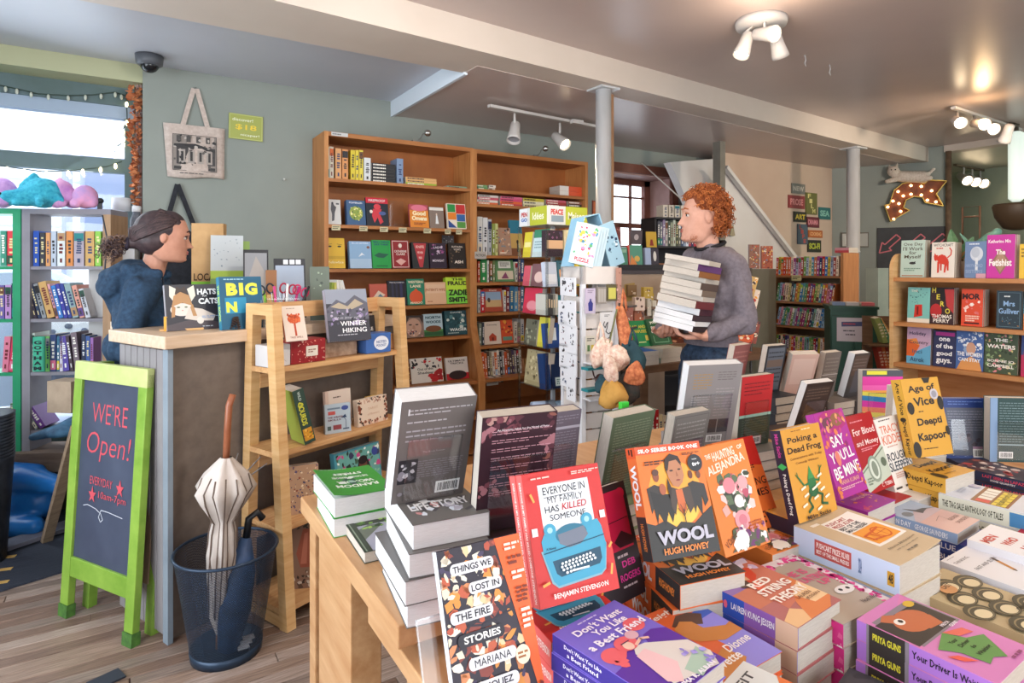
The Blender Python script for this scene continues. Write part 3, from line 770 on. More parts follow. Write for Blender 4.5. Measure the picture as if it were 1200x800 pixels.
# small grey card standing behind the black book
M =Mframe((at(525,280,Y=YFc+.16).x,YFc+.16,at(525,281,Y=YFc+.16).z),0,5); small_book(M,.1,.07,.004,'#4c4a4d','small dark framed card behind the black ASH book','framed cards',[('speck',.1,.1,.9,.9,14,.08,['#8e8c90','#2a2a2c'],4)],name='card',cat='card')
# row 4
A(434,454.5,333,3,'#c9604f','coral book with a pale wing, fourth shelf, left tall bookcase',[('p',[(.15,.35),(.5,.7),(.9,.5),(.55,.3)],'#e6cdb8'),('p',[(.3,.3),(.6,.55),(.8,.4)],'#5a7f92')])
A(455.5,477,329,3,'#22222d','dark curtained book on the fourth shelf',[('r',.2,.1,.32,.9,'#31314a'),('r',.42,.1,.54,.9,'#2d2d44'),('r',.66,.1,.8,.9,'#35355a'),('t','THE GLOAMING',.5,.92,.8,.05,'#d8d8e0')])
A(478,498.5,327,3,'#2c8468','green book with an orange shape and white title on the fourth shelf',[('t','WESTERN',.5,.88,.85,.1,'#efe0c0',.03),('t','LANE',.5,.72,.6,.1,'#efe0c0',.03),('e',.5,.3,.38,.26,'#dd5a34'),('p',[(.35,.45),(.65,.45),(.55,.62),(.45,.62)],'#dd5a34'),('t','MAROO',.5,.08,.7,.08,'#efe0c0',.03)])
A(499,523.5,331,3,'#e0b490','pale peach book with brown title on the fourth shelf',[('t','PARENTS WEEKEND',.5,.62,.95,.14,'#a8552e',.02),('r',.06,.5,.94,.9,'#e6c0a0'),('t',"PATIENT'S WIFE",.5,.66,.92,.12,'#a8552e',.02),('lines',.1,.1,.5,.16,1,'#a8552e')])
A(524,551.5,325,3,'#b9dc3c','neon yellow-green book titled THE FRAUD ZADIE SMITH',[('r',0,0,1,.5,'#7fd44a'),('t','THE',.5,.92,.5,.09,'#1c1c14',.03),('t','FRAUD',.5,.77,.84,.16,'#1c1c14',.04),('t','ZADIE',.5,.42,.84,.22,'#1c2c14',.05),('t','SMITH',.5,.15,.84,.19,'#1c2c14',.05)],n=2)
# row 5
A(437,446,374,4,'#1f2226','black book half hidden behind the right shelf leg, fifth shelf',[('t','HERE AND',.5,.6,.8,.1,'#c9c9c9')])
A(463,472.5,371,4,'#d9dfd0','white and green narrow face-out book on the fifth shelf',[('speck',.1,.1,.9,.9,16,.12,['#3f5f4a','#b9434a','#2c2c2c'],3)])
A(473.5,497.5,370,4,'#8f7468','book with a close-up face on the fifth shelf',[('e',.5,.45,.38,.42,'#caa08a'),('e',.34,.58,.08,.03,'#3c2c28'),('e',.66,.58,.08,.03,'#3c2c28'),('p',[(.46,.55),(.54,.55),(.58,.38),(.42,.38)],'#b98a74'),('e',.5,.26,.13,.04,'#8f3a3c'),('p',[(0,1),(1,1),(.95,.6),(.8,.9),(.3,.92),(.05,.5)],'#3a2e2c'),('speck',.1,.05,.9,.35,14,.06,['#e6d0c4','#5a4a54','#c98a90'],5)])
A(497.5,519.5,368,4,'#b8cfd8','book titled NORTH WOODS on the fifth shelf',[('r',0,0,1,.3,'#4c8448'),('e',.5,.34,.42,.14,'#7a4a2e'),('r',.0,.04,1,.2,'#2f5f3a'),('t','NORTH',.5,.84,.8,.12,'#1f4a5a',.04),('t','WOODS',.5,.64,.8,.12,'#1f4a5a',.04)])
A(522.5,549.5,364,4,'#1f4a54','dark sea book titled THE WAGER on the fifth shelf',[('speck',.05,.3,.95,.85,26,.1,['#4f7f84','#2c5a62','#c9d4cc','#173a42'],6),('t','DAVID',.5,.92,.5,.06,'#dfe6e2'),('t','WAGER',.55,.22,.75,.12,'#e6ece8',.03),('lines',.1,.05,.9,.12,1,'#a8bab8')],n=2)
# row 6 (lower, slanted shelf)
A(434,454,425,5,'#dfd9d2','white book with a red coral burst behind the shelf leg, sixth shelf',[('speck',.1,.3,.9,.8,30,.1,['#c4262e','#a81f28','#d9434a'],2),('e',.5,.52,.22,.16,'#c4262e')],lean=14)
A(465,482.5,427,5,'#6f4026','brown mosaic patterned book on the sixth shelf',[('speck',.03,.03,.97,.97,60,.06,['#b98a4a','#8f4a26','#3c2418','#c9a86a','#a83a2c'],4)],lean=14)
A(483,520,419.5,5,'#e2dcd4','wide white picture book with red and black drawings on the sixth shelf',[('speck',.04,.6,.96,.95,22,.06,['#1f1f22','#c4262e','#44444a'],9),('speck',.6,.05,.95,.4,14,.1,['#c4262e','#a81f28'],3),('t','Out of this',.45,.55,.5,.1,'#2a2a2e'),('t','Shadow',.45,.4,.5,.1,'#2a2a2e')],lean=14)
A(524,550,419,5,'#dcd6d2','white and red book titled ULTIMATE TRICKS on the sixth shelf',[('r',0,0,1,.28,'#b9252e'),('e',.5,.2,.4,.2,'#2a1a20'),('t','ULTIMATE',.5,.84,.75,.08,'#2a2a2e',.02),('t','TRICKS',.5,.73,.6,.08,'#2a2a2e',.02)],lean=14)
A(446,458,456,6,'#d9b25a','yellow book on the seventh shelf seen through the pine shelf',[('lines',.1,.5,.9,.8,2,'#5a3a1c')],lean=14)

# ---- right tall bookcase
wB ='of right tall bookcase'
YB5 =YFc+.05
flat_stack(x_(559.5),x_(572),YB5,zB[0],[('#5f8f5a',.02),('#7a9f6a',.018)],None,lambda i,c: ['green book lying at the bottom left of the top shelf, right tall bookcase','light green book on top of the green one, right tall bookcase top'][i])
flat_stack(x_(572.6),x_(581),YB5,zB[0],[('#d9c8b8',.022),('#e6dccf',.02)],None,lambda i,c: ['cream book lying beside the green ones, bottom of two','cream book lying beside the green ones, top of two'][i])
for k in range(2):
    M =Mframe(((x_(656)+x_(688))/2,YB5,zB[0]+.022+k*.043),0,0)
    small_book(M,x_(688)-x_(656),.042,.15,'#d8532e',['orange-red thick book with white spine end, lower of two at the top right','orange-red thick book with white spine end, upper of two at the top right'][k],'orange-red pair on the top shelf',[('r',0,0,.32,1,'#e4ddd6')],pg='LR')
k =0
for (u0,u1),cs in zip([(559,584),(585.5,612),(613,638),(640,664),(665.5,688)],[['#d9663c','#e4d9cf','#c9586a','#d8cfc8'],['#c9454a','#e8703c','#d94a7a','#d96a8a'],['#d9d0a0','#e4dfc0','#c9b93c'],['#4a5a86','#8f2f3a','#a83a3a','#c9586a'],['#7f9a5a','#3c3a34','#8f5a4a']]):
    nm =['leftmost','second','middle','fourth','rightmost'][k]
    flat_stack(x_(u0),x_(u1),YB5,zB[1],[(c,.019 if len(cs) > 3 else .025) for c in cs],'books lying in short stacks high in the right tall bookcase',lambda i,c,nm=nm,n=len(cs): f'{c} book, {ORD[i]} from bottom of the {nm} short stack, right tall bookcase')
    k += 1
gB_ ='books standing in the right tall bookcase'
rowA([(559.5,565.5,254,'#d9d9d4'),(566,571.5,255,'#dcdcdc'),(572,576,257,'#b9bcc0'),(577,580,262,'#8f9a4a'),(580.5,583.5,262,'#c9cf8a')],2,.05,gB_,'on the third shelf '+wB,case='B')
A(585,600,267,2,'#b08a74','orange and brown illustrated book on the third shelf '+wB,[('speck',.05,.1,.95,.95,24,.1,['#7f8a92','#c9603c','#5a3a2c','#d9b89a'],3),('lines',.1,.03,.9,.14,1,'#f0e0c8')],case='B')
A(600,614,258,2,'#2f7a92','teal sunset book with a dark figure on the third shelf '+wB,[('r',0,.0,1,.62,'#c9a05a'),('r',0,0,1,.2,'#7a4a2c'),('e',.55,.38,.09,.06,'#2a1c18'),('p',[(.45,.1),(.66,.1),(.6,.36),(.5,.36)],'#2a1c18')],case='B')
rowA([(560,562.5,306,'#b9452c'),(563,570.5,304,'#2c8a48'),(571,573,305,'#e0ddd4'),(574,577,306,'#8f5a3c'),(577.5,580,305,'#6f7a4a')],3,.05,gB_,'on the fourth shelf '+wB,case='B')
A(581,603,305,3,'#5f8a5a','green book with a white label panel on the fourth shelf '+wB,[('r',.2,.62,.85,.95,'#e2e0d6'),('lines',.28,.68,.78,.9,3,'#6a6a60'),('r',.12,.1,.95,.5,'#e2d2b8'),('p',[(.3,.14),(.55,.44),(.7,.14)],'#8f4a6a')],case='B')
rowA([(603.5,606.5,307,'#dcd6c8'),(607,610,300,'#26355f'),(610.4,614,302,'#324a7a')],3,.05,gB_,'right of the green panel book, fourth shelf '+wB,case='B')
rowA([(560,563,339,'#b9bcb8'),(563.3,568,340,'#b9242c')],4,.05,gB_,'left of the beach book, fifth shelf '+wB,case='B')
A(568.5,590,338,4,'#a84a34','book with a framed beach photograph on the fifth shelf '+wB,[('r',.08,.2,.92,.85,'#8fa8c4'),('r',.08,.2,.92,.5,'#c9a878'),('e',.25,.5,.08,.1,'#4a3a34'),('t','Dune',.5,.92,.4,.06,'#f0e4d8')],case='B')
rowA([(590.5,593,340,'#dcd8d0'),(593.3,597,336,'#7a2a2c'),(597.3,602,335,'#2f6f9a'),(602.3,607,336,'#5a8fb4'),(607.3,609.5,341,'#d9c89a'),(610,614,336,'#4a6f8a')],4,.05,gB_,'right of the beach book, fifth shelf '+wB,case='B')
rowA([(561,564.5,379,'#7f8a7a'),(565,567.5,378,'#3a4450')],5,.05,gB_,'on the sixth shelf '+wB,case='B')
A(568,588,377,5,'#e0cfc0','cream book with a small red house on the sixth shelf '+wB,[('t','Caraway',.5,.85,.6,.08,'#3a3434'),('p',[(.3,.14),(.7,.14),(.72,.34),(.5,.5),(.28,.34)],'#b94a34'),('r',.44,.14,.56,.3,'#7a2a22')],case='B')
A(588.5,602,375,5,'#d9522c','orange-red book with bold black shapes on the sixth shelf '+wB,[('speck',.1,.35,.9,.95,12,.14,['#8f1f1c','#3a1414','#e8a03c'],3),('r',.1,.12,.9,.28,'#6a9a86')],case='B')
rowA([(602.5,606,377,'#d9cdbc'),(606.3,610,378,'#8f8478'),(610.3,614,374,'#c9c4c0')],5,.05,gB_,'right of the orange book, sixth shelf '+wB,case='B')
pal =['#3c3432','#8f8a86','#5a4a40','#2c2c34','#b9b0a6','#7a4a34','#d9703c','#c9562c','#9a8f7a','#44506a','#cfc8bc','#6a2c3a','#4a3a5a','#e0d8cc']
def thin_row(u0,u1,vt,zi,n,nm,lean):
    Yb_ =YFc-.03 if zi == 6 else YFc-.09
    xs =[]; a0 =at(u0,420,Y=Yb_+.03).x; a1 =at(u1,420,Y=Yb_+.03).x; st =(a1-a0)/n; zz =zB[zi]
    cs =[rr.choice(pal) for _ in range(n)]; h =at((u0+u1)/2,vt,Y=Yb_+.03).z-zz
    spine_row(Vector((0,Yb_,0)),0,zz,[(a0+i*st,a0+(i+.96)*st) for i in range(n)],cs,[h*.97,h,h*.95,h*1.02],nm,'thin spines low in the right tall bookcase',rr,lean,.12,.03)
thin_row(563,612,411,6,17,'on the slanted seventh shelf '+wB,[-4+0*i for i in range(17)])
thin_row(568,590,449,7,8,'on the eighth shelf '+wB,-3)
for i,(u0,u1,c) in enumerate([(593,604,'#c4683c'),(605,615,'#d9a070'),(616,622,'#b98a4a')]):
    A(u0,u1,446+i*3,7,c,f'{["orange","peach","tan"][i]} leaning pamphlet, {ORD[i]} of three on the eighth shelf '+wB,[('speck',.1,.1,.9,.9,8,.12,['#8f3a1c','#f0c8a0'],i)],case='B',t=.012)
for j,(u,v,s) in enumerate([(564.5,299,'FICTION'),(574,446,'CLASSICS')]):
    c_ =at(u,v,Y=YFc-.03); M =Mframe((c_.x,YFc-.012-(.06 if j else 0),c_.z),0,0); small_book(M,.1,.055,.002,'#b9b0a8',['small grey section label lettered FICTION on the right tall bookcase','small grey section label lettered CLASSICS low on the right tall bookcase'][j],None,[('t',s,.5,.5,.8,.35,'#3c3836',.02)],name='section_label',cat='label')
# clip lamps on top of the cases
for i,(u,v) in enumerate([(490,158),(628,178)]):
    p =at(u,v,Y=YFc+.1); tz_ =at(380,153,Y=YFc).z
    t =thing('clip_lamp',f'small chrome bulb lamp clipped on top of the {["left","right"][i]} tall bookcase','lamp',(p.x-.06,YFc+.02,at(380,153,Y=YFc).z if i == 0 else at(560,175,Y=YFc).z))
    Mb().tube([(0,0,0),(.02,0,.01),(.045,0,.03),(.06,0,.06),(.08,0,.075)],.004,col('#8d8a88',.3,.8),6).build('arm',parent=t)
    Mb().ball((.1,0,.075),(.026,.026,.024),col('#c9c6c2',.15,.9)).build('lamp_shade',parent=t)
    Mb().cbox((0,0,.006),(.04,.03,.012),col('#8d8a88',.3,.8)).build('clip',parent=t)
p =at(398,155.5,Y=YFc); M =Mframe((p.x,YFc-.003,p.z-.012),0,0); small_book(M,.11,.024,.002,'#c9c9c8','small white label on the top edge of the left tall bookcase',None,[('lines',.06,.2,.94,.8,1,'#6a6a6a')],name='shelf_label',cat='label')
# red picture at the right side of the case
p =at(701,248,Y=YB-.012); M =Mframe((p.x,YB-.012,p.z),0,0); small_book(M,.13,.2,.01,'#8f3a22','small orange-red framed picture between the bookcase and the steel column',None,[('r',.08,.06,.92,.94,'#c9642c'),('p',[(.2,.2),(.5,.8),(.8,.3)],'#8f2418')],name='picture',cat='picture')

# ================================================================== RIGHT FRONT BOOKCASE BOOKS
def RB(u0,u1,vtop,row,cover,label,art,n=3,t=.02,back=None):
    X =XR+.03; y0 =at(u0,360,X=X).y; y1 =at(u1,360,X=X).y; w =y0-y1; zz =zR[row]; um =(u0+u1)/2
    h =at(um,vtop,X=X).z-zz
    for k in range(n):
        la =4; M =Mframe((0,0,0),-90,la); v =Vector((M[0][1],M[1][1],M[2][1]))
        c =Vector((X+k*(t+.0015),(y0+y1)/2,zz+.002)) +v*(h/2)
        M =Mframe(c,-90,la)
        if k == 0: book(M,w,h,t,cover,label,None,art,spine='L',eps=.0002,name='book')
        else: small_book(M,w,h*.99,t,back or cover,label.split(',')[0]+f', {["","second","third","fourth"][k]} copy behind the front one',None,(),pg='TBR')
RB(1055,1083,281.5,0,'#b9cfc6','pale green book titled One Day I\'ll Work for Myself',[('t','One Day',.5,.88,.8,.1,'#4a4030',.01),('t',"I'll Work",.5,.77,.85,.1,'#4a4030',.01),('t','for',.5,.66,.3,.09,'#4a4030',.01),('t','Myself',.5,.54,.7,.12,'#4a4030',.01),('e',.5,.38,.14,.035,'#2c2c2c'),('l',[(.4,.36),(.62,.42)],.03,'#2c2c2c'),('lines',.15,.16,.85,.26,2,'#7a9a8a'),('r',.06,.03,.94,.055,'#a86a3c')],n=3,back='#8f7f74')
CATP =[(.1,.6),(.2,.66),(.24,.57),(.34,.6),(.45,.64),(.6,.6),(.72,.52),(.8,.6),(.84,.74),(.76,.82),(.68,.78),(.72,.74),(.78,.77),(.78,.7),(.7,.62),(.74,.45),(.78,.3),(.76,.14),(.68,.13),(.7,.22),(.62,.36),(.58,.13),(.5,.13),(.5,.36),(.42,.4),(.36,.28),(.34,.12),(.26,.12),(.26,.3),(.22,.42),(.12,.5)]
RB(1091,1118,284,0,'#e3dcd4','white book with an arched red cat titled WITCHCRAFT',[('t','WITCHCRAFT',.5,.92,.85,.08,'#4a4444'),('lines',.2,.8,.7,.86,1,'#c4342c'),('p',[(.1,.6),(.14,.7),(.2,.64),(.28,.64),(.26,.52),(.2,.46),(.12,.5)],'#cf3a26'),('p',[(.22,.52),(.3,.62),(.45,.66),(.6,.62),(.74,.5),(.72,.34),(.5,.38),(.34,.4)],'#cf3a26'),('p',[(.26,.45),(.36,.42),(.34,.14),(.26,.13)],'#cf3a26'),('p',[(.38,.45),(.46,.42),(.46,.2),(.4,.2)],'#cf3a26'),('p',[(.58,.45),(.68,.4),(.62,.14),(.55,.14)],'#cf3a26'),('p',[(.64,.48),(.76,.46),(.76,.2),(.7,.2)],'#cf3a26'),('l',[(.7,.56),(.84,.64),(.86,.76),(.78,.84)],.05,'#cf3a26')],n=4,back='#8a6f62')
RB(1130,1155,283,0,'#6b83ab','blue-grey book with a white dandelion head, top shelf right',[('e',.55,.66,.3,.2,'#c9d0dc'),('e',.5,.7,.2,.14,'#b3bccb'),('r',.5,.2,.62,.55,'#d5dae2'),('t','HAYWARD',.45,.34,.8,.09,'#8fa3c4',.02),('t','SISTERS',.45,.18,.8,.09,'#8fa3c4',.02),('lines',.2,.9,.9,.96,1,'#d8e0ea'),('r',.55,.0,1,.12,'#c99aa8')],n=1)
RB(1155.5,1188.5,275,0,'#c0309a','magenta hardcover titled The Fetishist',[('t','Katherine Min',.45,.85,.8,.08,'#f2e4ea',.02),('p',[(.5,.7),(.82,.38),(.5,.08),(.2,.38)],'#8f6a5a'),('p',[(.5,.64),(.74,.38),(.5,.14),(.28,.38)],'#a8836a'),('t','The',.5,.6,.34,.12,'#f6ecec',.03),('t','Fetishist',.5,.36,.8,.16,'#f6ecec',.03)],n=3,back='#b9703c')
RB(1194,1216,286,0,'#e0b83a','yellow book at the right edge of the top shelf',[('lines',.1,.6,.9,.9,3,'#7a5a1c')],n=1)
RB(1063,1089,337,1,'#7fc0bb','turquoise book with a red block and scattered specks',[('r',0,0,1,.12,'#e6ddcf'),('speck',.1,.5,.85,.95,26,.03,['#1f3a4a','#1f5a6a'],7),('p',[(.3,.14),(.68,.2),(.66,.52),(.34,.5)],'#cc3428'),('r',.42,.22,.5,.46,'#7a1c18'),('t','THE',.3,.9,.3,.06,'#efe6d8')],n=1)
RB(1089.5,1117,337,1,'#3a2428','black and red book titled HERO by Thomas Perry',[('p',[(.2,1),(.75,1),(.6,.62),(.35,.7)],'#1c1418'),('e',.25,.35,.25,.2,'#b92c30'),('p',[(.6,.95),(1,.95),(1,.3),(.7,.5)],'#b93a3c'),('t','H',.15,.92,.16,.14,'#e0d04a',.02),('t','E',.34,.74,.15,.14,'#e0d04a',.02),('t','R',.52,.55,.17,.14,'#e0d04a',.02),('t','O',.75,.36,.2,.14,'#e0d04a',.02),('t','THOMAS',.5,.21,.85,.1,'#efe9e2',.02),('t','PERRY',.5,.09,.7,.1,'#efe9e2',.02)],n=3,back='#6a2a34')
RB(1126,1151,339,1,'#d84a2c','orange-red book lettered MOR',[('t','MOR',.45,.8,.85,.16,'#2c1418',.05),('speck',.15,.35,.9,.68,12,.12,['#f0c8c0','#f2e8e4','#d96a6a'],9),('lines',.2,.12,.85,.3,3,'#f2cfc0'),('r',.15,.06,.85,.1,'#3a1414')],n=4,back='#a83a34')
RB(1167,1197,341,1,'#223440','navy book with ornate frame titled Mrs Gulliver',[('l',[(.08,.05),(.92,.05),(.92,.95),(.08,.95),(.08,.05)],.02,'#5f7a86'),('lines',.3,.82,.7,.88,1,'#dfe4e6'),('t','Mrs',.5,.66,.45,.14,'#8fb3dc',.02),('t','Gulliver',.5,.46,.8,.14,'#8fb3dc',.02),('speck',.12,.08,.88,.3,20,.04,['#5f7a86','#3c5566','#a8743c'],5)],n=1)
RB(1199,1222,340,1,'#4a9fc9','light blue book with an orange base at the right edge of the middle shelf',[('r',0,0,1,.4,'#dd7a3c')],n=1)
RB(1062,1090,384,2,'#c9a8c4','book titled Holiday Country in lilac, orange and blue',[('p',[(0,.2),(1,.55),(1,0),(0,0)],'#6ab0d6'),('p',[(0,.65),(.55,.5),(.3,.2),(0,.2)],'#e06a34'),('p',[(0,.65),(.4,.7),(.55,.5)],'#e8924a'),('t','Holiday',.45,.82,.7,.12,'#3c3a5a',.01),('t','Country',.5,.58,.8,.12,'#5a4a5a',.01),('t','Inci',.45,.34,.4,.1,'#3c5a7a',.01),('t','Atrek',.45,.12,.6,.12,'#2c4a6a',.01)],n=2,back='#6a5a52')
RB(1093,1119,388,2,'#33375c','dark blue book titled one of the good guys',[('r',.1,.86,.95,.96,'#b93a8f'),('t','one',.5,.76,.5,.1,'#f2f2f4',.03),('t','of the',.5,.58,.75,.13,'#f2f2f4',.03),('t','good',.5,.36,.7,.15,'#f2f2f4',.03),('t','guys.',.5,.15,.7,.15,'#f2f2f4',.03)],n=1)
RB(1119.5,1152,388,2,'#4a6aa8','blue book with a pale face under white feathers',[('speck',.1,.5,.95,.98,40,.09,['#dfe6f0','#8fa8cf','#6a86ba','#f2f4f8'],3),('e',.55,.55,.17,.16,'#cf9f86'),('p',[(.05,.0),(.95,.0),(.85,.25),(.55,.35),(.2,.22)],'#dc9a5a'),('t','THE WOMEN',.5,.4,.9,.11,'#eef2f8',.03),('t','CAN STAY',.5,.26,.8,.09,'#eef2f8',.03)],n=1)
RB(1153,1192,391,2,'#44523c','dark floral book titled THE WATERS by Bonnie Jo Campbell',[('speck',.03,.03,.97,.97,90,.06,['#6f8a5a','#8fa878','#2c3a2a','#d98a92','#c9b87a','#5a6f4a'],6),('t','THE',.5,.83,.4,.08,'#f4f0e8',.03),('t','WATERS',.5,.67,.85,.1,'#f4f0e8',.03),('t','BONNIE JO',.5,.3,.8,.08,'#f4f0e8',.02),('t','CAMPBELL',.5,.19,.8,.08,'#f4f0e8',.02)],n=2,back='#4c4438')
RB(1196,1222,392,2,'#b92c5a','pink and blue book at the right edge of the lower shelf',[('r',0,.5,1,1,'#35477f'),('e',.5,.5,.4,.3,'#8f3a5a')],n=1)

# ================================================================== GENRE BOOKCASE PAPERBACKS
pal2 =['#7fb4a8','#b9242c','#c4703c','#d9c88a','#4f8f9a','#8f2f5a','#d98aa0','#5a3f86','#e0e0e4','#2f6fb4','#26355f','#c9b23c','#6f9a4a','#a8b4c9','#9a3a7a','#3a3a44','#d9562c','#8fb6d6','#e6d0b8','#a03a34','#4a8f5a']
for row,(n,lean) in enumerate([(24,2),(26,8),(26,12),(28,3)]):
    st =(gL-.035)/n; h =.165 if row else .165
    spine_row(Vector((gA.x,gA.y,0)),grz,gz[row],[(.012+i*st,.012+(i+.95)*st) for i in range(n-(2 if lean > 5 else 0))],[rr.choice(pal2) for _ in range(n)],[.165,.172,.16,.17,.168],f'on the {["top","second","third","fourth"][row]} shelf of the genre paperback case','paperbacks in the brown genre case',rr,lean,.11,.012,name='paperback_book')
p =Vector((gA.x,gA.y,0))+Vector((math.cos(grz),math.sin(grz),0))*gL*.38
M =Matrix.Translation((p.x,p.y,gz[0]-.02)) @ Matrix.Rotation(grz,4,'Z') @ Matrix(((1,0,0,0),(0,0,-1,-.025),(0,1,0,0),(0,0,0,1)))
small_book(M,.09,.05,.002,'#c9bd86','cream shelf label on the top shelf edge of the genre paperback case',None,[('lines',.1,.2,.9,.8,2,'#4a4636')],name='shelf_label',cat='label')
# a few books lying over the end panel
for i,(c,dz) in enumerate([('#b9444a',0),('#c98a92',.022)]):
    M =Matrix.Translation((gB.x+.02,gB.y-.0,gz[0]+.2+.012+dz)) @ Matrix.Rotation(grz,4,'Z') @ Matrix(((1,0,0,-.03),(0,0,-1,.06),(0,1,0,0),(0,0,0,1)))
    small_book(M,.12,.021,.16,c,['red paperback lying on the end panel of the genre case, lower','pink paperback lying on the end panel of the genre case, upper'][i],None,(),pg='LR')
k =0
for row in (0,1,2):
    u =1226
    for j in range(3):
        c =['#3a7f8a','#d9a23a','#a83a4a','#4a4a7a','#d9d0c4','#5a8a4a','#c9562c','#2f4f6a','#b07aa8'][k]; n_ =['teal','amber','dark red','indigo','cream','green','burnt orange','slate blue','mauve'][k]
        RB(u,u+34+4*j,280-6*j if row == 0 else (338-3*j if row == 1 else 390),row,c,f'{n_} hardcover past the right edge, {ORD[j]} on the {["top","middle","lower"][row]} shelf',[('r',.15,.7,.85,.86,'#f0e8d8'),('e',.5,.4,.28,.18,'#e0c890')],n=1); u += 40+6*j; k += 1

# ================================================================== BOOKS ON THE DISPLAY TABLE
WHT ='#f2efec'
def stack_under(c,yaw,w,h,ztop,support,t,cover,title,n=None,art=(),sart=(),spine='L',pages=None,jit=2.0,scover=None,group=None,first='copy directly under the top one',jxy=.003):
    """copies lying from ztop down to the supporting board"""
    H =ztop-support; n =n or max(1,round(H/t)); te =H/n; rj =random.Random(title)
    for k in range(n):
        z =ztop-k*te; dy =rj.uniform(-jit,jit)
        M =Mframe((c[0]+rj.uniform(-jxy,jxy),c[1]+rj.uniform(-jxy,jxy),z),yaw+dy,90)
        lb =f'{short(title,9)}, {ORD[k]} from the top of its pile'
        book(M,w,h,te*.985,cover,lb,group or (title+' flat pile')[:60],art if k == 0 else (),spine,sart,pages,scover=scover)
def acrylic_easel(M,w,h,label,t=0):
    """clear stand behind or in front of a book: back sheet, foot and lip; M is the sheet's frame (z toward the book face)"""
    m =Mb(); m.box((-w/2,-h/2,-.0025),(w/2,h/2,0),ACR); 
    o =m.build('acrylic_stand',M=M); tag(o,label,'stand','clear acrylic book stands')
    e =Mb(); ed =glass('acrylic_edge','#f8fafc',.1,.1,.35)
    e.box((-w/2-.001,-h/2,-.003),(-w/2+.0015,h/2,.0005),ed).box((w/2-.0015,-h/2,-.003),(w/2+.001,h/2,.0005),ed).box((-w/2,h/2-.0015,-.003),(w/2,h/2+.001,.0005),ed)
    e.build('polished_edge',parent=o)
    return o
def lean_book(key,t,cover,label,art,sart=(),spine='L',n=1,copylabel=None,pages=None,scover=None,stand=True,curl=0,name='paperback_book',P=None):
    x,y,z,yaw,L,w,h =P or POS[key]
    M =Mframe((x,y,z),yaw,L)
    for k in range(n):
        book(M @ Matrix.Translation((0,0,-k*(t+.0008))),w,h,t,cover,label if k == 0 else copylabel,None,art if k == 0 else (),spine,sart,pages,scover=scover,curl=curl if k == 0 else 0,name=name)
    if stand:
        hh =h*.5; zb =z-h/2*math.cos(R(L))
        back =M @ Matrix.Translation((0,-h/2+hh/2,-n*(t+.001)-.003))
        acrylic_easel(back,w*.8,hh,'clear stand propping up the ' +short(label.replace(' titled',''),10))
    return M
POS ={
"things":(0.444,0.770,0.942,-3.1,22.0,0.137,0.207),"everyone":(0.610,0.796,1.021,-5.9,19.2,0.147,0.197),"wool":(0.857,0.798,1.025,-12.6,19.4,0.142,0.195),
"haunting":(1.033,0.808,0.994,-1.0,19.0,0.133,0.204),"levy":(1.195,0.903,0.959,-2.6,24.0,0.137,0.199),"poking":(1.287,0.809,0.998,-0.5,13.8,0.143,0.194),
"sayyoull":(1.515,0.868,0.989,2.5,19.0,0.136,0.204),"blood":(1.705,0.896,0.953,1.6,18.9,0.135,0.200),"rough":(1.835,0.891,0.930,0.9,17.4,0.133,0.199),
"ageofvice":(1.940,0.861,1.025,-13.3,12.8,0.146,0.217),"grady":(0.773,0.875,0.934,7.3,17.2,0.122,0.203),
"dontwant":(0.6215,0.656,0.905,8.6,90.0,0.142,0.2),"weightless":(0.801,0.690,0.844,1.3,90.0,0.147,0.191),"redstring":(0.977,0.695,0.871,4.5,90.0,0.143,0.193),
"band":(1.105,0.683,0.848,-2.2,90.0,0.154,0.206),"pushcart":(1.291,0.689,0.900,0.6,90.0,0.166,0.211),"liberation":(1.706,0.766,0.829,3.1,90.0,0.139,0.197),
"tags":(1.913,0.688,0.853,7.2,90.0,0.154,0.208),"lapaz":(2.245,0.787,0.838,2.0,90.0,0.135,0.202),"men":(1.706,0.549,0.829,2.6,90.0,0.142,0.189),
"thinking":(1.575,0.555,0.811,1.1,90.0,0.141,0.174),"gospel":(1.405,0.528,0.807,0.2,90.0,0.153,0.196),"driver":(1.120,0.475,0.857,2.1,90.0,0.145,0.197),
"green":(0.498,1.584,0.900,-1.9,90.0,0.154,0.214),"greybk":(0.507,1.100,1.093,-6.2,-20.2,0.151,0.231),"maroon":(0.643,1.013,1.052,-9.3,-11.3,0.157,0.239),
"greenbk":(0.975,1.058,1.017,5.1,-13.3,0.141,0.209),"smallgrey":(1.211,1.093,0.987,0.7,-12.2,0.131,0.198),"palebk":(1.315,1.106,1.085,-18.1,-14.7,0.159,0.232),
"redbk":(1.580,1.163,1.026,-3.1,-5.6,0.137,0.214),"H":(2.141,1.331,0.936,-7.1,-19.6,0.141,0.207),"bluebk":(2.388,0.940,0.912,-34.2,5.4,0.140,0.199),"tealbk":(2.435,0.827,0.924,-37.6,-0.9,0.140,0.209)}
def flat_book(key,t,cover,title,art,sart=(),support=None,spine='L',pages=None,n=None,scover=None,curl=0,jit=1.5,under=True,P=None,top_label=None):
    x,y,z,yaw,L,w,h =P or POS[key]
    sup =BZ if support is None else support
    H =z-sup; n =n or max(1,round(H/t)); te =H/n if under else t
    M =Mframe((x,y,z),yaw,90)
    book(M,w,h,te*.985,cover,top_label or title,None,art,spine,sart,pages,scover=scover,curl=curl)
    if n > 1 and under:
        stack_under((x,y),yaw,w,h,z-te,sup,te,cover,title.replace(' titled','').replace('paperback','copy'),n-1,(),sart,spine,pages,jit,scover)
def BLpos(u,v,z,yaw,w,h):
    p =at(u,v,z=z); a =R(yaw)
    return (p.x+math.cos(a)*w/2-math.sin(a)*h/2,p.y+math.sin(a)*w/2+math.cos(a)*h/2,z,yaw,90,w,h)

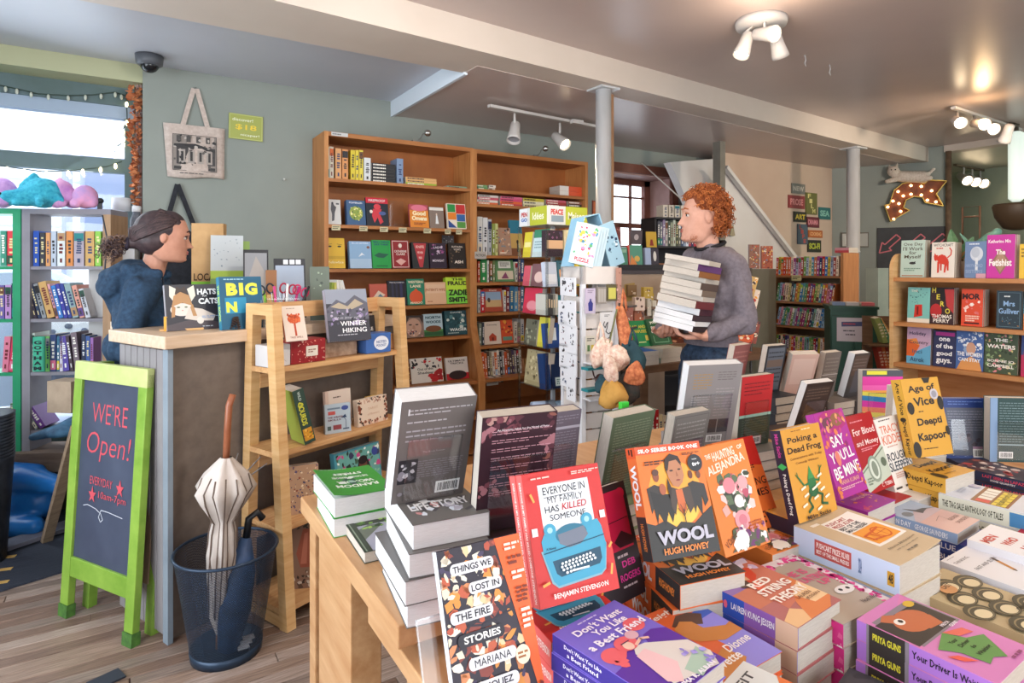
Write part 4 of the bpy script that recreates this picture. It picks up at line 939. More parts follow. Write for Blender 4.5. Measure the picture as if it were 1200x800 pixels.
# --- front faces
pil =lambda cx,cy,w,h,c: [('r',cx-w/2,cy-h/2,cx+w/2,cy+h/2,c),('e',cx-w/2,cy,h*.62,h/2,c),('e',cx+w/2,cy,h*.62,h/2,c)]
lean_book('things',.016,'#2e2633','dark patterned paperback titled Things We Lost in the Fire',[
 ('speck',0,.0,.82,1,120,.075,['#e0913f','#c05a3a','#efe3cf','#d98a5a','#8a3f35','#efe3cf','#f0c99a'],21),('speck',0,0,.8,1,60,.045,['#2e2633','#453a58','#e8d8c0','#b5503a'],22),
 ('l',[(.55,.95),(.62,.7),(.5,.55),(.6,.45),(.52,.3)],.015,'#2a2230'),('l',[(.1,.4),(.25,.5),(.4,.48),(.75,.52)],.02,'#2a2230'),
 ('p',[(.68,1),(1,1),(1,0),(.93,0)],'#e8662c'),
 *pil(.38,.86,.42,.075,'#e4e2e6'),('t','THINGS WE',.38,.86,.45,.042,'#26222c',.02),*pil(.5,.72,.3,.075,'#e4e2e6'),('t','LOST IN',.5,.72,.33,.042,'#26222c',.02),
 *pil(.3,.565,.4,.075,'#e4e2e6'),('t','THE FIRE',.31,.565,.4,.045,'#26222c',.02),*pil(.37,.42,.44,.08,'#26222c'),('t','STORIES',.38,.42,.42,.045,'#efece8',.03),
 *pil(.46,.27,.46,.075,'#e4e2e6'),('t','MARIANA',.46,.27,.42,.045,'#26222c',.0),*pil(.42,.12,.5,.08,'#e4e2e6'),('t','ENRIQUEZ',.42,.12,.46,.048,'#26222c',.02),
 ('e',.8,.235,.085,.06,'#f3e2c4'),('lines',.74,.21,.86,.26,2,'#a86a3c'),('lines',.78,.9,.97,.96,2,'#f9e2cf'),('lines',.8,.8,.97,.87,2,'#7a2c14'),('lines',.82,.7,.98,.77,2,'#f9e2cf'),('lines',.84,.55,.98,.66,4,'#7a2c14'),('lines',.86,.38,.98,.52,4,'#f9e2cf'),('e',.96,.03,.022,.016,'#7a2018'),('t','AUTHOR OF THE DANGERS',.3,.03,.5,.02,'#efece8')],
 sart=[('r',.0,0,1,1,'#dfe0e6')],spine='L',scover='#dfe0e6',stand=False)
M =Mframe(POS['things'][:3],POS['things'][3],POS['things'][4])
acrylic_easel(M @ Matrix.Translation((-.015,-.09,-.03)),.17,.22,'large clear acrylic riser behind the dark patterned paperback at the table front')
keys_ =[]
for r_,(n_,x0_,yy_) in enumerate([(9,.33,.285),(10,.315,.262),(10,.325,.24),(3,.36,.216)]):
    for k_ in range(n_): keys_.append(('e',x0_+k_*.045,yy_+k_*.0035,.017,.0105,'#e9eef0'))
TYPEW =[('p',[(.1,.4),(.87,.44),(.93,.36),(.87,.17),(.8,.135),(.25,.115),(.18,.16)],'#7fa9b8'),('p',[(.12,.47),(.16,.52),(.86,.56),(.9,.5),(.92,.36),(.86,.18),(.8,.15),(.25,.13),(.2,.17),(.13,.36)],'#3f9cbc'),
 ('p',[(.22,.315),(.84,.345),(.84,.26),(.8,.22),(.3,.19),(.25,.22)],'#1c4a62'),('e',.5,.49,.2,.075,'#2a6f8a'),('p',[(.33,.5),(.67,.53),(.71,.46),(.6,.4),(.45,.39),(.34,.43)],'#6f7686'),('r',.44,.21,.66,.225,'#e9eef0'),
 ('e',.24,.545,.075,.05,'#3f9cbc'),('e',.24,.545,.035,.024,'#9fd0e0'),('e',.72,.575,.075,.05,'#3f9cbc'),('e',.72,.575,.035,.024,'#9fd0e0'),('r',.02,.52,.09,.58,'#dfe2e6'),('r',.9,.56,.97,.62,'#dfe2e6'),('l',[(.13,.38),(.91,.43)],.008,'#173a50'),
 ('t','A Novel',.22,.41,.12,.018,'#173a50')]+keys_
EVA =[('r',.17,.5,.83,.9,'#c9ced6'),('r',.175,.505,.825,.895,'#e2e5ea'),('t','EVERYONE IN',.5,.845,.55,.06,'#2a2830',.012),('t','MY FAMILY',.5,.77,.46,.05,'#2a2830',0),('t','HAS',.31,.7,.18,.05,'#2a2830',.012),('t','KILLED',.6,.705,.32,.052,'#b8262c',.015,0,.2),('t','SOMEONE',.5,.635,.46,.046,'#2a2830',0),('l',[(.23,.795),(.62,.8)],.006,'#2a2830'),
 *TYPEW,('t','BENJAMIN STEVENSON',.5,.065,.68,.048,'#f4e7e0',.015),('lines',.08,.945,.42,.965,1,'#f2c9bf'),('lines',.6,.94,.96,.97,2,'#f2c9bf'),('l',[(.05,.84),(.08,.78)],.025,'#e6a24a'),('l',[(.93,.33),(.97,.36)],.025,'#e6a24a'),('l',[(.05,.16),(.13,.175)],.025,'#e6a24a'),('l',[(.93,.2),(.9,.13)],.025,'#e6a24a')]
EVS =[('t','EVERYONE IN MY FAMILY HAS KILLED SOMEONE',.42,.5,.72,.3,'#f7ded6',.02),('t','STEVENSON',.88,.5,.18,.3,'#f7ded6',.02)]
lean_book('everyone',.024,'#cb2f2c','red paperback titled Everyone in My Family Has Killed Someone',EVA,EVS,n=2,copylabel='red paperback behind the front red typewriter cover, same title',scover='#e0605c')
P_ =BLpos(646,752,.885,-5.9,.147,.197)
flat_book('',.037,'#cb2f2c','red typewriter paperback lying flat under the leaning red one',EVA,EVS,P=P_,scover='#e0605c',jit=2)
# dark book with pink block
lean_book('grady',.022,'#2a2025','dark paperback with crimson block behind the red typewriter book',[('r',.08,.42,.92,.94,'#b81440'),('e',.85,.9,.1,.05,'#b81440'),('l',[(.05,.66),(.9,.68)],.012,'#3a0f1c'),('p',[(.5,.5),(.7,.58),(.94,.5),(.94,.44),(.6,.44)],'#3a0f1c'),('t','DEB',.72,.3,.3,.055,'#c92f86',.02),('t','ROGERS',.7,.19,.45,.06,'#c92f86',.02),('lines',.5,.35,.9,.39,1,'#b8a8ac'),('lines',.5,.1,.9,.13,1,'#b8a8ac')])
# wool
WOOLA =[('r',0,.3,1,.93,'#e2752c'),('e',.5,.55,.4,.3,'#eca13a'),('e',.52,.42,.28,.16,'#f2bd4c'),('r',0,.925,1,1,'#d6532c'),('t','SILO SERIES BOOK ONE',.5,.958,.92,.038,'#f7efe8',.03),
 ('p',[(0,.33),(.12,.3),(.28,.33),(.42,.26),(.5,.3),(.7,.27),(.85,.34),(1,.4),(1,0),(0,0)],'#33312f'),
 # group of figures
 ('p',[(.08,.62),(.2,.65),(.3,.62),(.34,.45),(.33,.36),(.3,.42),(.27,.3),(.22,.42),(.18,.36),(.15,.45),(.1,.4)],'#3a3330'),('p',[(.12,.6),(.25,.56),(.42,.55),(.44,.4),(.38,.3),(.34,.4),(.27,.28),(.2,.4),(.16,.3)],'#2a2624'),
 ('p',[(.7,.62),(.78,.64),(.95,.6),(.97,.45),(.9,.4),(.88,.5),(.84,.32),(.78,.42),(.74,.35)],'#34302e'),
 ('p',[(.4,.62),(.55,.58),(.72,.6),(.74,.42),(.66,.36),(.6,.5),(.5,.48),(.44,.36),(.4,.44)],'#4a3c34'),('p',[(.5,.58),(.6,.58),(.62,.4),(.56,.36),(.5,.4)],'#c9683a'),
 ('e',.24,.72,.045,.05,'#8a4a34'),('e',.31,.6,.05,.05,'#a85c3c'),('e',.24,.755,.05,.03,'#5a3a30'),('e',.76,.7,.035,.04,'#6a3a2c'),('e',.88,.69,.035,.035,'#6f4434'),
 ('e',.52,.79,.125,.11,'#3a2a28'),('p',[(.41,.8),(.44,.84),(.58,.85),(.65,.78),(.66,.7),(.62,.64),(.55,.6),(.47,.62),(.42,.7)],'#b57a58'),('p',[(.4,.76),(.4,.86),(.5,.91),(.62,.88),(.66,.8),(.6,.85),(.47,.84),(.43,.76)],'#33241f'),('e',.48,.755,.03,.008,'#33241f'),('e',.6,.76,.025,.008,'#33241f'),('p',[(.55,.75),(.575,.7),(.54,.7)],'#9a6246'),('e',.56,.665,.035,.008,'#8a4038'),('p',[(.4,.7),(.44,.6),(.4,.5),(.38,.6)],'#33241f'),
 ('e',.86,.8,.115,.08,'#2a2a2e'),('t','NOW',.86,.835,.07,.012,'#e6e6e6'),('t','tv+',.87,.79,.12,.035,'#f0f0f0',.03),('lines',.1,.82,.42,.865,2,'#4a2a1c'),('lines',.68,.88,.95,.905,2,'#4a2a1c'),
 ('l',[(.56,.29),(.56,.4)],.014,'#2a2422'),('l',[(.56,.34),(.48,.42)],.008,'#2a2422'),('l',[(.56,.35),(.65,.43)],.008,'#2a2422'),('l',[(.56,.38),(.52,.45)],.007,'#2a2422'),('l',[(.56,.38),(.61,.46)],.007,'#2a2422'),
 ('t','WOOL',.52,.185,.82,.12,'#b9b5c2',.045),('t','HUGH HOWEY',.5,.07,.66,.055,'#e8873a',.025)]
WOOLS =[('r',.62,0,1,1,'#2c2a2a'),('r',0,0,.1,1,'#d6532c'),('lines',.015,.2,.09,.8,2,'#2a1a14'),('t','WOOL',.36,.5,.4,.62,'#ece9ee',.04),('t','HUGH HOWEY',.8,.5,.24,.32,'#e8873a',.02)]
lean_book('wool',.034,'#dc6a2e','orange paperback titled Wool with a group of figures',WOOLA,WOOLS,scover='#dd6a34')
P_ =BLpos(797,686,.898,-12,.142,.2)
flat_book('',.042,'#dc6a2e','orange and black Wool paperback lying flat below the leaning one',WOOLA,WOOLS,P=P_,jit=5,scover='#dd6a34')
HAUA =[('t','THE',.13,.9,.12,.045,'#f6e4d2',.03,6),('t','HAUNTING',.47,.9,.5,.085,'#f6e4d2',.02,5),('t','OF',.86,.935,.12,.04,'#f6e4d2',.03,6),('t','ALEJANDRA',.48,.79,.86,.11,'#f6e4d2',.02,8),
 ('p',[(.3,.62),(.42,.68),(.72,.62),(.85,.5),(.7,.36),(.5,.3),(.34,.38),(.24,.5)],'#3c4238'),('speck',.22,.33,.88,.68,52,.09,['#e8949c','#f2c9c4','#5f7054','#3a4434','#f4ece6','#b9566a','#dba9a0'],12),('e',.42,.6,.13,.075,'#dd8792'),('e',.72,.6,.11,.065,'#e6a3a6'),('e',.55,.44,.1,.06,'#f3e2dc'),
 ('e',.52,.27,.16,.09,'#e39aa0'),('e',.53,.27,.09,.05,'#cf7a86'),('p',[(.15,.02),(.4,.12),(.75,.16),(.98,.1),(.98,.02)],'#5a5a48'),('speck',.3,.02,.98,.22,26,.09,['#f0e6dc','#6d3a6a','#4c5a3c','#f7efe8','#c9868f'],14),('e',.42,.11,.14,.08,'#f2ebe2'),('t','V.Castro',.18,.13,.28,.06,'#5a2414',.01,28),('lines',.62,.16,.92,.24,3,'#b5562c')]
lean_book('haunting',.024,'#e2823a','orange paperback titled The Haunting of Alejandra with flowers',HAUA)
lean_book('levy',.02,'#dd6f2e','orange and red Levy paperback peeking out behind the flowered one',[('p',[(.5,1),(1,1),(1,.66),(.6,.7)],'#c42220'),('lines',.6,.62,.8,.69,3,'#4a1c14'),('t','NOTHING',.55,.5,.85,.08,'#3a1a14',.01),('t','COMES',.6,.38,.7,.08,'#3a1a14',.01),('t','LEVY',.72,.12,.42,.12,'#4a1f16',.01)])
P_ =BLpos(905,650,.862,-2,.135,.205)
flat_book('',.033,'#e0803a','orange flowered paperback lying flat under the leaning flowered one',HAUA,P=P_,jit=6)
FROG =[('e',.5,.36,.1,.13,'#2f6f3c'),('p',[(.42,.42),(.5,.56),(.58,.42)],'#3c8a48'),('e',.5,.28,.12,.06,'#2a6238'),('l',[(.44,.38),(.3,.36),(.18,.47)],.03,'#2f6f3c'),('l',[(.56,.4),(.68,.38),(.76,.5)],.03,'#2f6f3c'),('l',[(.44,.26),(.34,.2),(.4,.12),(.28,.08)],.04,'#24552f'),('l',[(.56,.26),(.7,.22),(.64,.13),(.78,.11)],.04,'#24552f'),
 ('l',[(.18,.47),(.13,.5)],.015,'#2f6f3c'),('l',[(.18,.47),(.17,.52)],.015,'#2f6f3c'),('l',[(.76,.5),(.74,.54)],.015,'#2f6f3c'),('l',[(.76,.5),(.81,.53)],.015,'#2f6f3c')]
FROG += [('p',[(x-.06,y-.012),(x+.06,y+.012),(x+.05,y+.035),(x-.07,y+.01)],'#efe3c8') for x,y in [(.26,.33),(.3,.25),(.22,.15),(.64,.33),(.72,.27),(.52,.3),(.52,.2),(.8,.18),(.55,.08),(.7,.42)]]
POKA =[('lines',.25,.955,.5,.97,1,'#7a3a14'),('lines',.52,.955,.8,.97,1,'#f6e6c8'),('t','Poking a',.5,.86,.76,.085,'#2a1c14',.022),('t','Dead Frog',.5,.75,.86,.09,'#2a1c14',.022),('t','Conversations with Today',.5,.665,.82,.035,'#7a4a1c'),('t','Comedy Writers',.5,.61,.6,.032,'#7a4a1c'),*FROG,('t','Mike Sacks',.5,.03,.6,.045,'#2a1c14',.02)]
POKS =[('r',0,0,1,1,'#2c1f33'),('t','Mike Sacks',.17,.5,.26,.36,'#c43a8a',.02),('e',.4,.5,.03,.3,'#3fae5a'),('p',[(.36,.5),(.4,.95),(.44,.5),(.4,.05)],'#3fae5a'),('t','Poking a Dead Frog',.7,.5,.44,.4,'#f0ece4',.02)]
lean_book('poking',.026,'#cf9234','ochre paperback titled Poking a Dead Frog',POKA,POKS,scover='#2c1f33')
stack_under((1.30,.80),0,.14,.2,.90,BZ,.04,'#cf9234','ochre frog paperback copy',scover='#2c1f33')
SAYA =[('p',[(.1,.95),(.35,1),(.9,1),(.96,.8),(.7,.75),(.3,.74)],'#a8256f'),('e',.38,.86,.2,.07,'#6a3a4a'),('e',.68,.88,.2,.08,'#8a5a3c'),('speck',.08,.55,.95,.98,34,.06,['#dd7a4a','#c2447a','#8f1f6a','#e89a6a'],31),
 ('t','SAY',.5,.64,.45,.13,'#f4ece8',.02,3),('t',"YOU'LL",.5,.47,.82,.13,'#f4ece8',.02,3),('t','BE MINE',.52,.29,.88,.13,'#f4ece8',.02,3),('e',.34,.44,.08,.09,'#d9786a'),('t','NAINA KUMAR',.5,.17,.65,.05,'#e39a9a',.02),('lines',.15,.08,.9,.12,2,'#e8b0b8'),('speck',.02,.03,.2,.2,8,.05,['#dd7a4a','#e89a6a'],3),('speck',.8,.08,.98,.3,8,.05,['#dd7a4a','#e89a6a'],5)]
lean_book('sayyoull',.022,'#a82a8c',"magenta paperback titled Say You'll Be Mine",SAYA,[('t',"SAY YOU'LL BE MINE",.4,.5,.6,.5,'#f4ece8',.02)],scover='#b43a9c')
P_ =BLpos(1017,600,.866,2,.14,.2)
flat_book('',.033,'#9c2c92','magenta paperback lying flat under the leaning magenta one',[('t','MINE',.3,.75,.3,.1,'#efe2ee'),('speck',.1,.05,.9,.6,30,.05,['#dd7a4a','#c2447a','#e89a6a'],33),('t','NAINA KUMAR',.6,.3,.55,.06,'#e8b0b8')],[('t',"SAY YOU'LL BE MINE",.5,.5,.7,.4,'#f4ece8',.02)],P=P_,jit=2)
lean_book('blood',.022,'#a5161f','dark red paperback titled For Blood and Money',[('lines',.1,.9,.9,.93,1,'#d9808a'),('t','For Blood',.5,.78,.82,.09,'#f0d8d4',.008),('t','and Money',.52,.62,.84,.09,'#f0d8d4',.008),('lines',.2,.52,.85,.57,2,'#d9808a'),('p',[(0,.3),(1,.56),(1,.14),(0,.02)],'#b9c0ae'),('p',[(0,.28),(1,.52),(1,.5),(0,.26)],'#6f7a68'),('e',.45,.28,.22,.17,'#8a9484'),('e',.45,.28,.17,.13,'#c9cfc0'),('e',.46,.28,.1,.1,'#7f8878'),('e',.85,.33,.1,.06,'#5f6a58'),('lines',.08,.1,.3,.2,3,'#7a8472'),('t','C. TOBIN',.72,.06,.4,.05,'#efd0cc',.02)])
stack_under((1.71,.92),1,.13,.19,.84,BZ,.033,'#a5161f','dark red money paperback copy')
lean_book('rough',.02,'#e2dbd4','white paperback titled Rough Sleepers by Tracy Kidder',[('lines',.15,.95,.9,.98,1,'#5a5250'),('t','TRACY',.5,.84,.8,.11,'#d9785a',.01),('t','KIDDER',.52,.7,.86,.12,'#d9785a',.01),('lines',.2,.59,.85,.62,1,'#c99a8a'),('t','ROUGH',.48,.47,.8,.11,'#2c3a48',.015),('t','SLEEPERS',.52,.34,.92,.12,'#2c3a48',.015),('e',.85,.54,.07,.05,'#d9a03c'),('lines',.2,.18,.9,.26,3,'#c99a8a'),('r',.06,.05,.3,.075,'#3c3434'),('r',.45,.05,.6,.075,'#3c3434'),('r',.75,.05,.92,.075,'#3c3434')],n=2,copylabel='white paperback behind the front Rough Sleepers cover')
stack_under((1.84,.9),1,.13,.19,.835,BZ,.03,'#d9d2cc','white Rough Sleepers paperback copy')
AGEA =[('t','Age of',.5,.86,.72,.11,'#241c14',.03,2),('t','Vice',.5,.7,.55,.11,'#241c14',.03,2),('t','Deepti',.55,.43,.66,.12,'#241c14',.03,2),('t','Kapoor',.55,.24,.76,.13,'#241c14',.03,2),('p',[(.55,1),(.78,1),(.72,.93),(.6,.93)],'#241c14'),('e',.12,.62,.09,.08,'#241c14'),('e',.93,.66,.08,.09,'#241c14'),('e',.08,.1,.1,.1,'#241c14'),('e',.8,.78,.11,.07,'#b9b3b8'),('e',.8,.78,.07,.045,'#8f8a92'),('lines',.3,.56,.5,.58,1,'#241c14'),('lines',.25,.09,.85,.11,1,'#5a4020'),('e',.97,.3,.05,.06,'#241c14')]
AGES =[('t','Age of Vice',.25,.5,.42,.5,'#241c14',.02),('e',.52,.5,.03,.3,'#241c14'),('t','Deepti Kapoor',.76,.5,.42,.5,'#241c14',.02)]
lean_book('ageofvice',.032,'#cc962f','mustard hardcover titled Age of Vice by Deepti Kapoor',AGEA,AGES,scover='#d9a63f')
P_ =BLpos(1108,561,.892,-4,.15,.215)
flat_book('',.045,'#cc962f','mustard Age of Vice copy lying flat under the leaning one',AGEA,AGES,P=P_,jit=7,scover='#d9a63f')

# --- flat books in front
DWA =[('p',[(0,0),(.75,0),(.72,.28),(.6,.36),(.5,.34),(.42,.5),(.25,.5),(.18,.42),(0,.4)],'#5b2f9a'),('p',[(.55,.36),(.7,.55),(.85,.56),(1,.5),(1,0),(.7,0)],'#5b2f9a'),('e',.2,.53,.14,.085,'#e5646a'),('e',.78,.68,.13,.08,'#e5646a'),('speck',.1,.42,.35,.52,6,.05,['#e5646a'],3),
 ('p',[(.38,.44),(.46,.5),(.6,.48),(.98,.3),(1,.12),(.88,0),(.3,.08)],'#d9cfc9'),('p',[(.36,.42),(.52,.44),(.6,.2),(.4,.05),(.28,.12)],'#e8bdc0'),('p',[(.55,.12),(.95,.22),(.9,.05),(.6,0)],'#a8bfae'),('e',.44,.56,.14,.08,'#e2636a'),('e',.43,.53,.06,.045,'#e9c0ae'),('e',.6,.6,.08,.05,'#d8a9b4'),('l',[(.5,.5),(.62,.53),(.7,.5)],.035,'#e9b9a8'),('l',[(.38,.57),(.5,.57)],.012,'#3a2a4a'),
 ('t',"Don't Want",.5,.87,.72,.075,'#f4ebf4',.025),('t','You Like',.55,.78,.5,.07,'#f4ebf4',.025),('t','a Best Friend',.5,.68,.86,.08,'#f4ebf4',.025),('lines',.3,.93,.8,.955,1,'#c9c0e8'),('speck',.72,.05,.97,.25,12,.04,['#a99ae0','#8f80d0'],12),('t','EMMA R. ALBAN',.56,.03,.6,.04,'#f4ebf4',.03)]
DWS =[('t',"Don't Want You Like",.3,.68,.36,.24,'#f0ecf8',.02),('t','a Best Friend',.3,.32,.3,.24,'#f0ecf8',.02),('t','ALBAN',.8,.5,.16,.4,'#f0ecf8',.02)]
flat_book('dontwant',.028,'#7a68c8',"violet paperback titled Don't Want You Like a Best Friend",DWA,DWS,scover='#3d2f8a',jit=3)
P_ =(.545,.575,.80,14,90,.14,.21)
flat_book('',.028,'#a878c8','lilac paperback with JIN lettering at the bottom edge',[('t','JIN',.62,.86,.3,.07,'#c9304a',.03),('t','CRAFT',.6,.72,.5,.08,'#efe6f4',.02),('t','CODE',.6,.6,.4,.08,'#efe6f4',.02),('lines',.1,.93,.8,.95,1,'#e6d8f0'),('e',.2,.84,.04,.03,'#8a2c4a')],P=P_,jit=3)
WEI =[('r',0,.0,1,1,'#dd6536'),('p',[(.5,.78),(1,.7),(1,0),(.35,0),(.6,.3)],'#8f86d8'),('p',[(.62,.78),(1,.82),(1,.7),(.75,.68)],'#3f5fbf'),('p',[(.35,.74),(.55,.84),(.72,.82),(.85,.74),(.7,.62),(.6,.66),(.45,.62)],'#5a3f34'),('p',[(.36,.7),(.5,.76),(.62,.7),(.64,.58),(.9,.5),(1,.52),(1,.38),(.66,.36),(.4,.46),(.3,.56)],'#c77f3e'),('e',.42,.66,.11,.06,'#c98042'),('p',[(.1,.2),(.5,.3),(.6,.12),(.35,0),(.1,0)],'#c77f3e'),
 ('t','Weightless',.5,.91,.9,.09,'#f2dcd0',.02,4,.2),('t','Evette',.38,.17,.42,.09,'#f4ece8',.02,4,.2),('t','Dionne',.72,.28,.42,.09,'#f4ece8',.02,4,.2),('lines',.6,.84,.95,.88,3,'#e8a58a')]
flat_book('weightless',.03,'#dd6536','orange paperback titled Weightless with a reclining woman in lilac',WEI,(),n=4,jit=2,scover='#4a4fa8')
RSA =[('r',0,.6,1,1,'#8d6aa6'),('r',0,.35,1,.62,'#c4745a'),('p',[(.35,.9),(1,.95),(1,.3),(.3,.2)],'#c87560'),('p',[(0,.12),(.3,.2),(.6,0),(0,0)],'#e6b98a'),('p',[(.5,.22),(1,.5),(1,.1),(.75,0),(.3,.0)],'#d9804e'),('p',[(.62,.3),(1,.42),(1,.12),(.7,.12)],'#ecc79a'),
 ('speck',.3,.78,.9,.98,14,.09,['#e9dcec','#d9c9e2','#cdb8d8'],41),('speck',.05,.7,.4,.9,7,.05,['#e9dcec','#d9a9c4'],42),('p',[(.38,.74),(.6,.86),(.8,.84),(.7,.7),(.5,.62)],'#d4492e'),('p',[(.25,.64),(.38,.78),(.46,.7),(.4,.58)],'#5a4234'),('p',[(.4,.72),(.55,.78),(.52,.68)],'#e6b48a'),('p',[(.36,.6),(.6,.66),(.5,.5),(.38,.48)],'#d4573a'),
 ('t','RED',.55,.6,.4,.095,'#f6ece4',.035),('t','STRING',.6,.47,.62,.1,'#f6ece4',.035),('t','THEORY',.62,.33,.68,.1,'#f6ece4',.035),('t','LAUREN',.72,.24,.3,.04,'#6a3a2c',.01),('t','JESSEN',.8,.18,.3,.04,'#6a3a2c',.01),('lines',.1,.85,.3,.9,4,'#c9b8dc')]
RSS =[('r',0,0,.5,1,'#2f4fae'),('r',.5,0,.8,1,'#8a5aa8'),('r',.8,0,1,1,'#dcb59a'),('t','RED STRING',.16,.66,.2,.26,'#f2f0f8',.03),('t','THEORY',.16,.32,.15,.26,'#f2f0f8',.03),('e',.31,.5,.02,.2,'#e0607a'),('t','LAUREN KUNG JESSEN',.58,.5,.42,.4,'#f2e8ee',.02)]
flat_book('redstring',.036,'#b06a6a','purple to orange paperback titled Red String Theory',RSA,RSS,scover='#6a58a8',jit=1.5)
flat_book('band',.042,'#b3a495','beige paperback with pink lettering and floral border',[('r',.88,0,1,1,'#e9dde0'),('r',0,.9,1,1,'#e0d2d6'),('speck',.86,.0,1,1,60,.05,['#d92f86','#e8609c','#f2e6ea','#b92068'],51),('speck',0,.88,1,1,40,.05,['#d92f86','#e8609c','#f2e6ea','#b92068'],52),
 ('t','SHE IS',.5,.72,.45,.09,'#dd5f86',.03),('t','A HAUNTING',.52,.6,.72,.09,'#dd5f86',.03),('t','UP',.7,.5,.2,.08,'#dd5f86',.03),('e',.72,.32,.16,.06,'#e6e2e0'),('e',.66,.33,.03,.02,'#2a2a2c'),('e',.78,.32,.03,.02,'#2a2a2c'),('t','Noel Weir',.78,.12,.3,.045,'#4a3c34',.01)],[('speck',0,0,1,1,40,.03,['#d92f86','#e8609c','#f2e6ea','#b92068'],53)],scover='#d92f86',jit=2)
PUSHA =[('r',.3,.28,.94,.86,'#f1eeea'),('r',.14,.86,.3,.9,'#ece6e0'),
 ('t','PUSHCART',.52,.8,.4,.05,'#b03a3c',.02),('t','PRIZE XLVIII',.54,.735,.42,.05,'#b03a3c',.02),('t','BEST OF THE',.55,.67,.42,.05,'#2f3440',.02),('t','SMALL PRESSES',.57,.61,.44,.045,'#2f3440',.02),('r',.36,.31,.88,.57,'#ee9f3e'),('e',.7,.43,.12,.1,'#d2622a'),('e',.7,.43,.1,.083,'#ee9f3e'),('l',[(.6,.43),(.8,.43)],.01,'#d2622a'),('l',[(.7,.34),(.7,.52)],.01,'#d2622a'),('l',[(.4,.46),(.62,.48),(.78,.5)],.03,'#d2622a'),('l',[(.4,.46),(.44,.36)],.025,'#d2622a'),('l',[(.52,.47),(.56,.36)],.025,'#d2622a'),('l',[(.4,.38),(.62,.35)],.02,'#d2622a'),('t','Edited by Bill Henderson',.6,.2,.6,.03,'#5a5048'),('t','with the prize editors',.6,.15,.5,.022,'#6a6058'),('lines',.45,.08,.8,.11,1,'#7a7066')]
PUSHS =[('r',.22,.25,.58,.8,'#b8504a'),('t','PUSHCART PRIZE XLVIII',.4,.62,.32,.2,'#f2e8e4',.02),('t','BEST OF THE SMALL PRESSES',.4,.4,.32,.14,'#f2e8e4',.02),('t','2024',.66,.5,.03,.5,'#4a6a9a'),('r',.9,.25,.96,.7,'#c9962c'),('t','48',.93,.48,.04,.3,'#2a2420',.03)]
flat_book('pushcart',.06,'#c9b394','thick tan paperback titled Pushcart Prize, Best of the Small Presses',PUSHA,PUSHS,scover='#c2cfe8',curl=.008,jit=2)
LIBA =[('r',0,.45,1,1,'#a9b9cf'),('r',0,0,1,.45,'#d5b3ae'),('p',[(0,.45),(.5,.62),(1,.5),(1,.42),(0,.4)],'#c4b4bc'),('t','LIBERATION',.35,.93,.6,.05,'#4a6a8a',.01),('e',.22,.6,.13,.06,'#7f868e'),('p',[(.4,.72),(.55,.6),(.75,.58),(.98,.5),(.8,.54),(.62,.52),(.5,.5)],'#5a6068'),('l',[(.3,.8),(.45,.78),(.6,.85),(.7,.8)],.006,'#4a5a6a'),('l',[(.3,.3),(.6,.35),(.55,.2)],.006,'#6a5a5a'),('t','GEORGE',.72,.22,.36,.05,'#8a6a66',.01),('t','SAUNDERS',.74,.13,.44,.05,'#8a6a66',.01)]
LIBS =[('t','LIBERATION DAY',.28,.5,.44,.5,'#f0f4fa',.015),('t','GEORGE SAUNDERS',.72,.5,.36,.5,'#f0f4fa',.015)]
flat_book('liberation',.026,'#b0b8c8','pale blue and pink paperback titled Liberation Day by George Saunders',LIBA,LIBS,scover='#8fa9cf',n=1,under=False)
x,y,z,yaw,L,w,h =POS['liberation']
stack_under((x+.008,y-.01),5,.14,.2,z-.0265,BZ,.027,'#3a3a8f','dark blue and violet paperback under the pale blue one',n=3,sart=[('r',0,0,1,1,'#2f4a9a'),('t','BLUE',.8,.5,.2,.5,'#e6ecf6')],scover='#8fb4d8')
TAGA =[('r',.05,.3,1,.68,'#8a5a34')]+[('r',.1+.17*i,.5,.25+.17*i,.64,c) for i,c in enumerate(['#cf3f34','#e6e2dc','#e6e2dc','#e6e2dc','#e6e2dc'])]+[('r',.06+.17*i,.33,.21+.17*i,.47,'#e0c93a') for i in range(5)]+[('t',s,.13+.17*i,.4,.1,.05,'#2a2620',.02) for i,s in enumerate(['THE','20','NEW','OF','US'])]+[('e',.86,.78,.1,.07,'#b9b4c8'),('lines',.3,.8,.7,.88,2,'#b0b4c4')]
flat_book('tags',.028,'#cfd3df','white paperback covered with yellow and red price tags',TAGA,[('t','THE TAG SALE ANTHOLOGY OF TALES',.35,.5,.62,.4,'#3a3a20',.02),('r',.72,.1,1,.9,'#4a86b8')],scover='#e0e0cf',n=3,under=True)
LAPA =[('speck',.02,.3,.98,.98,40,.1,['#8a4a44','#c9b4ac','#5a3434','#d9ccc4','#a83a34'],61),('p',[(.6,.1),(1,.2),(1,0),(.5,0)],'#cf4a3c')]
flat_book('lapaz',.028,'#3c2c34','dark paperback titled Last Seen in Lapaz',LAPA,[('t','LAST SEEN IN LAPAZ',.6,.62,.5,.3,'#d9405a',.02),('t','KWEI QUARTEY',.6,.28,.3,.22,'#e6e0e0',.02),('e',.14,.5,.1,.4,'#8f9fb8')],scover='#2a3350',n=2,under=True,support=TZ-.02)
MENA =[('t','MEN',.3,.85,.42,.1,'#c03a34',.045),('t','WHO',.45,.68,.42,.1,'#c03a34',.045),('t','HATE',.55,.5,.5,.1,'#c03a34',.045),('t','WOMEN',.6,.32,.6,.1,'#c03a34',.045)]
flat_book('men',.03,'#e4e4ea','white paperback with bold red words Men Who Hate',MENA,(),n=3)
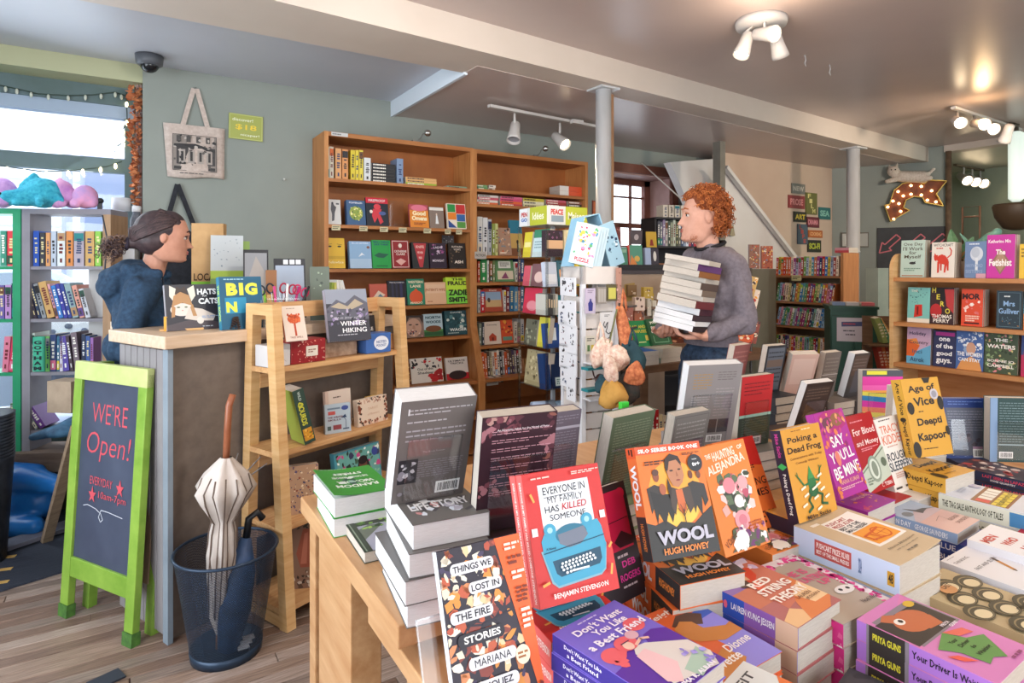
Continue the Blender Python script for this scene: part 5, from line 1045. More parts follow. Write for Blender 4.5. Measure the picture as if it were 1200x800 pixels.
THIA =[('t','THINKING,',.3,.86,.45,.05,'#5a5a66'),('t','FAST AND SLOW',.5,.66,.7,.05,'#5a5a66'),('lines',.1,.95,.4,.965,1,'#8a8a96'),('l',[(.75,.62),(.62,.4)],.06,'#c9893f'),('l',[(.78,.68),(.745,.61)],.05,'#5a4a3c'),('l',[(.62,.41),(.6,.375)],.03,'#2a2420'),('t','KAHNEMAN',.7,.2,.5,.06,'#5a5a66')]
flat_book('thinking',.034,'#e0e0e6','white paperback titled Thinking, Fast and Slow with a short pencil',THIA,(),n=2,jit=2)
arcs =[]
for (cx,cy) in [(.15,.9),(.5,.8),(.85,.72),(.3,.6),(.68,.5),(.1,.4),(.48,.3),(.88,.22),(.25,.08)]:
    arcs += [('e',cx,cy,.22,.12,'#3f3a2c'),('e',cx,cy-.015,.18,.095,'#8a7c5c'),('e',cx,cy-.02,.165,.085,'#3f3a2c'),('e',cx,cy-.035,.13,.065,'#d9c9a4')]
flat_book('gospel',.03,'#b9a682','brown scalloped-pattern paperback with small capital title',arcs+[('e',.36,.74,.14,.07,'#c98f5c'),('t','MY',.2,.68,.12,.045,'#3a3024'),('t','LAST',.42,.78,.2,.05,'#3a3024'),('t','GOSPORI',.78,.2,.5,.07,'#3a3024')],(),n=3,jit=2)
YDA =[('p',[(.0,.72),(.98,.98),(.98,.66),(.0,.5)],'#d97fb4'),('p',[(.06,.5),(.98,.5),(.98,.86),(.9,.9),(.06,.9)],'#8a7f88'),('p',[(.02,.52),(.95,.52),(.95,.84),(.02,.86)],'#37302e'),('e',.5,.72,.3,.13,'#bf6a44'),('p',[(.15,.86),(.3,.9),(.6,.78),(.8,.68),(.75,.56),(.5,.58),(.4,.68)],'#bf6a44'),('e',.34,.77,.08,.04,'#e9e2da'),('e',.36,.77,.035,.022,'#2a2422'),('e',.84,.86,.09,.04,'#d9b23f'),
 ('p',[(.12,.42),(.5,.5),(.62,.36),(.86,.3),(.7,.16),(.6,.08),(.46,.14),(.3,.12),(.26,.3)],'#5f8f4c'),('p',[(.5,.5),(.8,.44),(.82,.36),(.6,.4)],'#e06a5a'),('p',[(.06,.34),(.18,.3),(.26,.18),(.12,.24)],'#e0584a'),('t','Your',.42,.4,.16,.035,'#1f2a1c',.02),('t','Driver',.48,.34,.22,.035,'#1f2a1c',.02),('t','Is',.5,.28,.07,.03,'#1f2a1c',.02),('t','Waiting',.52,.21,.3,.045,'#1f2a1c',.02),('t','PRIYA',.72,.54,.18,.03,'#f2e6ee',.02),('t','GUNS',.8,.5,.16,.03,'#f2e6ee',.02),('lines',.6,.03,.95,.07,1,'#8a3f6a')]
YDS =[('r',.1,0,.38,1,'#37302e'),('r',.38,0,.41,1,'#8a7f88'),('r',.08,0,.1,1,'#8a7f88'),('t','PRIYA GUNS',.24,.5,.22,.34,'#dcd03c',.03),('t','Your Driver Is Waiting',.68,.5,.5,.46,'#2a2030',.02)]
flat_book('driver',.034,'#d07fb8','pink paperback titled Your Driver Is Waiting',YDA,YDS,scover='#b078d0',jit=1)
# dark book at the bottom edge and the white Misfit one
P_ =(.905,.455,.80,12,90,.22,.16)
flat_book('',.04,'#35343a','dark charcoal paperback with pink flecks at the bottom edge',[('speck',.03,.05,.97,.95,34,.14,['#2a292e','#45454c','#3c3a40'],71),('speck',.3,.1,.9,.5,9,.06,['#e86fa8','#d9508f'],72),('speck',.5,.5,.8,.8,6,.05,['#6a6a70'],73)],(),P=P_,n=2)
P_ =(.765,.50,.845,14,90,.13,.2)
flat_book('',.042,'#dfe2e2','white and orange paperback titled Misfit at the bottom edge',[('t','MISFIT',.5,.9,.7,.07,'#3c4046',.02),('lines',.15,.8,.85,.84,1,'#8a9298'),('t','FIELD NOTES',.5,.74,.6,.035,'#6aa8b8'),('p',[(1,.75),(1,0),(0,0),(0,.35)],'#e2743c')],(),P=P_,n=3)
# more open boards around: low orange books between the front rows
P_ =BLpos(1100,640,.80,5,.15,.2)
flat_book('',.04,'#c9a07a','tan paperback in the gap behind the Men Who Hate book',[('speck',.1,.1,.9,.9,10,.2,['#e0b48a','#d98a4a'],81)],(),P=(2.02,.56,.80,4,90,.15,.2),n=2)
flat_book('',.04,'#b8232a','red hardcover corner beside the Men Who Hate book',[],(),P=(1.885,.53,.815,6,90,.12,.17),n=2)

# --- left side: green book pile, leafy book
GRA =[('t','RANDOM',.5,.3,.7,.1,'#e9f2ea',.03,180),('t','WONDER',.52,.44,.62,.1,'#e9f2ea',.03,180),('speck',.25,.35,.8,.8,26,.06,['#dfe8e6','#9fc4b8','#2c5a4a'],91),('t','THE TANGLED BRANCHES',.5,.62,.62,.07,'#e9f2ea',.03,180),('t','STREET',.5,.76,.5,.08,'#e9f2ea',.03,180),('lines',.1,.96,.9,.98,1,'#cfe6cf')]
x,y,z,yaw,L,w,h =POS['green']
z =.893; t1 =(z-TZ)/2
book(Mframe((x,y,z),yaw+1,90),w,h,t1*.985,'#3f9a3c','green thick paperback with curling cover at the left table end',None,GRA,'R',(),PAGEW,curl=.012)
book(Mframe((x+.004,y-.004,z-t1),yaw-2,90),w,h,t1*.985,'#3f9a3c','green thick paperback under the curling one at the left table end',None,(),'R',(),PAGEW)
P_ =BLpos(427,647,TZ+.026,-3,.16,.2); P2 =(P_[0],P_[1],TZ+.026,-3,90,.16,.2)
book(Mframe(P2[:3],-3,90),.16,.2,.0255,'#3a4438','paperback with green leaves over a grey river scene',None,[('r',.12,0,1,.7,'#a3a6b8'),('p',[(.12,.3),(.5,.65),(.3,.7),(.12,.6)],'#6a7468'),('speck',.2,.6,.98,.95,50,.06,['#7fb04a','#4f7a34','#2c4426','#9cc45f'],93),('lines',.3,.94,.9,.97,1,'#e6ece0'),('r',0,0,.12,1,'#3c463a'),('r',.03,0,.05,1,'#8a9a86')],'T',(),PAGES)

# --- backs of books facing the other side of the table
def back_book(key,t,cover,label,art,pages=PAGES,stand=True,n=1,spine='R',P=None):
    x,y,z,yaw,L,w,h =P or POS[key]
    M =Mframe((x,y,z),yaw,L)
    book(M,w,h,t,cover,label,None,art,spine,(),pages)
    if stand:
        S =Mframe((x,y,z),yaw,L) @ Matrix.Translation((.0,-h*.16,.006))
        acrylic_easel(S,w*.72,h*.6,'clear stand against the ' +short(label,11))
        p =M @ Vector((0,-h/2,.0)); 
    return M
txt =lambda x0,y0,x1,y1,n,c: ('lines',x0,y0,x1,y1,n,c,.32)
GB =back_book('greybk',.052,'#6d6562','large grey back cover standing at the left of the table',[txt(.1,.86,.95,.93,2,'#b5aeb0'),('r',.1,.87,.12,.93,'#d5d0d2'),txt(.1,.78,.95,.82,1,'#b5aeb0'),txt(.1,.6,.9,.74,3,'#a59ea2'),('t','The Book Review',.5,.5,.3,.02,'#a59ea2'),txt(.3,.24,.92,.42,8,'#8f888e'),('r',.05,.2,.3,.44,'#2c2a30'),('speck',.07,.22,.28,.42,14,.04,['#8f8890','#c9c4c8','#55525a'],6),('bar',.58,.06,.92,.18),('e',.1,.1,.035,.02,'#8f888e')],PAGEW,spine='R')
x,y,z,yaw,L,w,h =POS['greybk']
# pile under it
PG =[(.497,1.085)]
gt =Mframe((0,0,0),-14,90)
ptop =at(483.5,614,z=.985); a =R(-8)
cx_ =ptop.x+math.cos(a)*.075+math.sin(a)*-.0; 
c_ =Vector((ptop.x,ptop.y))+Vector((math.cos(R(-7)),math.sin(R(-7))))*.076+Vector((-math.sin(R(-7)),math.cos(R(-7))))*.112
book(Mframe((c_.x,c_.y,.983),-7,90),.152,.224,.047,'#6b6866','grey paperback with collage cover on top of the white-edged pile',None,[('speck',.1,.15,.85,.6,26,.09,['#e6e4e6','#b9b4c0','#4c484e','#c98f8f','#dfe6f0'],15),('t','LIFE STORY',.5,.35,.8,.16,'#e9e8ea',.03),('t','NOVEL',.7,.6,.4,.1,'#e9e8ea',.03)],'R',(),PAGEW)
for k in range(3):
    te =(.936-TZ)/3
    book(Mframe((c_.x-.012+[.008,-.008,.004][k],c_.y-.012+.003*k,.936-k*te),[-10,-6,-9][k],90),.155,.228,te*.985,'#6b6866',f'grey thick paperback, {ORD[k+1]} from the top of the white-edged pile','white-edged pile of grey paperbacks',(),'R',(),PAGEW)
back_book('maroon',.036,'#37202a','dark maroon back cover with blossom corners beside the grey one',[('speck',.0,.82,.5,1,26,.07,['#7a4650','#a8727a','#5a343e','#b98f86'],16),('speck',.85,.5,1,.98,16,.07,['#8f5a50','#a8727a','#5a343e'],17),('speck',0,.3,.25,.45,8,.06,['#a8727a','#7a4650'],18),('t','An Exquisite debut for the Novel of Fame',.55,.88,.7,.02,'#e9dfe2',.02)]+[txt(.14,.84-.075*i,.94,.86-.075*i+.02,2,'#c99aa4') for i in range(8)]+[('bar',.56,.06,.95,.18)])
stack_under((.66,1.09),-9,.15,.2,.93,TZ,.033,'#37202a','dark maroon paperback under its standing copy',n=3)
back_book('',.034,'#6d6470','grey-violet back cover with a white band behind the maroon one',[('r',0,.8,1,.83,'#b4afbc'),txt(.06,.1,.95,.78,22,'#8f8894'),txt(.06,.86,.95,.96,3,'#8f8894')],P=(.80,1.115,1.028,-3,-10,.14,.21))
stack_under((.81,1.15),-3,.14,.2,.92,TZ,.03,'#6d6470','grey-violet paperback under its standing copy',n=3)
back_book('greenbk',.034,'#566650','mossy green back cover leaning in the middle of the table',[txt(.08,.1,.92,.93,26,'#7f8a72'),('lines',.1,.6,.8,.62,1,'#8f8f96'),('speck',.0,.0,.3,.2,6,.08,['#8f9a7a'],2)])
stack_under((.98,1.14),5,.14,.2,.913,TZ,.028,'#7d8a6a','green covered paperback under its standing copy',n=4)
back_book('smallgrey',.028,'#7b7a76','small grey back cover ruled with text behind the Wool book',[('l',[(.04,.04),(.96,.04),(.96,.96),(.04,.96),(.04,.04)],.01,'#5a5a58'),txt(.1,.12,.9,.9,14,'#9fa09c')])
stack_under((1.22,1.15),2,.13,.19,.888,TZ,.022,'#8a8984','small grey paperback under its standing copy',n=4)
back_book('palebk',.034,'#8a8483','large pale grey back cover with two dark photo squares',[txt(.12,.7,.46,.9,6,'#a8834a'),txt(.56,.8,.9,.92,4,'#6d6664'),txt(.12,.38,.46,.62,8,'#b0a8a6'),txt(.56,.35,.9,.72,10,'#a09896'),('r',.46,.15,.66,.32,'#3f3436'),('r',.68,.15,.88,.32,'#3a3a40'),('bar',.5,.03,.8,.12)],PAGEW)
stack_under((1.36,1.17),-18,.15,.22,.972,TZ,.034,'#8a8483','pale grey hardcover under its standing copy',n=5)
back_book('redbk',.026,'#39463c','red and dark green back cover standing mid-table',[('r',0,.42,1,1,'#b8262a'),txt(.1,.72,.9,.92,4,'#7a1a20'),('r',0,.42,1,.46,'#a3d0c0'),txt(.1,.12,.9,.4,8,'#5a6a5c'),('r',.15,.02,.75,.14,'#b98f94'),('bar',.35,.03,.72,.13)])
stack_under((1.60,1.22),-3,.14,.2,.918,TZ,.03,'#6d6a66','grey-edged paperback under the red and green one',n=4)
back_book('',.03,'#3a2f2c','dark brown back cover with an oval picture near the frog book',[('r',.05,.45,.95,.92,'#4a3c38'),txt(.1,.66,.9,.9,4,'#7a6a5f'),('e',.55,.3,.3,.12,'#6a665f'),('p',[(.1,.12),(.4,.2),(.3,.05)],'#8a4a3c')],PAGEW,P=POS['H'],spine='R')
stack_under((2.13,1.40),-7,.14,.2,.835,TZ,.035,'#4a3c38','dark brown paperback under its standing copy',n=1)
def quad_back(u0,v0,u1,v1,vb,zb,label,cover,art,t=.03,L=-12,yaw=-6,pages=PAGES,w=None,stand=False,extra=None):
    """standing back cover placed from its top corners on the table"""
    # choose distance so that the bottom sits at zb
    um =(u0+u1)/2; vt =(v0+v1)/2
    h =.205; d =h*math.cos(R(L))*719/(vb-vt)
    p =at(um,vt,d=d); zc =zb+h/2*math.cos(R(L))
    ww =w or (u1-u0)/719*d/1.02/math.cos(R(32+yaw)) 
    M =Mframe((0,0,0),yaw,L)
    c =Vector((p.x,p.y,zc)); v =Vector((M[0][1],M[1][1],M[2][1])); c -= Vector((v.x,v.y,0))*(h/2)
    return back_book('',t,cover,label,art,pages,stand,P=(c.x,c.y,zc,yaw,L,min(ww,.17),h)),c
def add_backs(specs):
    for s in specs:
        M,c =quad_back(*s[:6],*s[6:9],**(s[9] if len(s) > 9 else {}))
        zb =s[5]
        if zb > TZ+.02: stack_under((c.x,c.y+.03),-5,.14,.2,zb,TZ,.033,s[7],s[6]+' copy below',n=max(1,round((zb-TZ)/.035)))
add_backs([
 (897,421,926,421,478,.93,'black framed back cover behind the red one','#2c2f36',[('r',.08,.05,.92,.95,'#5f6672'),txt(.12,.1,.88,.9,9,'#2f333b'),('r',.1,.55,.9,.7,'#6f5f58')],dict(t=.03)),
 (858,416,884,419,474,.93,'reddish back cover at the far side of the table','#8f5a58',[txt(.1,.1,.9,.9,8,'#b07a74'),('r',.1,.3,.9,.6,'#a8625c')],dict(t=.03,yaw=5)),
 (928,432,962,433,486,.90,'pale pinkish book with white pages at the far side','#c9a79a',[('r',.1,.3,.9,.9,'#d5b8ac')],dict(t=.035,yaw=-25,L=-22)),
 (965,438,990,436,492,.89,'brown-grey back cover behind the dark brown one','#6f655f',[txt(.1,.1,.9,.9,10,'#8a7f78'),('r',0,.5,1,.52,'#b9b2ac')],dict(t=.03)),
 (999,443,1024,438,494,.885,'dark grey back cover beside the striped one','#4a4444',[('r',.05,.5,.95,.95,'#5a4a44'),('r',.3,.1,.8,.6,'#55555c'),txt(.1,.6,.9,.9,4,'#7a6f6a')],dict(t=.034,L=-16,pages=PAGEW))])
STR =[('r',0,.9,1,1,'#4a4c54'),('r',.0,.76,1,.9,'#d93a9a'),('r',0,.68,1,.76,'#e85fae'),('p',[(0,.66),(1,.6),(1,.68),(0,.68)],'#e8a04a'),('p',[(0,.6),(1,.54),(1,.6),(0,.66)],'#e6dc5a'),('p',[(0,.52),(1,.46),(1,.54),(0,.6)],'#2f7fb8'),('p',[(0,.42),(1,.38),(1,.46),(0,.52)],'#d93aa8'),('p',[(0,.34),(1,.3),(1,.38),(0,.42)],'#ee8a6a'),('p',[(0,.26),(1,.22),(1,.3),(0,.34)],'#ead968'),('p',[(0,.16),(1,.12),(1,.22),(0,.26)],'#2f7fb8'),('r',0,0,1,.12,'#c9b9c4'),('r',.1,.93,.6,.99,'#d9d23a')]
back_book('',.034,'#4a4c54','back cover with slanted pink, blue and yellow stripes',STR,P=(2.385,1.21,.952,-32,-2,.15,.235))
stack_under((2.40,1.24),-32,.14,.2,.835,TZ,.035,'#c9b9c4','striped hardcover copy below',n=1)
stack_under((2.41,.96),-34,.14,.19,.812,TZ-.08,.09,'#3a3f5a','navy backed copy lying under the standing navy one',n=3); back_book('bluebk',.034,'#233a7a','navy blue back cover with a grey panel at the right',[('r',.04,.05,.92,.84,'#565a6a'),txt(.08,.4,.9,.8,9,'#7d8294'),txt(.1,.88,.9,.96,2,'#5f7ab8'),('speck',.1,.1,.8,.4,12,.1,['#4a4450','#6a5f6a'],5),('bar',.62,.02,.96,.16),('r',.62,.16,.96,.2,'#b08aa8')])
back_book('tealbk',.034,'#23403f','dark teal back cover with pale text at the right edge',[('r',0,0,.16,1,'#7d97b8'),txt(.2,.3,.96,.94,16,'#6a7f80'),('r',.18,.26,.9,.28,'#8fa3a8'),('bar',.2,.06,.5,.16)])
flat_book('',.018,'#9fb4a6','thin pale green book lying behind the blue back cover',[],(),P=(2.66,1.1,TZ+.03,-30,90,.14,.2),support=TZ,n=1)
# white book edge just right of Age of Vice
back_book('',.026,'#d5cfc8','white back cover behind the mustard hardcover',[txt(.1,.1,.9,.9,12,'#b0a8a0')],P=(2.20,1.03,.955,-14,-4,.15,.215),stand=False)
stack_under((2.2,1.05),-14,.14,.2,.845,TZ,.04,'#d5cfc8','white hardcover under the standing white back',n=1)

# ================================================================== CARD AND BOOK SPINNERS
pk =at(641,260,d=3.42)
sp =thing('spinner_rack','tall clear acrylic spinner rack of small gift books','rack',(pk.x+.143,pk.y+.143,0))
I =Matrix.Translation((-pk.x-.143,-pk.y-.143,0)); S_ =.286
zt0,zt1 =1.695,1.80
TOP =Mb().box((pk.x,pk.y,zt0),(pk.x+S_,pk.y+S_,zt1),col('#d9dad6')); to =TOP.build('sign_topper',parent=sp,M=I)
ab =Mb()
arrange([('r',.02,.05,.3,.95,'#e8ebee'),('r',.4,0,1,1,'#b8bf3a'),('t','Idées',.7,.5,.4,.4,'#f4f4d8',.02),('t','PEN',.2,.65,.22,.25,'#c43a3a',.03),('t','GO',.2,.35,.22,.2,'#3a6ab8',.03)],S_,zt1-zt0,.0006,ab,Matrix(((0,0,-1,pk.x),(-1,0,0,pk.y+.143),(0,1,0,(zt0+zt1)/2),(0,0,0,1))))
arrange([('r',.45,0,1,1,'#b8bf3a'),('t','PEACE',.24,.68,.3,.3,'#cf3a34',.04),('r',.1,.15,.4,.48,'#8a9aa4'),('t','Maison',.72,.5,.42,.42,'#f4f4d8',.02)],S_,zt1-zt0,.0006,ab,Matrix(((1,0,0,pk.x+.143),(0,0,-1,pk.y),(0,1,0,(zt0+zt1)/2),(0,0,0,1))))
ab.build('sign_print',parent=to)
for (x,y) in ((0,0),(S_,0),(0,S_),(S_,S_)):
    Mb().cbox((pk.x+x,pk.y+y,.86),(.012,.012,1.67),glass('acrylic_post','#eef2f4',.08,.16,.6)).build('corner_post',parent=sp,M=I)
Mb().cbox((pk.x+.143,pk.y+.143,.86),(.02,.02,1.67),col('#b8bcc0',.3)).build('core_pole',parent=sp,M=I)
Mb().lathe([(.19,0),(.19,.02),(.03,.035)],col('#3a3a3e'),24).build('base',parent=sp)
tiers =[1.513,1.345,1.185,1.0,.77,.60,.3]
for z in tiers:
    m =Mb().box((pk.x,pk.y,z-.004),(pk.x+S_,pk.y+S_,z),glass('acrylic_post'))
    m.box((pk.x,pk.y-.002,z),(pk.x+S_,pk.y,z+.03),ACR).box((pk.x-.002,pk.y,z),(pk.x,pk.y+S_,z+.03),ACR)
    m.build('tier',parent=sp,M=I)
rr =random.Random(44)
def rackb(face,tz,f0,f1,h,t,c,label,art=(),lean=8):
    # face 'L' looks toward -x, 'R' toward -y ; f0..f1 fraction along the visible face, left to right
    w =(f1-f0)*S_*.98; f =(f0+f1)/2
    if face == 'R': x,y,yaw =pk.x+f*S_,pk.y+.012,0
    else: x,y,yaw =pk.x+.012,pk.y+S_-f*S_,-90
    M =Mframe((0,0,0),yaw,lean); v =Vector((M[0][1],M[1][1],M[2][1]))
    c_ =Vector((x,y,tz+.001+math.sin(R(lean))*0))+v*(h/2)
    small_book(Mframe(c_,yaw,lean),w,h,t,c,label,'small gift books in the clear spinner rack',art)
def thinstack(face,tz,f0,f1,n,h,cs,nm):
    for i in range(n):
        a_ =f0+(f1-f0)*i/n; rackb(face,tz,a_,f0+(f1-f0)*(i+.9)/n,h*rr.uniform(.95,1.02),.1,rr.choice(cs),f'thin book, {ORD[i]} of {n} {nm}',[('r',.2,.35,.8,.75,'#e2d0b0')],lean=0)
rackb('L',1.513,.05,.35,.15,.03,'#d8c838','yellow gift book, left face, top tier of the clear spinner',[('r',.1,.4,.9,.6,'#f0e8a0')])
rackb('L',1.513,.4,.95,.16,.03,'#c9dfe4','pale blue gift book, left face, top tier of the clear spinner',[('r',0,.7,1,1,'#3f8a6a'),('lines',.1,.3,.8,.6,3,'#8aa8b0')])
rackb('R',1.513,.02,.42,.15,.05,'#3a2a34','dark gift book with peach band, right face, top tier',[('r',0,.3,1,.62,'#dfb48c'),('speck',.1,.65,.9,.95,8,.1,['#8a5a7a','#5a4a60'],2)],0)
thinstack('R',1.513,.45,.97,9,.155,['#e2d6a8','#c9b88a','#8f3a4a','#3a3a44','#d9c9a0'],'in the row on the top tier, right face of clear spinner')
rackb('L',1.345,.05,.3,.12,.02,'#d05a6a','pink gift book, left face, second tier of the clear spinner')
rackb('L',1.345,.35,.9,.13,.03,'#7f5a60','mauve gift book, left face, second tier of the clear spinner',[('e',.5,.4,.3,.25,'#e0c0b8')])
rackb('R',1.345,.0,.3,.14,.03,'#c9d2e4','pale blue gift book, right face, second tier of the clear spinner',[('r',.1,.1,.9,.5,'#e8ecf4')])
rackb('R',1.345,.32,.72,.15,.04,'#3a6a78','teal gift book with peach panel, right face, second tier',[('r',.1,.35,.9,.65,'#dba070'),('p',[(.1,.9),(.9,.9),(.6,.7)],'#2a3a44')],10)
rackb('R',1.345,.74,.86,.15,.05,'#dcc23a','yellow slim book, right face, second tier of the clear spinner')
rackb('R',1.345,.88,.97,.13,.05,'#8fae3c','lime slim book, right face, second tier of the clear spinner')
rackb('L',1.185,.05,.7,.15,.03,'#cf3450','red-pink gift book, left face, third tier of the clear spinner',[('e',.5,.3,.3,.2,'#e0909a')])
thinstack('R',1.185,.0,.3,5,.12,['#8a8a84','#c9c9c0','#4a4a4a'],'in the grey row on the third tier, right face of clear spinner')
rackb('R',1.185,.34,.98,.13,.03,'#2a8a98','teal notebook with a sand panel, right face, third tier',[('r',.15,.3,.85,.7,'#d9bc8c')],34)
rackb('L',1.0,.1,.55,.15,.03,'#6a6a5a','olive gift book, left face, fourth tier of the clear spinner',[('speck',.1,.1,.9,.9,12,.1,['#a8a890','#3a3a30'],3)])
rackb('L',1.0,.58,.95,.17,.03,'#d9cf4a','yellow gift book, left face, fourth tier of the clear spinner')
rackb('R',1.0,.0,.35,.14,.03,'#2a4a8a','blue gift book with white panel, right face, fourth tier',[('r',.2,.3,.8,.8,'#dfe8f0')])
rackb('R',1.0,.36,.66,.13,.03,'#2f7a80','teal gift book, right face, fourth tier of the clear spinner')
rackb('R',1.0,.68,.97,.13,.03,'#26262e','black gift book with tan base, right face, fourth tier',[('r',0,0,1,.45,'#b08a78')])
rackb('L',.77,.1,.9,.2,.04,'#b3a680','speckled sand notebook, left face, fifth tier of the clear spinner',[('speck',.02,.02,.98,.98,50,.05,['#8a7a58','#d9cfa8','#6a5f44'],5)])
rackb('R',.77,.0,.14,.2,.06,'#1f3a6a','navy slim notebook, right face, fifth tier of the clear spinner')
rackb('R',.77,.16,.97,.2,.04,'#16284a','dark navy notebook with a pale label, right face, fifth tier',[('r',.1,.06,.5,.3,'#b9c8c4'),('lines',.14,.1,.46,.26,3,'#4a6a6a')])
M =XF((pk.x+.1,pk.y+.1,.645))
m =Mb().tube([(-.13,0,0),(.0,-.02,0)],.045,col('#a8b8d0',.7),14).tube([(.0,-.02,0),(.2,-.05,-.005)],.04,noisy('blue_floral_cloth','#3a4a5a','#8aa0b4',40),14); tag(m.build('rolled_cloth',M=M),'rolled pale blue and patterned cloth low in the clear spinner','cloth')

# white slat spinner
pw2 =at(682,330,d=2.92); yw =R(-7.5); WS =.207
ws =thing('card_spinner','white slatted card spinner with hanging tags and a mirror tray','rack',(pw2.x,pw2.y,0),yw)
WH =col('#d8d8dc',.4); WH2 =noisy('warm_white_panel','#c9c0ba','#d6cec8',3)
ZT =1.458
for (x,y) in ((0,0),(WS-.022,0),(0,WS-.022),(WS-.022,WS-.022)):
    Mb().box((x,y,.04),(x+.022,y+.022,ZT),WH).build('corner_post',parent=ws)
Mb().box((0,0,ZT-.085),(WS,WS,ZT),WH2).build('header_box',parent=ws)
z =.12; k =0
while z < ZT-.15:
    Mb().box((.022,.006,z),(WS-.022,.014,z+.072),WH2).box((.006,.022,z),(.014,WS-.022,z+.072),WH2).build('slat',parent=ws); z += .08
Mb().lathe([(.17,0),(.17,.025),(.04,.04)],WH,24,XF((WS/2,WS/2,0))).build('base',parent=ws)
Mb().cbox((WS/2,-.035,1.0),(WS*.9,.07,.006),WH).cbox((WS/2,-.035,.83),(WS*.95,.07,.006),WH).build('tray_shelf',parent=ws)
def wcard(face,f,zc,w,h,c,art,label,out=.02):
    base =Matrix.Translation((pw2.x,pw2.y,0)) @ Matrix.Rotation(yw,4,'Z')
    M =base @ (Matrix(((1,0,0,f*WS),(0,0,-1,-out),(0,1,0,zc),(0,0,0,1))) if face == 'R' else Matrix(((0,0,-1,-out),(-1,0,0,WS-f*WS),(0,1,0,zc),(0,0,0,1))))
    small_book(M,w,h,.006,c,label,'cards and charms hanging on the white spinner',art,name='hanging_card',cat='card',pg='')
def zat(v,d=2.95): return 1.45+(314-v)/719*d
blob =lambda sd,c='#2a2a2e',n=9: [('speck',.25,.15,.75,.75,n,.1,[c,'#55555a'],sd),('e',.5,.9,.07,.03,'#8a8a8e')]
for i,(v,f,hh,sd) in enumerate([(336,.35,.09,1),(336,.75,.09,2),(368,.25,.12,3),(368,.75,.13,4),(393,.3,.13,5),(398,.8,.14,6),(420,.3,.12,7),(427,.8,.11,8),(444,.35,.1,9),(455,.75,.12,10)]):
    wcard('L',f,zat(v),.085,hh,'#dcdce0',blob(sd,['#2a2a2e','#6a3a40','#3a4a6a'][i%3]),f'white charm card with dark drawing, {ORD[i]} down the left face of the white spinner',.02+.012*(i%2))
wcard('R',.17,zat(352),.055,.12,'#b9acc0',[('p',[(.3,.1),(.7,.1),(.75,.4),(.58,.5),(.58,.58),(.42,.58),(.42,.5),(.25,.4)],'#2a2a7a'),('lines',.2,.8,.8,.95,2,'#8a7a90')],'lavender card with a blue vase on the white spinner')
for i in range(3): wcard('R',.38+.07*i,zat(346),.02,.08,'#8a8078',[('r',.2,.1,.8,.9,'#a8a098')],f'small grey tag box, {ORD[i]} of three beside the blue vase card',.03)
wcard('R',.76,zat(343),.06,.08,'#5a5234',[('r',.15,.12,.85,.8,'#c9c05a')],'dark framed card with yellow square on the white spinner')
wcard('R',.62,zat(384),.075,.15,'#d2cfce',[('lines',.3,.85,.7,.93,2,'#5a5a5a'),('l',[(.3,.7),(.22,.6),(.35,.5),(.45,.62),(.55,.68),(.5,.5),(.4,.38),(.6,.3),(.75,.35),(.7,.2),(.55,.15)],.06,'#3a3a40')],'white card with a coiled black chain necklace on the white spinner')
wcard('R',.17,zat(403),.05,.085,'#cfc8b8',[('lines',.1,.7,.9,.9,2,'#4a4a40'),('r',.15,.15,.42,.5,'#5a7a4a'),('r',.55,.15,.85,.5,'#c9b04a')],'small beige card with two stamps on the white spinner')
wcard('R',.95,zat(338),.03,.2,'#b08474',[('speck',.1,.1,.9,.9,10,.2,['#8a5a4c','#d9b0a0'],4)],'tall terracotta striped strip at the right edge of the white spinner')
# little brush hanging and tray things
t =thing('hand_mirror','small dark round mirror hanging on a curved cord from the white spinner','mirror',tuple(at(703,437,d=2.86)))
p_ =[Vector((.06*math.cos(a)*.6-.01,0,.07*math.sin(a)+.04)) for a in [R(60+20*k) for k in range(10)]]
Mb().tube(p_,.004,col('#4a2a26'),6).build('cord',parent=t); Mb().lathe([(.0,-.006),(.026,-.006),(.028,0),(.026,.006),(0,.006)],col('#4a2a28',.3),16,XF((.0,0,-.03),rx=R(90))).build('frame',parent=t)
for i,(u,v) in enumerate([(694,431),(694,456)]):
    p =at(u,v,d=2.83); tag(Mb().cbox((p.x,p.y,p.z),(.09,.05,.012),col('#2a7a82',.4)).build('soap_box'),f'flat teal box on the {["upper","lower"][i]} tray of the white spinner','box','teal boxes on the white spinner trays')
# blue folded display tent on top with puzzle boxes
tent =thing('display_tent','pale blue folded display tent standing on the white card spinner','display',(pw2.x+.11,pw2.y+.1,ZT),yw)
BT =noisy('sky_blue_card','#7fb0cc','#a3cbe0',3)
m =Mb(); 
m.add([(-.11,-.07,0),(-.11,.08,0),(-.06,.08,.25),(-.06,-.05,.25)],[(0,1,2,3)],BT)
m.prism([(-.115,0),(-.055,.24),(-.048,.24),(-.108,0)],-.06,.06,BT,Matrix(((1,0,0,0),(0,0,1,0),(0,1,0,0),(0,0,0,1))))
m.prism([(.125,0),(.03,.26),(.037,.26),(.132,0)],-.06,.06,BT,Matrix(((1,0,0,0),(0,0,1,0),(0,1,0,0),(0,0,0,1))))
m.v =m.v[4:]; m.f =[tuple(i-4 for i in f) for f in m.f[1:]]; m.m =m.m[1:]; m.sm =m.sm[1:]
m.build('side_boards',parent=tent)
Mb().add([(-.052,-.06,.24),(-.052,.06,.24),(.034,.06,.262),(.034,-.06,.262),(-.052,-.06,.236),(-.052,.06,.236),(.034,.06,.258),(.034,-.06,.258)],[(0,1,2,3),(7,6,5,4),(0,4,5,1),(1,5,6,2),(2,6,7,3),(3,7,4,0)],BT).build('ridge',parent=tent)
base =Matrix.Translation((pw2.x+.11,pw2.y+.1,ZT)) @ Matrix.Rotation(yw,4,'Z')
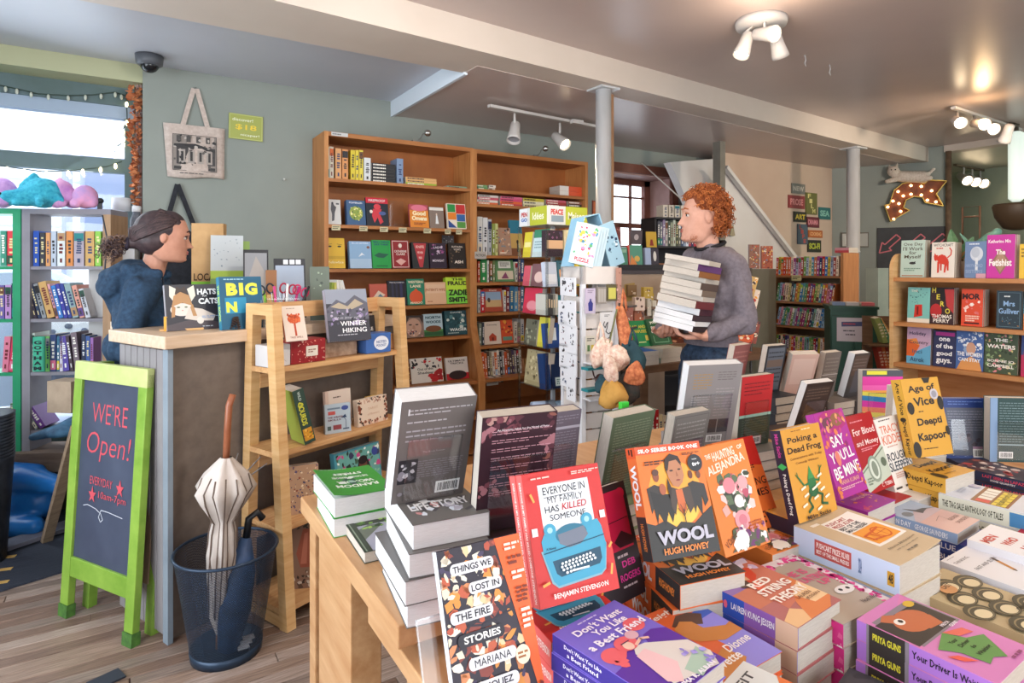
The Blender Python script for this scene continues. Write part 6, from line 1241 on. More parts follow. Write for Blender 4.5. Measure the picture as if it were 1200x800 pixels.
pa =[('speck',.08,.25,.92,.92,40,.08,['#d9405a','#3a8ab0','#e8c04a','#5aa86a','#f2f2f2','#d98ab0'],5),('t','PUZZLE',.5,.12,.6,.1,'#c4303a',.03)]
for k in range(4):
    M =base @ Matrix.Translation((-.075+k*.02,-.105,.105)) @ Matrix.Rotation(R(14),4,'Y') @ Matrix.Rotation(R(-18),4,'Z') @ Matrix(((1,0,0,0),(0,0,-1,0),(0,1,0,0),(0,0,0,1)))
    small_book(M @ Matrix.Translation((0,0,-.012*k)),.12 if k == 0 else .12,.2,.012,'#c3dbe6',['pale blue illustrated booklet at the front of the tent display'][0] if k == 0 else f'illustrated booklet, {ORD[k]} behind the front one at the tent display','booklets leaning on the blue display tent',pa if k == 0 else [],pg='R')
M =base @ Matrix.Translation((.1,-.075,.11)) @ Matrix.Rotation(R(-19),4,'Y') @ Matrix.Rotation(R(10),4,'Z') @ Matrix(((1,0,0,0),(0,0,-1,0),(0,1,0,0),(0,0,0,1)))
small_book(M,.1,.22,.006,'#9fc4d8','pale blue panel of round badges on the right of the tent display',None,[('speck',.15,.08,.9,.75,22,.09,['#3a5a7a','#e6eef2','#1f3a5a','#8ab0c4'],8)],name='badge_board',cat='board')

# hanging bag cluster
def cloth_mat(n,a,b,c_,s=30): return noisy(n,a,b,s,rough=.85,bump=.2)
OG =noisy('autumn_floral_cloth','#8a3a24','#d98a5a',45,rough=.85); CR =noisy('cream_floral_cloth','#b98a7a','#e6d6c4',50,rough=.85); MU =noisy('mustard_cloth','#a87a34','#c99a50',12,rough=.8,bump=.2)
TE =noisy('dark_teal_cloth','#16323c','#2a4a52',10,rough=.8); DG =noisy('dark_patterned_cloth','#1f2a28','#4a3a34',40,rough=.85)
def pouch(u,v,d,w,h,t_,m_,label,name='hanging_bag',rot=0,strap=None):
    p =at(u,v,d=d)
    t =thing(name,label,'bag',tuple(p),R(-32),'small cloth bags hanging beside the white spinner')
    mb =Mb(); seg =20; rings =12; vs =[]; rq =random.Random(label)
    ph =[rq.uniform(0,6) for _ in range(4)]
    prof =[(0,-.5),(.42,-.5),(.85,-.4),(1,-.2),(.96,.0),(.85,.2),(.68,.38),(.55,.5),(.3,.52),(0,.5)]
    for (r_,zz) in prof:
        for k in range(seg):
            a =2*PI*k/seg; f =1+.1*math.sin(3*a+ph[0]+zz*4)+.06*math.sin(7*a+ph[1]-zz*6)
            vs.append((r_*w/2*math.cos(a)*f,r_*t_/2*math.sin(a)*f,zz*h+.012*math.sin(2*a+ph[2])))
    n =len(prof); fs =[(i*seg+k,i*seg+(k+1)%seg,(i+1)*seg+(k+1)%seg,(i+1)*seg+k) for i in range(n-1) for k in range(seg)]
    mb.add(vs,fs,m_,Matrix.Rotation(R(rot),4,'Y'),True); mb.build('pouch',parent=t)
    if strap:
        Mb().tube([(-w*.2,0,h*.45),(-w*.1,.0,h*.45+strap*.6),(0,.02,h*.45+strap),(w*.1,.0,h*.45+strap*.6),(w*.2,0,h*.45)],.006,m_,6).build('strap',parent=t)
    return t
pouch(719,461,2.62,.125,.1,.07,MU,'mustard fabric pouch with a pleated front low in the bag cluster',rot=-12)
pouch(704,414,2.7,.09,.12,.05,CR,'cream floral pouch in the middle of the bag cluster',rot=25,strap=.08)
pouch(722,420,2.66,.12,.09,.06,CR,'pinkish floral pouch right of the cream one',rot=-20)
pouch(731,388,2.72,.06,.2,.05,OG,'long orange floral bag hanging near the green book',rot=-10,strap=.1)
pouch(742,421,2.7,.1,.14,.06,TE,'dark teal bag hanging below the green book',rot=-15,strap=.07)
pouch(744,437,2.62,.09,.08,.05,OG,'orange autumn print pouch under the teal bag',rot=10)
pouch(707,450,2.68,.07,.06,.05,TE,'small teal pouch above the mustard one')
pouch(716,432,2.6,.06,.09,.03,CR,'narrow cream pouch above the mustard one',rot=-8)
pouch(737,455,2.66,.1,.12,.06,DG,'dark patterned bag at the bottom of the bag cluster')
m =Mb(); a_,b_ =at(712,410,d=2.7),at(723,362,d=2.7); m.beam(a_,b_,.022,.004,noisy('olive_webbing','#5a5a34','#7a7a4c',60)); tag(m.build('bag_strap'),'olive webbing strap slanting up from the bag cluster','strap')
p =at(731,476,d=1.47); tag(Mb().cbox(tuple(p),(.022,.012,.022),col('#3fc43a',.4),None).build('price_clip'),'small bright green clip standing on a book edge in front of the bags','clip')
m =Mb(); hook =at(727,355,d=2.75); hk2 =at(727,420,d=2.75)
t =thing('bag_stand','thin dark pole holding the bag cluster beside the white spinner','stand',(hook.x,hook.y,0))
Mb().tube([(0,0,0),(0,0,hook.z)],.009,col('#3a3430'),8).build('pole',parent=t); Mb().lathe([(.13,0),(.13,.015),(.02,.03)],col('#3a3430'),20).build('base',parent=t)
for k in range(3): Mb().tube([(0,0,hook.z-.02-.1*k),(.08*math.cos(R(-70+50*k)),.08*math.sin(R(-70+50*k)),hook.z-.01-.1*k)],.005,col('#3a3430'),6).build('hook',parent=t)

# ================================================================== SECOND TABLE AND WINDOW CORNER
t2 =thing('side_table','dark brown side table behind the man, with a low shelf of books','table',(2.26,2.36,0))
T2Z =.935; BW =noisy('dark_brown_table','#5a4232','#7a5c46',4,(1,7,7),.5)
Mb().box((0,0,T2Z-.04),(1.2,.62,T2Z),BW).build('table_top',parent=t2)
for (x,y) in ((.02,.01),(1.13,.01),(.02,.55),(1.13,.55)): Mb().box((x,y,0),(x+.05,y+.06,T2Z-.04),BW).build('leg',parent=t2)
Mb().box((.02,.02,.42),(1.18,.6,.44),BW).build('low_shelf',parent=t2)
def tbook(x,y,z,yaw,w,h,t,c,label,art=(),group=None,L=90,sup=None):
    return small_book(Mframe((x,y,z),yaw,L),w,h,t,c,label,group,art)
def put(u,vb,zb,w,h,t,yaw,L,c,label,art=(),group=None,lower=None):
    p =at(u,vb,z=zb) if abs(zb-1.45) > .03 else None
    M =Mframe((0,0,0),yaw,L); v =Vector((M[0][1],M[1][1],M[2][1])); n_ =Vector((M[0][2],M[1][2],M[2][2]))
    cc =Vector((p.x,p.y,zb+.001)) +v*(h/2)
    if L < 0: cc -= 0*n_
    return small_book(Mframe(cc,yaw,L),w,h,t,c,label,group,art)
# pile left front : blue spines then the green books leaning above
for i,(c,z_) in enumerate([('#2a56b0',T2Z+.075),('#2a4fa0',T2Z+.05),('#274a98',T2Z+.025)]):
    tbook(2.335,2.47,z_,-8+3*i,.15,.2,.0245,c,f'blue paperback, {ORD[i]} from the top of the blue pile on the side table',(),'blue pile on the side table')
for i in range(3):
    tbook(2.52,2.49,T2Z+.078-.026*i,4-2*i,.16,.21,.0255,['#b9b4a8','#c9c4b8','#8fa39a'][i],f'pale paperback, {ORD[i]} from the top of the pale pile on the side table',(),'pale pile on the side table')
put(753,406,T2Z+.078,.17,.15,.02,-6,22,'#1f8a52','green book titled Laid and Confused on the side table',[('t','LAID AND',.5,.76,.6,.12,'#d9c94a',.03),('t','CONFUSED',.5,.58,.7,.12,'#d9c94a',.03),('r',.7,.22,.9,.42,'#d9c25a'),('lines',.4,.12,.9,.2,1,'#dfe6a0')])
put(777,404,T2Z+.082,.15,.155,.02,-2,24,'#2a5a3c','dark green book titled your pocket therapist on the side table',[('t','your',.35,.85,.4,.11,'#eef2ea',.03),('t','pocket',.45,.68,.6,.13,'#eef2ea',.03),('t','therapist',.5,.5,.8,.13,'#eef2ea',.03),('l',[(.15,.35),(.15,.1),(.85,.1),(.85,.35)],.02,'#8fc4a0')])
tbook(2.70,2.50,T2Z+.03,10,.2,.16,.028,'#c9662c','orange paperback lying right of the pale pile, side table',[('speck',.05,.05,.95,.95,12,.15,['#e8a04a','#8f3a1c'],3)])
tbook(2.42,2.74,T2Z+.12,14,.2,.15,.1,'#e0a83a','yellow rolled pad behind the green book',())
for i in range(4): tbook(2.62+.01*i,2.76,T2Z+.14+.028*i-.07,-6+7*i,.22,.17,.027,'#d9dbe0',f'white pad, {ORD[i]} from the bottom of the white heap on the side table',(),'white pads on the side table')
put(3.0 and 862,414,T2Z,.24,.14,.03,-12,80,'#b8322a','red patterned book lying at the right end of the side table',[('speck',.05,.05,.95,.95,26,.06,['#e8a08a','#f2d0c0','#8a1f1c'],6)])
put(800,402,T2Z,.22,.2,.06,-10,70,'#6a3a2c','dark orange-brown illustrated book under the hands of the man',[('speck',.05,.05,.95,.95,30,.07,['#b9603c','#3a2420','#d9a07a'],7)])
# books standing on the low shelf of the side table
spine_row(Vector((2.30,2.40,0)),0,.44,[(.0+.03*i,.028+.03*i) for i in range(7)],['#cfc4ae','#2a6f80','#b8262c','#a81f30','#b8242c','#d9c8a0','#cfc0a8'],[.2,.21,.24,.235,.24,.21,.2],'on the low shelf of the side table','books on the low shelf of the side table',rr,0,.15,.01)
# cabinet by the window
pc0 =at(722,300,d=4.55); pc1 =at(768,300,d=4.55)
CRM =noisy('cream_cabinet_paint','#a08a78','#b59e8a',3,rough=.6)
cb =thing('window_cabinet','cream low cabinet with a black top under the back window','cabinet',(pc0.x,pc0.y,0),R(-12))
Mb().box((0,0,0),(.42,.3,1.44),CRM).build('body',parent=cb); Mb().box((-.02,-.03,1.44),(.45,.32,1.475),col('#26242a',.5)).build('top_shelf',parent=cb)
Mb().box((0,-.012,1.475-.07),(.42,0,1.44),col('#4a4448',.5)).build('rail',parent=cb)
for i,(x,z,c,rot) in enumerate([(.12,1.27,'#a88a4a',8),(.27,1.2,'#c9a83a',-10),(.2,1.1,'#b9a89a',4)]):
    M =Matrix.Translation((pc0.x,pc0.y,0)) @ Matrix.Rotation(R(-12),4,'Z') @ Matrix.Translation((x,-.003,z)) @ Matrix.Rotation(R(90),4,'X') @ Matrix.Rotation(R(rot),4,'Z')
    small_book(M,.09,.13,.001,c,['olive paper note','yellow paper note','pale paper note'][i]+' taped to the cream cabinet front','paper notes on the cream cabinet',(),name='paper_note',cat='note',pg='')
def cabbook(x,w,h,c,label,art=(),lean=5,zz=1.476,yaw=0,y=.05,t=.03):
    M =Matrix.Translation((pc0.x,pc0.y,0)) @ Matrix.Rotation(R(-12),4,'Z') @ Matrix.Translation((x,y,zz)) @ Matrix.Rotation(R(yaw),4,'Z') @ Matrix.Rotation(R(-lean),4,'X') @ Matrix(((1,0,0,0),(0,0,-1,0),(0,1,0,h/2),(0,0,0,1)))
    small_book(M,w,h,t,c,label,'books and boxes on the cream cabinet by the window',art)
cabbook(.01,.09,.09,'#8a9a5a','olive book standing at the left of the cabinet top',())
cabbook(.09,.08,.13,'#4f8a72','green book standing on the cabinet top',[('r',.1,.7,.9,.9,'#8fb8a0')])
cabbook(.20,.12,.15,'#d9605a','book with red, green and orange shapes on the cabinet top',[('r',.08,0,1,1,'#5a9a84'),('p',[(.08,0),(.6,0),(.2,.5)],'#e08a4a'),('e',.6,.3,.2,.15,'#d9b05a')])
cabbook(.31,.05,.13,'#a8b8d8','pale blue box on the cabinet top')
cabbook(.37,.07,.13,'#3a3440','dark box with a white sketch on the cabinet top',[('e',.5,.5,.2,.3,'#d9d6d0')])
cabbook(.03,.09,.19,'#7a3a34','dark red patterned card held above the olive book',[('speck',.05,.05,.95,.95,18,.1,['#c98a7a','#3a1c1c','#d9b0a0'],4)],zz=1.57,t=.01)
cabbook(.2,.1,.11,'#5a5054','grey illustrated card above the coloured book',[('e',.5,.5,.2,.2,'#b9aeb0')],zz=1.63,t=.008,lean=-6)
cabbook(.34,.09,.12,'#c9a23a','yellow and red card by the window pane',[('p',[(.3,.1),(.7,.1),(.6,.5),(.4,.5)],'#8a2a24')],zz=1.61,t=.008)
# small boxes in front of the cabinet
for i,(u,v,w,h,c) in enumerate([(738,377,.05,.2,'#9a5a4a'),(750,356,.07,.09,'#d8c0b0'),(749,370,.07,.08,'#a85a34'),(761,360,.03,.12,'#b9b2a4'),(767,362,.03,.12,'#d0c8b8'),(760,343,.07,.08,'#b89a3a'),(776,362,.08,.14,'#8a6a4a'),(786,335,.09,.1,'#a08a6a'),(790,365,.08,.12,'#7a4a3a'),(741,340,.07,.08,'#8a6a44')]):
    p =at(u,v,d=4.1+.05*i); M =Matrix.Translation(p) @ Matrix.Rotation(R(-20),4,'Z') @ Matrix.Rotation(R(90),4,'X')
    small_book(M,w,h,.05,c,f'small {cname(c)} box, {ORD[i]} counted left to right in the clutter by the window','small boxes on the clutter rack by the window',[('speck',.1,.1,.9,.9,6,.15,['#e0d0b8','#5a3a2c'],i)],name='small_box',cat='box',pg='')
cr =thing('clutter_rack','narrow wooden rack of small boxes below the back window','rack',tuple(at(738,380,d=4.2))[:2]+(0,),R(-20))
zc =[at(750,v,d=4.3).z for v in (382,368,350)]
for z in zc: Mb().box((-.05,.02,z-.07),(.5,.2,z-.055),BW).build('shelf',parent=cr)
for x in (-.05,.48): Mb().box((x,.02,0),(x+.02,.2,zc[2]-.05),BW).build('side_panel',parent=cr)
# black shelf unit right of the window
pb0 =at(769,300,d=4.85)
bu =thing('black_shelf_unit','narrow black shelf unit with books between window and man','shelf',(pb0.x,pb0.y,0),R(-14))
BK =col('#2a282c',.5)
bz =[at(780,v,d=4.85).z for v in (254,288,318,341)]+[.9,.6,.3]
for z in bz: Mb().box((0,0,z-.015),(.5,.24,z),BK).build('shelf',parent=bu)
for x in (0,.49): Mb().box((x,.02,0),(x+.015,.24,bz[0]),BK).build('side_panel',parent=bu)
Mb().box((0,.22,0),(.5,.235,bz[0]),BK).build('back_panel',parent=bu)
spine_row(Vector((pb0.x,pb0.y,0)),R(-14),bz[1],[(.03+.024*i,.052+.024*i) for i in range(16)],['#4a4a54','#6a6a74','#8a7a9a','#b9b4b0','#3a4a40','#9aa08a','#b9c0b0','#4a5040','#6a6a5a','#3a4a6a','#8fa0b8','#d9dce4','#a83a4a','#3a2a5a','#b8323c','#5a3a6a'],[.2,.19,.21,.2],'on the second shelf of the black unit','books in the black shelf unit',rr,0,.14,.03)
spine_row(Vector((pb0.x,pb0.y,0)),R(-14),bz[0],[(.08+.055*i,.125+.055*i) for i in range(6)],['#cfc4b4']*6,[.1],'in the small sets on top of the black unit','small box sets on top of the black unit',rr,0,.1,.03)
spine_row(Vector((pb0.x,pb0.y,0)),R(-14),bz[3],[(.03+.05*i,.075+.05*i) for i in range(5)],['#6a3a2c','#4a2a24','#b8a080','#7a4a30','#5a3a40'],[.12,.13],'on the fourth shelf of the black unit','books low in the black shelf unit',rr,0,.12,.03)
for i in range(3):
    M =Matrix.Translation((pb0.x,pb0.y,0)) @ Matrix.Rotation(R(-14),4,'Z') @ Matrix.Translation((.14,.02,bz[2]+.012+.022*i)) @ Matrix.Rotation(R(90),4,'X')
    small_book(M,.24,.02,.14,['#c9b090','#a8704a','#8a5a3c'][i],f'{["cream","tan","brown"][i]} book lying on the third shelf of the black unit',None,(),pg='LR')
# colourful books on the olive panel and rack beside the man
oz =1.31
for i,(u0,u1,c) in enumerate([(874,886,'#8a5a44'),(888,902,'#a8563c')]):
    f_ =(i+.5)/2; p =Vector((oa.x+(ob.x-oa.x)*f_,oa.y+(ob.y-oa.y)*f_,1.445+.1)); M =Matrix.Translation(p) @ Matrix.Rotation(R(-32),4,'Z') @ Matrix.Rotation(R(90),4,'X')
    small_book(M,(u1-u0)/719*5,.2,.03,c,f'{["left","right"][i]} busy patterned comic standing on the olive panel','comics on the olive panel',[('speck',.02,.02,.98,.98,60,.09,['#c9402c','#e8c46a','#3a2a34','#d9d0c0','#5a7a9a','#8a3a2a'],i+3)],name='comic',cat='book')
for i,(u,v,w,h,c,lb) in enumerate([(876,336,.1,.14,'#c9a05a','tan and white print packet at the top of the rack'),(879,349,.1,.12,'#e0d0c0','white speckled packet, second on the rack'),(873,385,.12,.16,'#d9602c','orange print packet, third on the rack'),(880,388,.09,.14,'#8a3a24','dark red print packet, fourth on the rack')]):
    p =at(u,v,d=3.75+.02*i); M =Matrix.Translation(p) @ Matrix.Rotation(R(-40),4,'Z') @ Matrix.Rotation(R(90-8*(i%2)),4,'X') @ Matrix.Rotation(R(-14),4,'Z')
    small_book(M,w,h,.008,c,lb+' beside the man','print packets hanging beside the man',[('speck',.02,.02,.98,.98,34,.1,['#f2e0c0','#b8342a','#3a2420','#e8a03a'],i+13)],name='print_packet',cat='packet',pg='')
p =at(880,360,d=3.8); t =thing('wire_rack','thin wire rack holding print packets behind the man','rack',(p.x,p.y,0))
Mb().tube([(0,0,0),(0,0,1.45)],.008,col('#4a4440'),6).build('pole',parent=t); Mb().lathe([(.12,0),(.12,.012),(.02,.02)],col('#4a4440'),16).build('base',parent=t)
p =at(858,262,Y=3.86); t =thing('key_bunch','bunch of keys hanging from a hook behind the head of the man','keys',(p.x,p.y,p.z))
for k in range(4): Mb().box((-.012,-.004*k,-.12),(.012,-.004*k+.002,-.02),col('#8a7a64',.4,.6),Matrix.Rotation(R(-16+11*k),4,'Y')).build('key',parent=t)
Mb().tube([(.02*math.cos(R(a)),0,.02*math.sin(R(a))-.01) for a in range(0,360,30)],.003,col('#9a9088',.3,.8),6,True).build('key_ring',parent=t)
a_,b_ =at(752,191,Y=4.33),at(806,240,Y=3.9); m =Mb().tube([a_,b_],.006,col('#cfc9c0'),6); tag(m.build('white_cord'),'thin white cord slanting down across the back window','cord')

# dark green cabinet with paper sign
g0 =at(973,380,d=4.45); g1 =at(1028,380,d=4.35)
dx =Vector((g1.x-g0.x,g1.y-g0.y)); GWd =dx.length; ga =math.atan2(dx.y,dx.x)
gcab =thing('green_cabinet','dark green wooden cabinet with a white paper notice','cabinet',(g0.x,g0.y,0),ga)
GRN =noisy('dark_green_paint','#14382e','#1d4a3c',3,rough=.45); gz1 =at(1000,360,d=4.4).z
Mb().box((0,0,0),(GWd,.3,gz1),GRN).build('body',parent=gcab)
for x in (.0,GWd*.5+.004): Mb().box((x+.004,-.012,.05),(x+GWd*.5-.006,0,gz1-.06),GRN).build('door',parent=gcab,bevel=.004)
Mb().box((-.01,-.015,gz1-.012),(GWd+.01,.31,gz1+.006),GRN).build('top',parent=gcab)
G_ =Matrix.Translation((g0.x,g0.y,0)) @ Matrix.Rotation(ga,4,'Z')
zs =at(998,386,d=4.4).z
small_book(G_ @ Matrix.Translation((GWd*.47,-.0145,zs)) @ Matrix.Rotation(R(90),4,'X'),.2,.17,.001,'#b3aab4','white paper notice pinned to the dark green cabinet',None,[('lines',.2,.66,.8,.82,2,'#8a3040',.9),('p',[(.15,.62),(.85,.66),(.85,.85),(.15,.82)],'#3a3f6a'),('lines',.2,.7,.8,.78,1,'#b83a44'),('lines',.2,.4,.8,.5,1,'#4a4450'),('lines',.28,.24,.75,.34,1,'#4a4450')],name='paper_notice',cat='sign',pg='')
for i,(x,c) in enumerate([(.07,'#6a7a9a'),(.16,'#b9b2b4'),(.26,'#c4646a')]):
    M =G_ @ Matrix.Translation((x,.1,gz1+.018)) @ Matrix.Rotation(R(90),4,'X')
    small_book(M,.085,.022,.14,c,f'{["blue-grey","pale","coral"][i]} paperback lying on top of the dark green cabinet','paperbacks lying on the green cabinet',(),pg='LR')
for i,(c,dz,ln) in enumerate([('#8a9a5a',.0,18),('#3a7a5a',.0,24),('#c9a05a',.0,30)]):
    p =at(1033+3*i,387,d=4.25); M =Matrix.Translation(p) @ Matrix.Rotation(R(-45),4,'Z') @ Matrix.Rotation(R(90),4,'X') @ Matrix.Rotation(R(ln),4,'Z')
    small_book(M,.03,.18,.12,c,f'{["olive","green","tan"][i]} book leaning right of the dark green cabinet','books leaning in the gap beside the right bookcase',[('lines',.2,.2,.8,.8,5,'#e0d8c0')])
for i in range(3):
    p =at(1033+4*i,420,d=4.25); M =Matrix.Translation(p) @ Matrix.Rotation(R(-45),4,'Z') @ Matrix.Rotation(R(90),4,'X') @ Matrix.Rotation(R(12),4,'Z')
    small_book(M,.03,.18,.12,['#a83a2c','#c4663c','#8a2f24'][i],f'{["red","orange","dark red"][i]} book in the lower gap beside the right bookcase','books leaning in the gap beside the right bookcase',[('lines',.2,.2,.8,.8,5,'#e0c8b0')])
p =at(1034,405,d=4.2); t =thing('gap_rack','small dark rack between the green cabinet and the right bookcase','rack',(p.x,p.y,0),R(-45))
for z in (at(1034,440,d=4.2).z,at(1034,403,d=4.2).z): Mb().box((-.08,.0,z-.02),(.12,.16,z-.008),BW).build('shelf',parent=t)
Mb().box((-.08,.15,0),(.12,.165,at(1034,372,d=4.2).z),BW).build('back_panel',parent=t)
# pale box on wall behind column
p =at(1028,335,d=6.2); tag(Mb().box((p.x-.1,p.y-.06,0),(p.x+.1,p.y+.06,at(1028,314,d=6.2).z+.0),noisy('pale_green_metal','#8f9a92','#a3ada4',3)).build('heater_box'),'tall pale green metal box behind the second column','heater')

# ================================================================== WALL ART RIGHT
def onwall(u0,v0,u1,v1,Y=None,off=.004): 
    a =at(u0,v0,Y=Y-off); b =at(u1,v1,Y=Y-off); return a,b
sx,sy_ =1/3.2,1/3.2
for i,(x0,y0,x1,y1,c,ink,s) in enumerate([(215,142,265,185,'#7a7a74','#c9c0b4','NEW'),(203,186,263,240,'#8a2f34','#d98a8a','PROSE'),(268,177,310,262,'#6a6a34','#d9d08a','FILM'),(317,232,360,280,'#2a6a6a','#8ac0b0','SEA'),(223,248,270,290,'#26241c','#dcc23a','ART'),(272,268,318,310,'#6a2430','#e0909a','DRAMA'),(237,295,275,372,'#4a5a6a','#b04a44','LIFE'),(278,318,330,348,'#b8642c','#e8b07a','COOKING'),(275,355,325,402,'#26261c','#b8c43a','SCI-FI')]):
    a,b =onwall(860+x0*sx,170+y0*sy_,860+x1*sx,170+y1*sy_,4.05)
    M =Mframe(((a.x+b.x)/2,4.05-.012,(a.z+b.z)/2),0,0)
    tall =s in ('FILM','LIFE')
    art =[('t',ch,.3+.13*k,.85-.23*k,.26,.2,ink,.03) for k,ch in enumerate(s)] if tall else [('t',s,.5,.5,.8,.5,ink,.04)]
    small_book(M,abs(b.x-a.x),abs(a.z-b.z),.01,c,f'small painted {cname(c)} panel lettered {s} on the beige wall','painted section name panels on the beige wall',art,name='wall_panel',cat='picture',pg='')
# green wall frame: local x along the wall
gdirw =(Vector((7.42,3.12,0))-Vector((6.87,4.07,0))).normalized(); gn =Vector((gdirw.y,-gdirw.x,0)); gn =-gn if gn.x > 0 else gn
def gwall(u,v,off=.01):
    r_ =ray(u,v); p0 =Vector((6.87,4.07,0)); n_ =gn
    k =(p0-Vector((0,0,1.45))).dot(n_)/r_.dot(n_)
    return Vector((0,0,1.45))+r_*k+n_*off
GWM =lambda p: Matrix(((gdirw.x,0,gn.x,p.x),(gdirw.y,0,gn.y,p.y),(0,1,0,p.z),(0,0,0,1)))
a,b =gwall(1028,300),gwall(1110,300); za,zb_ =gwall(1069,266).z,1.0
cbw =(b-a).length; mid =(a+b)/2; mid.z =(za+zb_)/2
ch =thing('chalkboard','black chalkboard with three pink chalk arrows on the green wall','chalkboard',tuple(mid)); ch.matrix_world =GWM(mid)
Mb().cbox((0,0,0),(cbw,za-zb_,.02),noisy('chalkboard_slate','#2a2c30','#3a3c40',5)).build('slate',parent=ch)
mb =Mb(); H_ =za-zb_
def arrow(cx,cy,s):
    d_ =Vector((-.7,-.7)); n2 =Vector((-.7,.7)); c0 =Vector((cx,cy))
    P_ =lambda l,w_: c0+d_*l*s+n2*w_*s
    pts =[P_(-1,.22),P_(.2,.22),P_(.2,.5),P_(1,0),P_(.2,-.5),P_(.2,-.22),P_(-1,-.22),P_(-1,.22)]
    for i in range(len(pts)-1): mb.beam((pts[i].x,pts[i].y,.0115),(pts[i+1].x,pts[i+1].y,.0115),.013,.001,col('#c9707a',.8),up=(0,0,1))
for fx in (.17,.52,.82): arrow((fx-.5)*cbw,H_*.5-.19,.13)
mb.build('chalk_arrows',parent=ch)
# bulb sign
sg0 =gwall(1072,232,.06)
sg =thing('marquee_sign','rusty curved arrow-shaped marquee sign with lit bulbs','sign',tuple(sg0)); sg.matrix_world =GWM(sg0)
def sp_(u,v,off=.06): 
    p =gwall(u,v,off)-sg0; return (p.dot(gdirw),p.z)
outline =[(1042,244),(1038,262),(1047,262),(1054,251),(1066,246),(1059,241),(1058,238),(1064,232),(1074,231),(1084,238),(1096,240),(1104,243),(1097,229),(1099,222),(1108,214),(1088,212),(1082,218),(1070,213),(1058,216),(1047,224),(1043,238)]
outline =[(1036,241),(1043,260),(1065,247),(1058,244),(1061,235),(1070,231),(1080,232),(1083,238),(1104,242),(1096,228),(1108,213),(1087,212),(1083,216),(1072,213),(1057,216),(1047,224),(1043,236),(1042,240)]
poly =[sp_(u,v) for u,v in outline]
RUST =noisy('rusty_sign_face','#4a2414','#8a4a24',10,rough=.6); RIM =noisy('brass_rim','#8a7434','#b89c4a',10,rough=.4,metal=.5)
Mb().prism(poly,-.05,-.03,RUST).build('face',parent=sg)
m =Mb()
for i in range(len(poly)):
    a,b =poly[i],poly[(i+1)%len(poly)]; m.beam((a[0],a[1],-.01),(b[0],b[1],-.01),.008,.09,RIM,up=(0,0,1))
m.build('rim',parent=sg)
bulb =glow('warm_bulb','#ffcf8a',7)
for (u,v) in [(1040,243),(1047,257),(1055,248),(1053,239),(1046,236),(1052,225),(1058,230),(1067,218),(1067,228),(1079,219),(1079,229),(1091,224),(1086,235),(1096,237)]:
    x,y =sp_(u,v); Mb().ball((x,y,-.01),.014,bulb,seg=8,rings=6).build('bulb',parent=sg)
# soft toy cat on top of the sign
def organic(name,prims,mat,voxel,parent=None,smooth=2,M=None,extra=None):
    """one continuous surface from overlapping tapered limbs and balls"""
    mb =Mb()
    for p in prims:
        if p[0] == 'b': mb.ball(p[1],p[2],mat,p[3] if len(p) > 3 else None,16,12)
        else:
            a,b,ra,rb =Vector(p[1]),Vector(p[2]),p[3],p[4]
            n =6; mb.tube([a.lerp(b,i/n) for i in range(n+1)],[ra+(rb-ra)*i/n for i in range(n+1)],mat,14); mb.ball(a,ra,mat,None,14,8); mb.ball(b,rb,mat,None,14,8)
    if extra: mb.add(*extra)
    tmp =mb.build('tmp'); r =tmp.modifiers.new('r','REMESH'); r.mode ='VOXEL'; r.voxel_size =voxel; r.use_smooth_shade =True
    if smooth: s =tmp.modifiers.new('s','SMOOTH'); s.factor =.5; s.iterations =smooth
    dg =bpy.context.evaluated_depsgraph_get()
    me =bpy.data.meshes.new_from_object(tmp.evaluated_get(dg)); me.name =name
    bpy.data.objects.remove(tmp); me.materials.clear(); me.materials.append(mat)
    me.polygons.foreach_set('use_smooth',[True]*len(me.polygons))
    o =bpy.data.objects.new(name,me); COL.objects.link(o)
    if parent is not None: o.parent =parent
    if M is not None: o.matrix_local =M
    return o
ct0 =gwall(1062,208,.12)
toy =thing('plush_cat','white plush animal lying on top of the bulb sign','plush toy',tuple(ct0)); toy.matrix_world =GWM(ct0)
PL =noisy('cream_plush','#b9aa9c','#d9cfc4',60,rough=.95,bump=.3)
organic('body',[('c',(-.06,.0,0),(.14,-.02,0),.06,.065),('b',(-.13,.06,.01),.06),('c',(-.1,-.03,.03),(-.19,-.05,.04),.028,.024),('c',(.12,-.05,.03),(.2,-.04,.05),.028,.026),('c',(-.16,.1,.0),(-.17,.145,.0),.018,.006),('c',(-.1,.11,.0),(-.09,.15,.0),.018,.006),('c',(.18,.0,0),(.24,.06,0),.02,.016)],PL,.011,toy)
Mb().ball((-.15,.07,.06),.008,col('#1c1a1c',.2)).ball((-.115,.07,.065),.008,col('#1c1a1c',.2)).build('eyes',parent=toy)
p =gwall(997,281,.02); M =GWM(p)
small_book(M,.2,.17,.015,'#5a544c','small pale framed print left of the second column',None,[('r',.08,.08,.92,.92,'#b9b8b0'),('r',.2,.2,.8,.8,'#c9c9c4')],name='framed_print',cat='picture',pg='')
p =gwall(1012,281,.02); M =GWM(p)
small_book(M,.1,.17,.015,'#6a655c','narrow framed print right of the second column',None,[('r',.1,.08,.9,.92,'#a8a8a2')],name='framed_print',cat='picture',pg='')

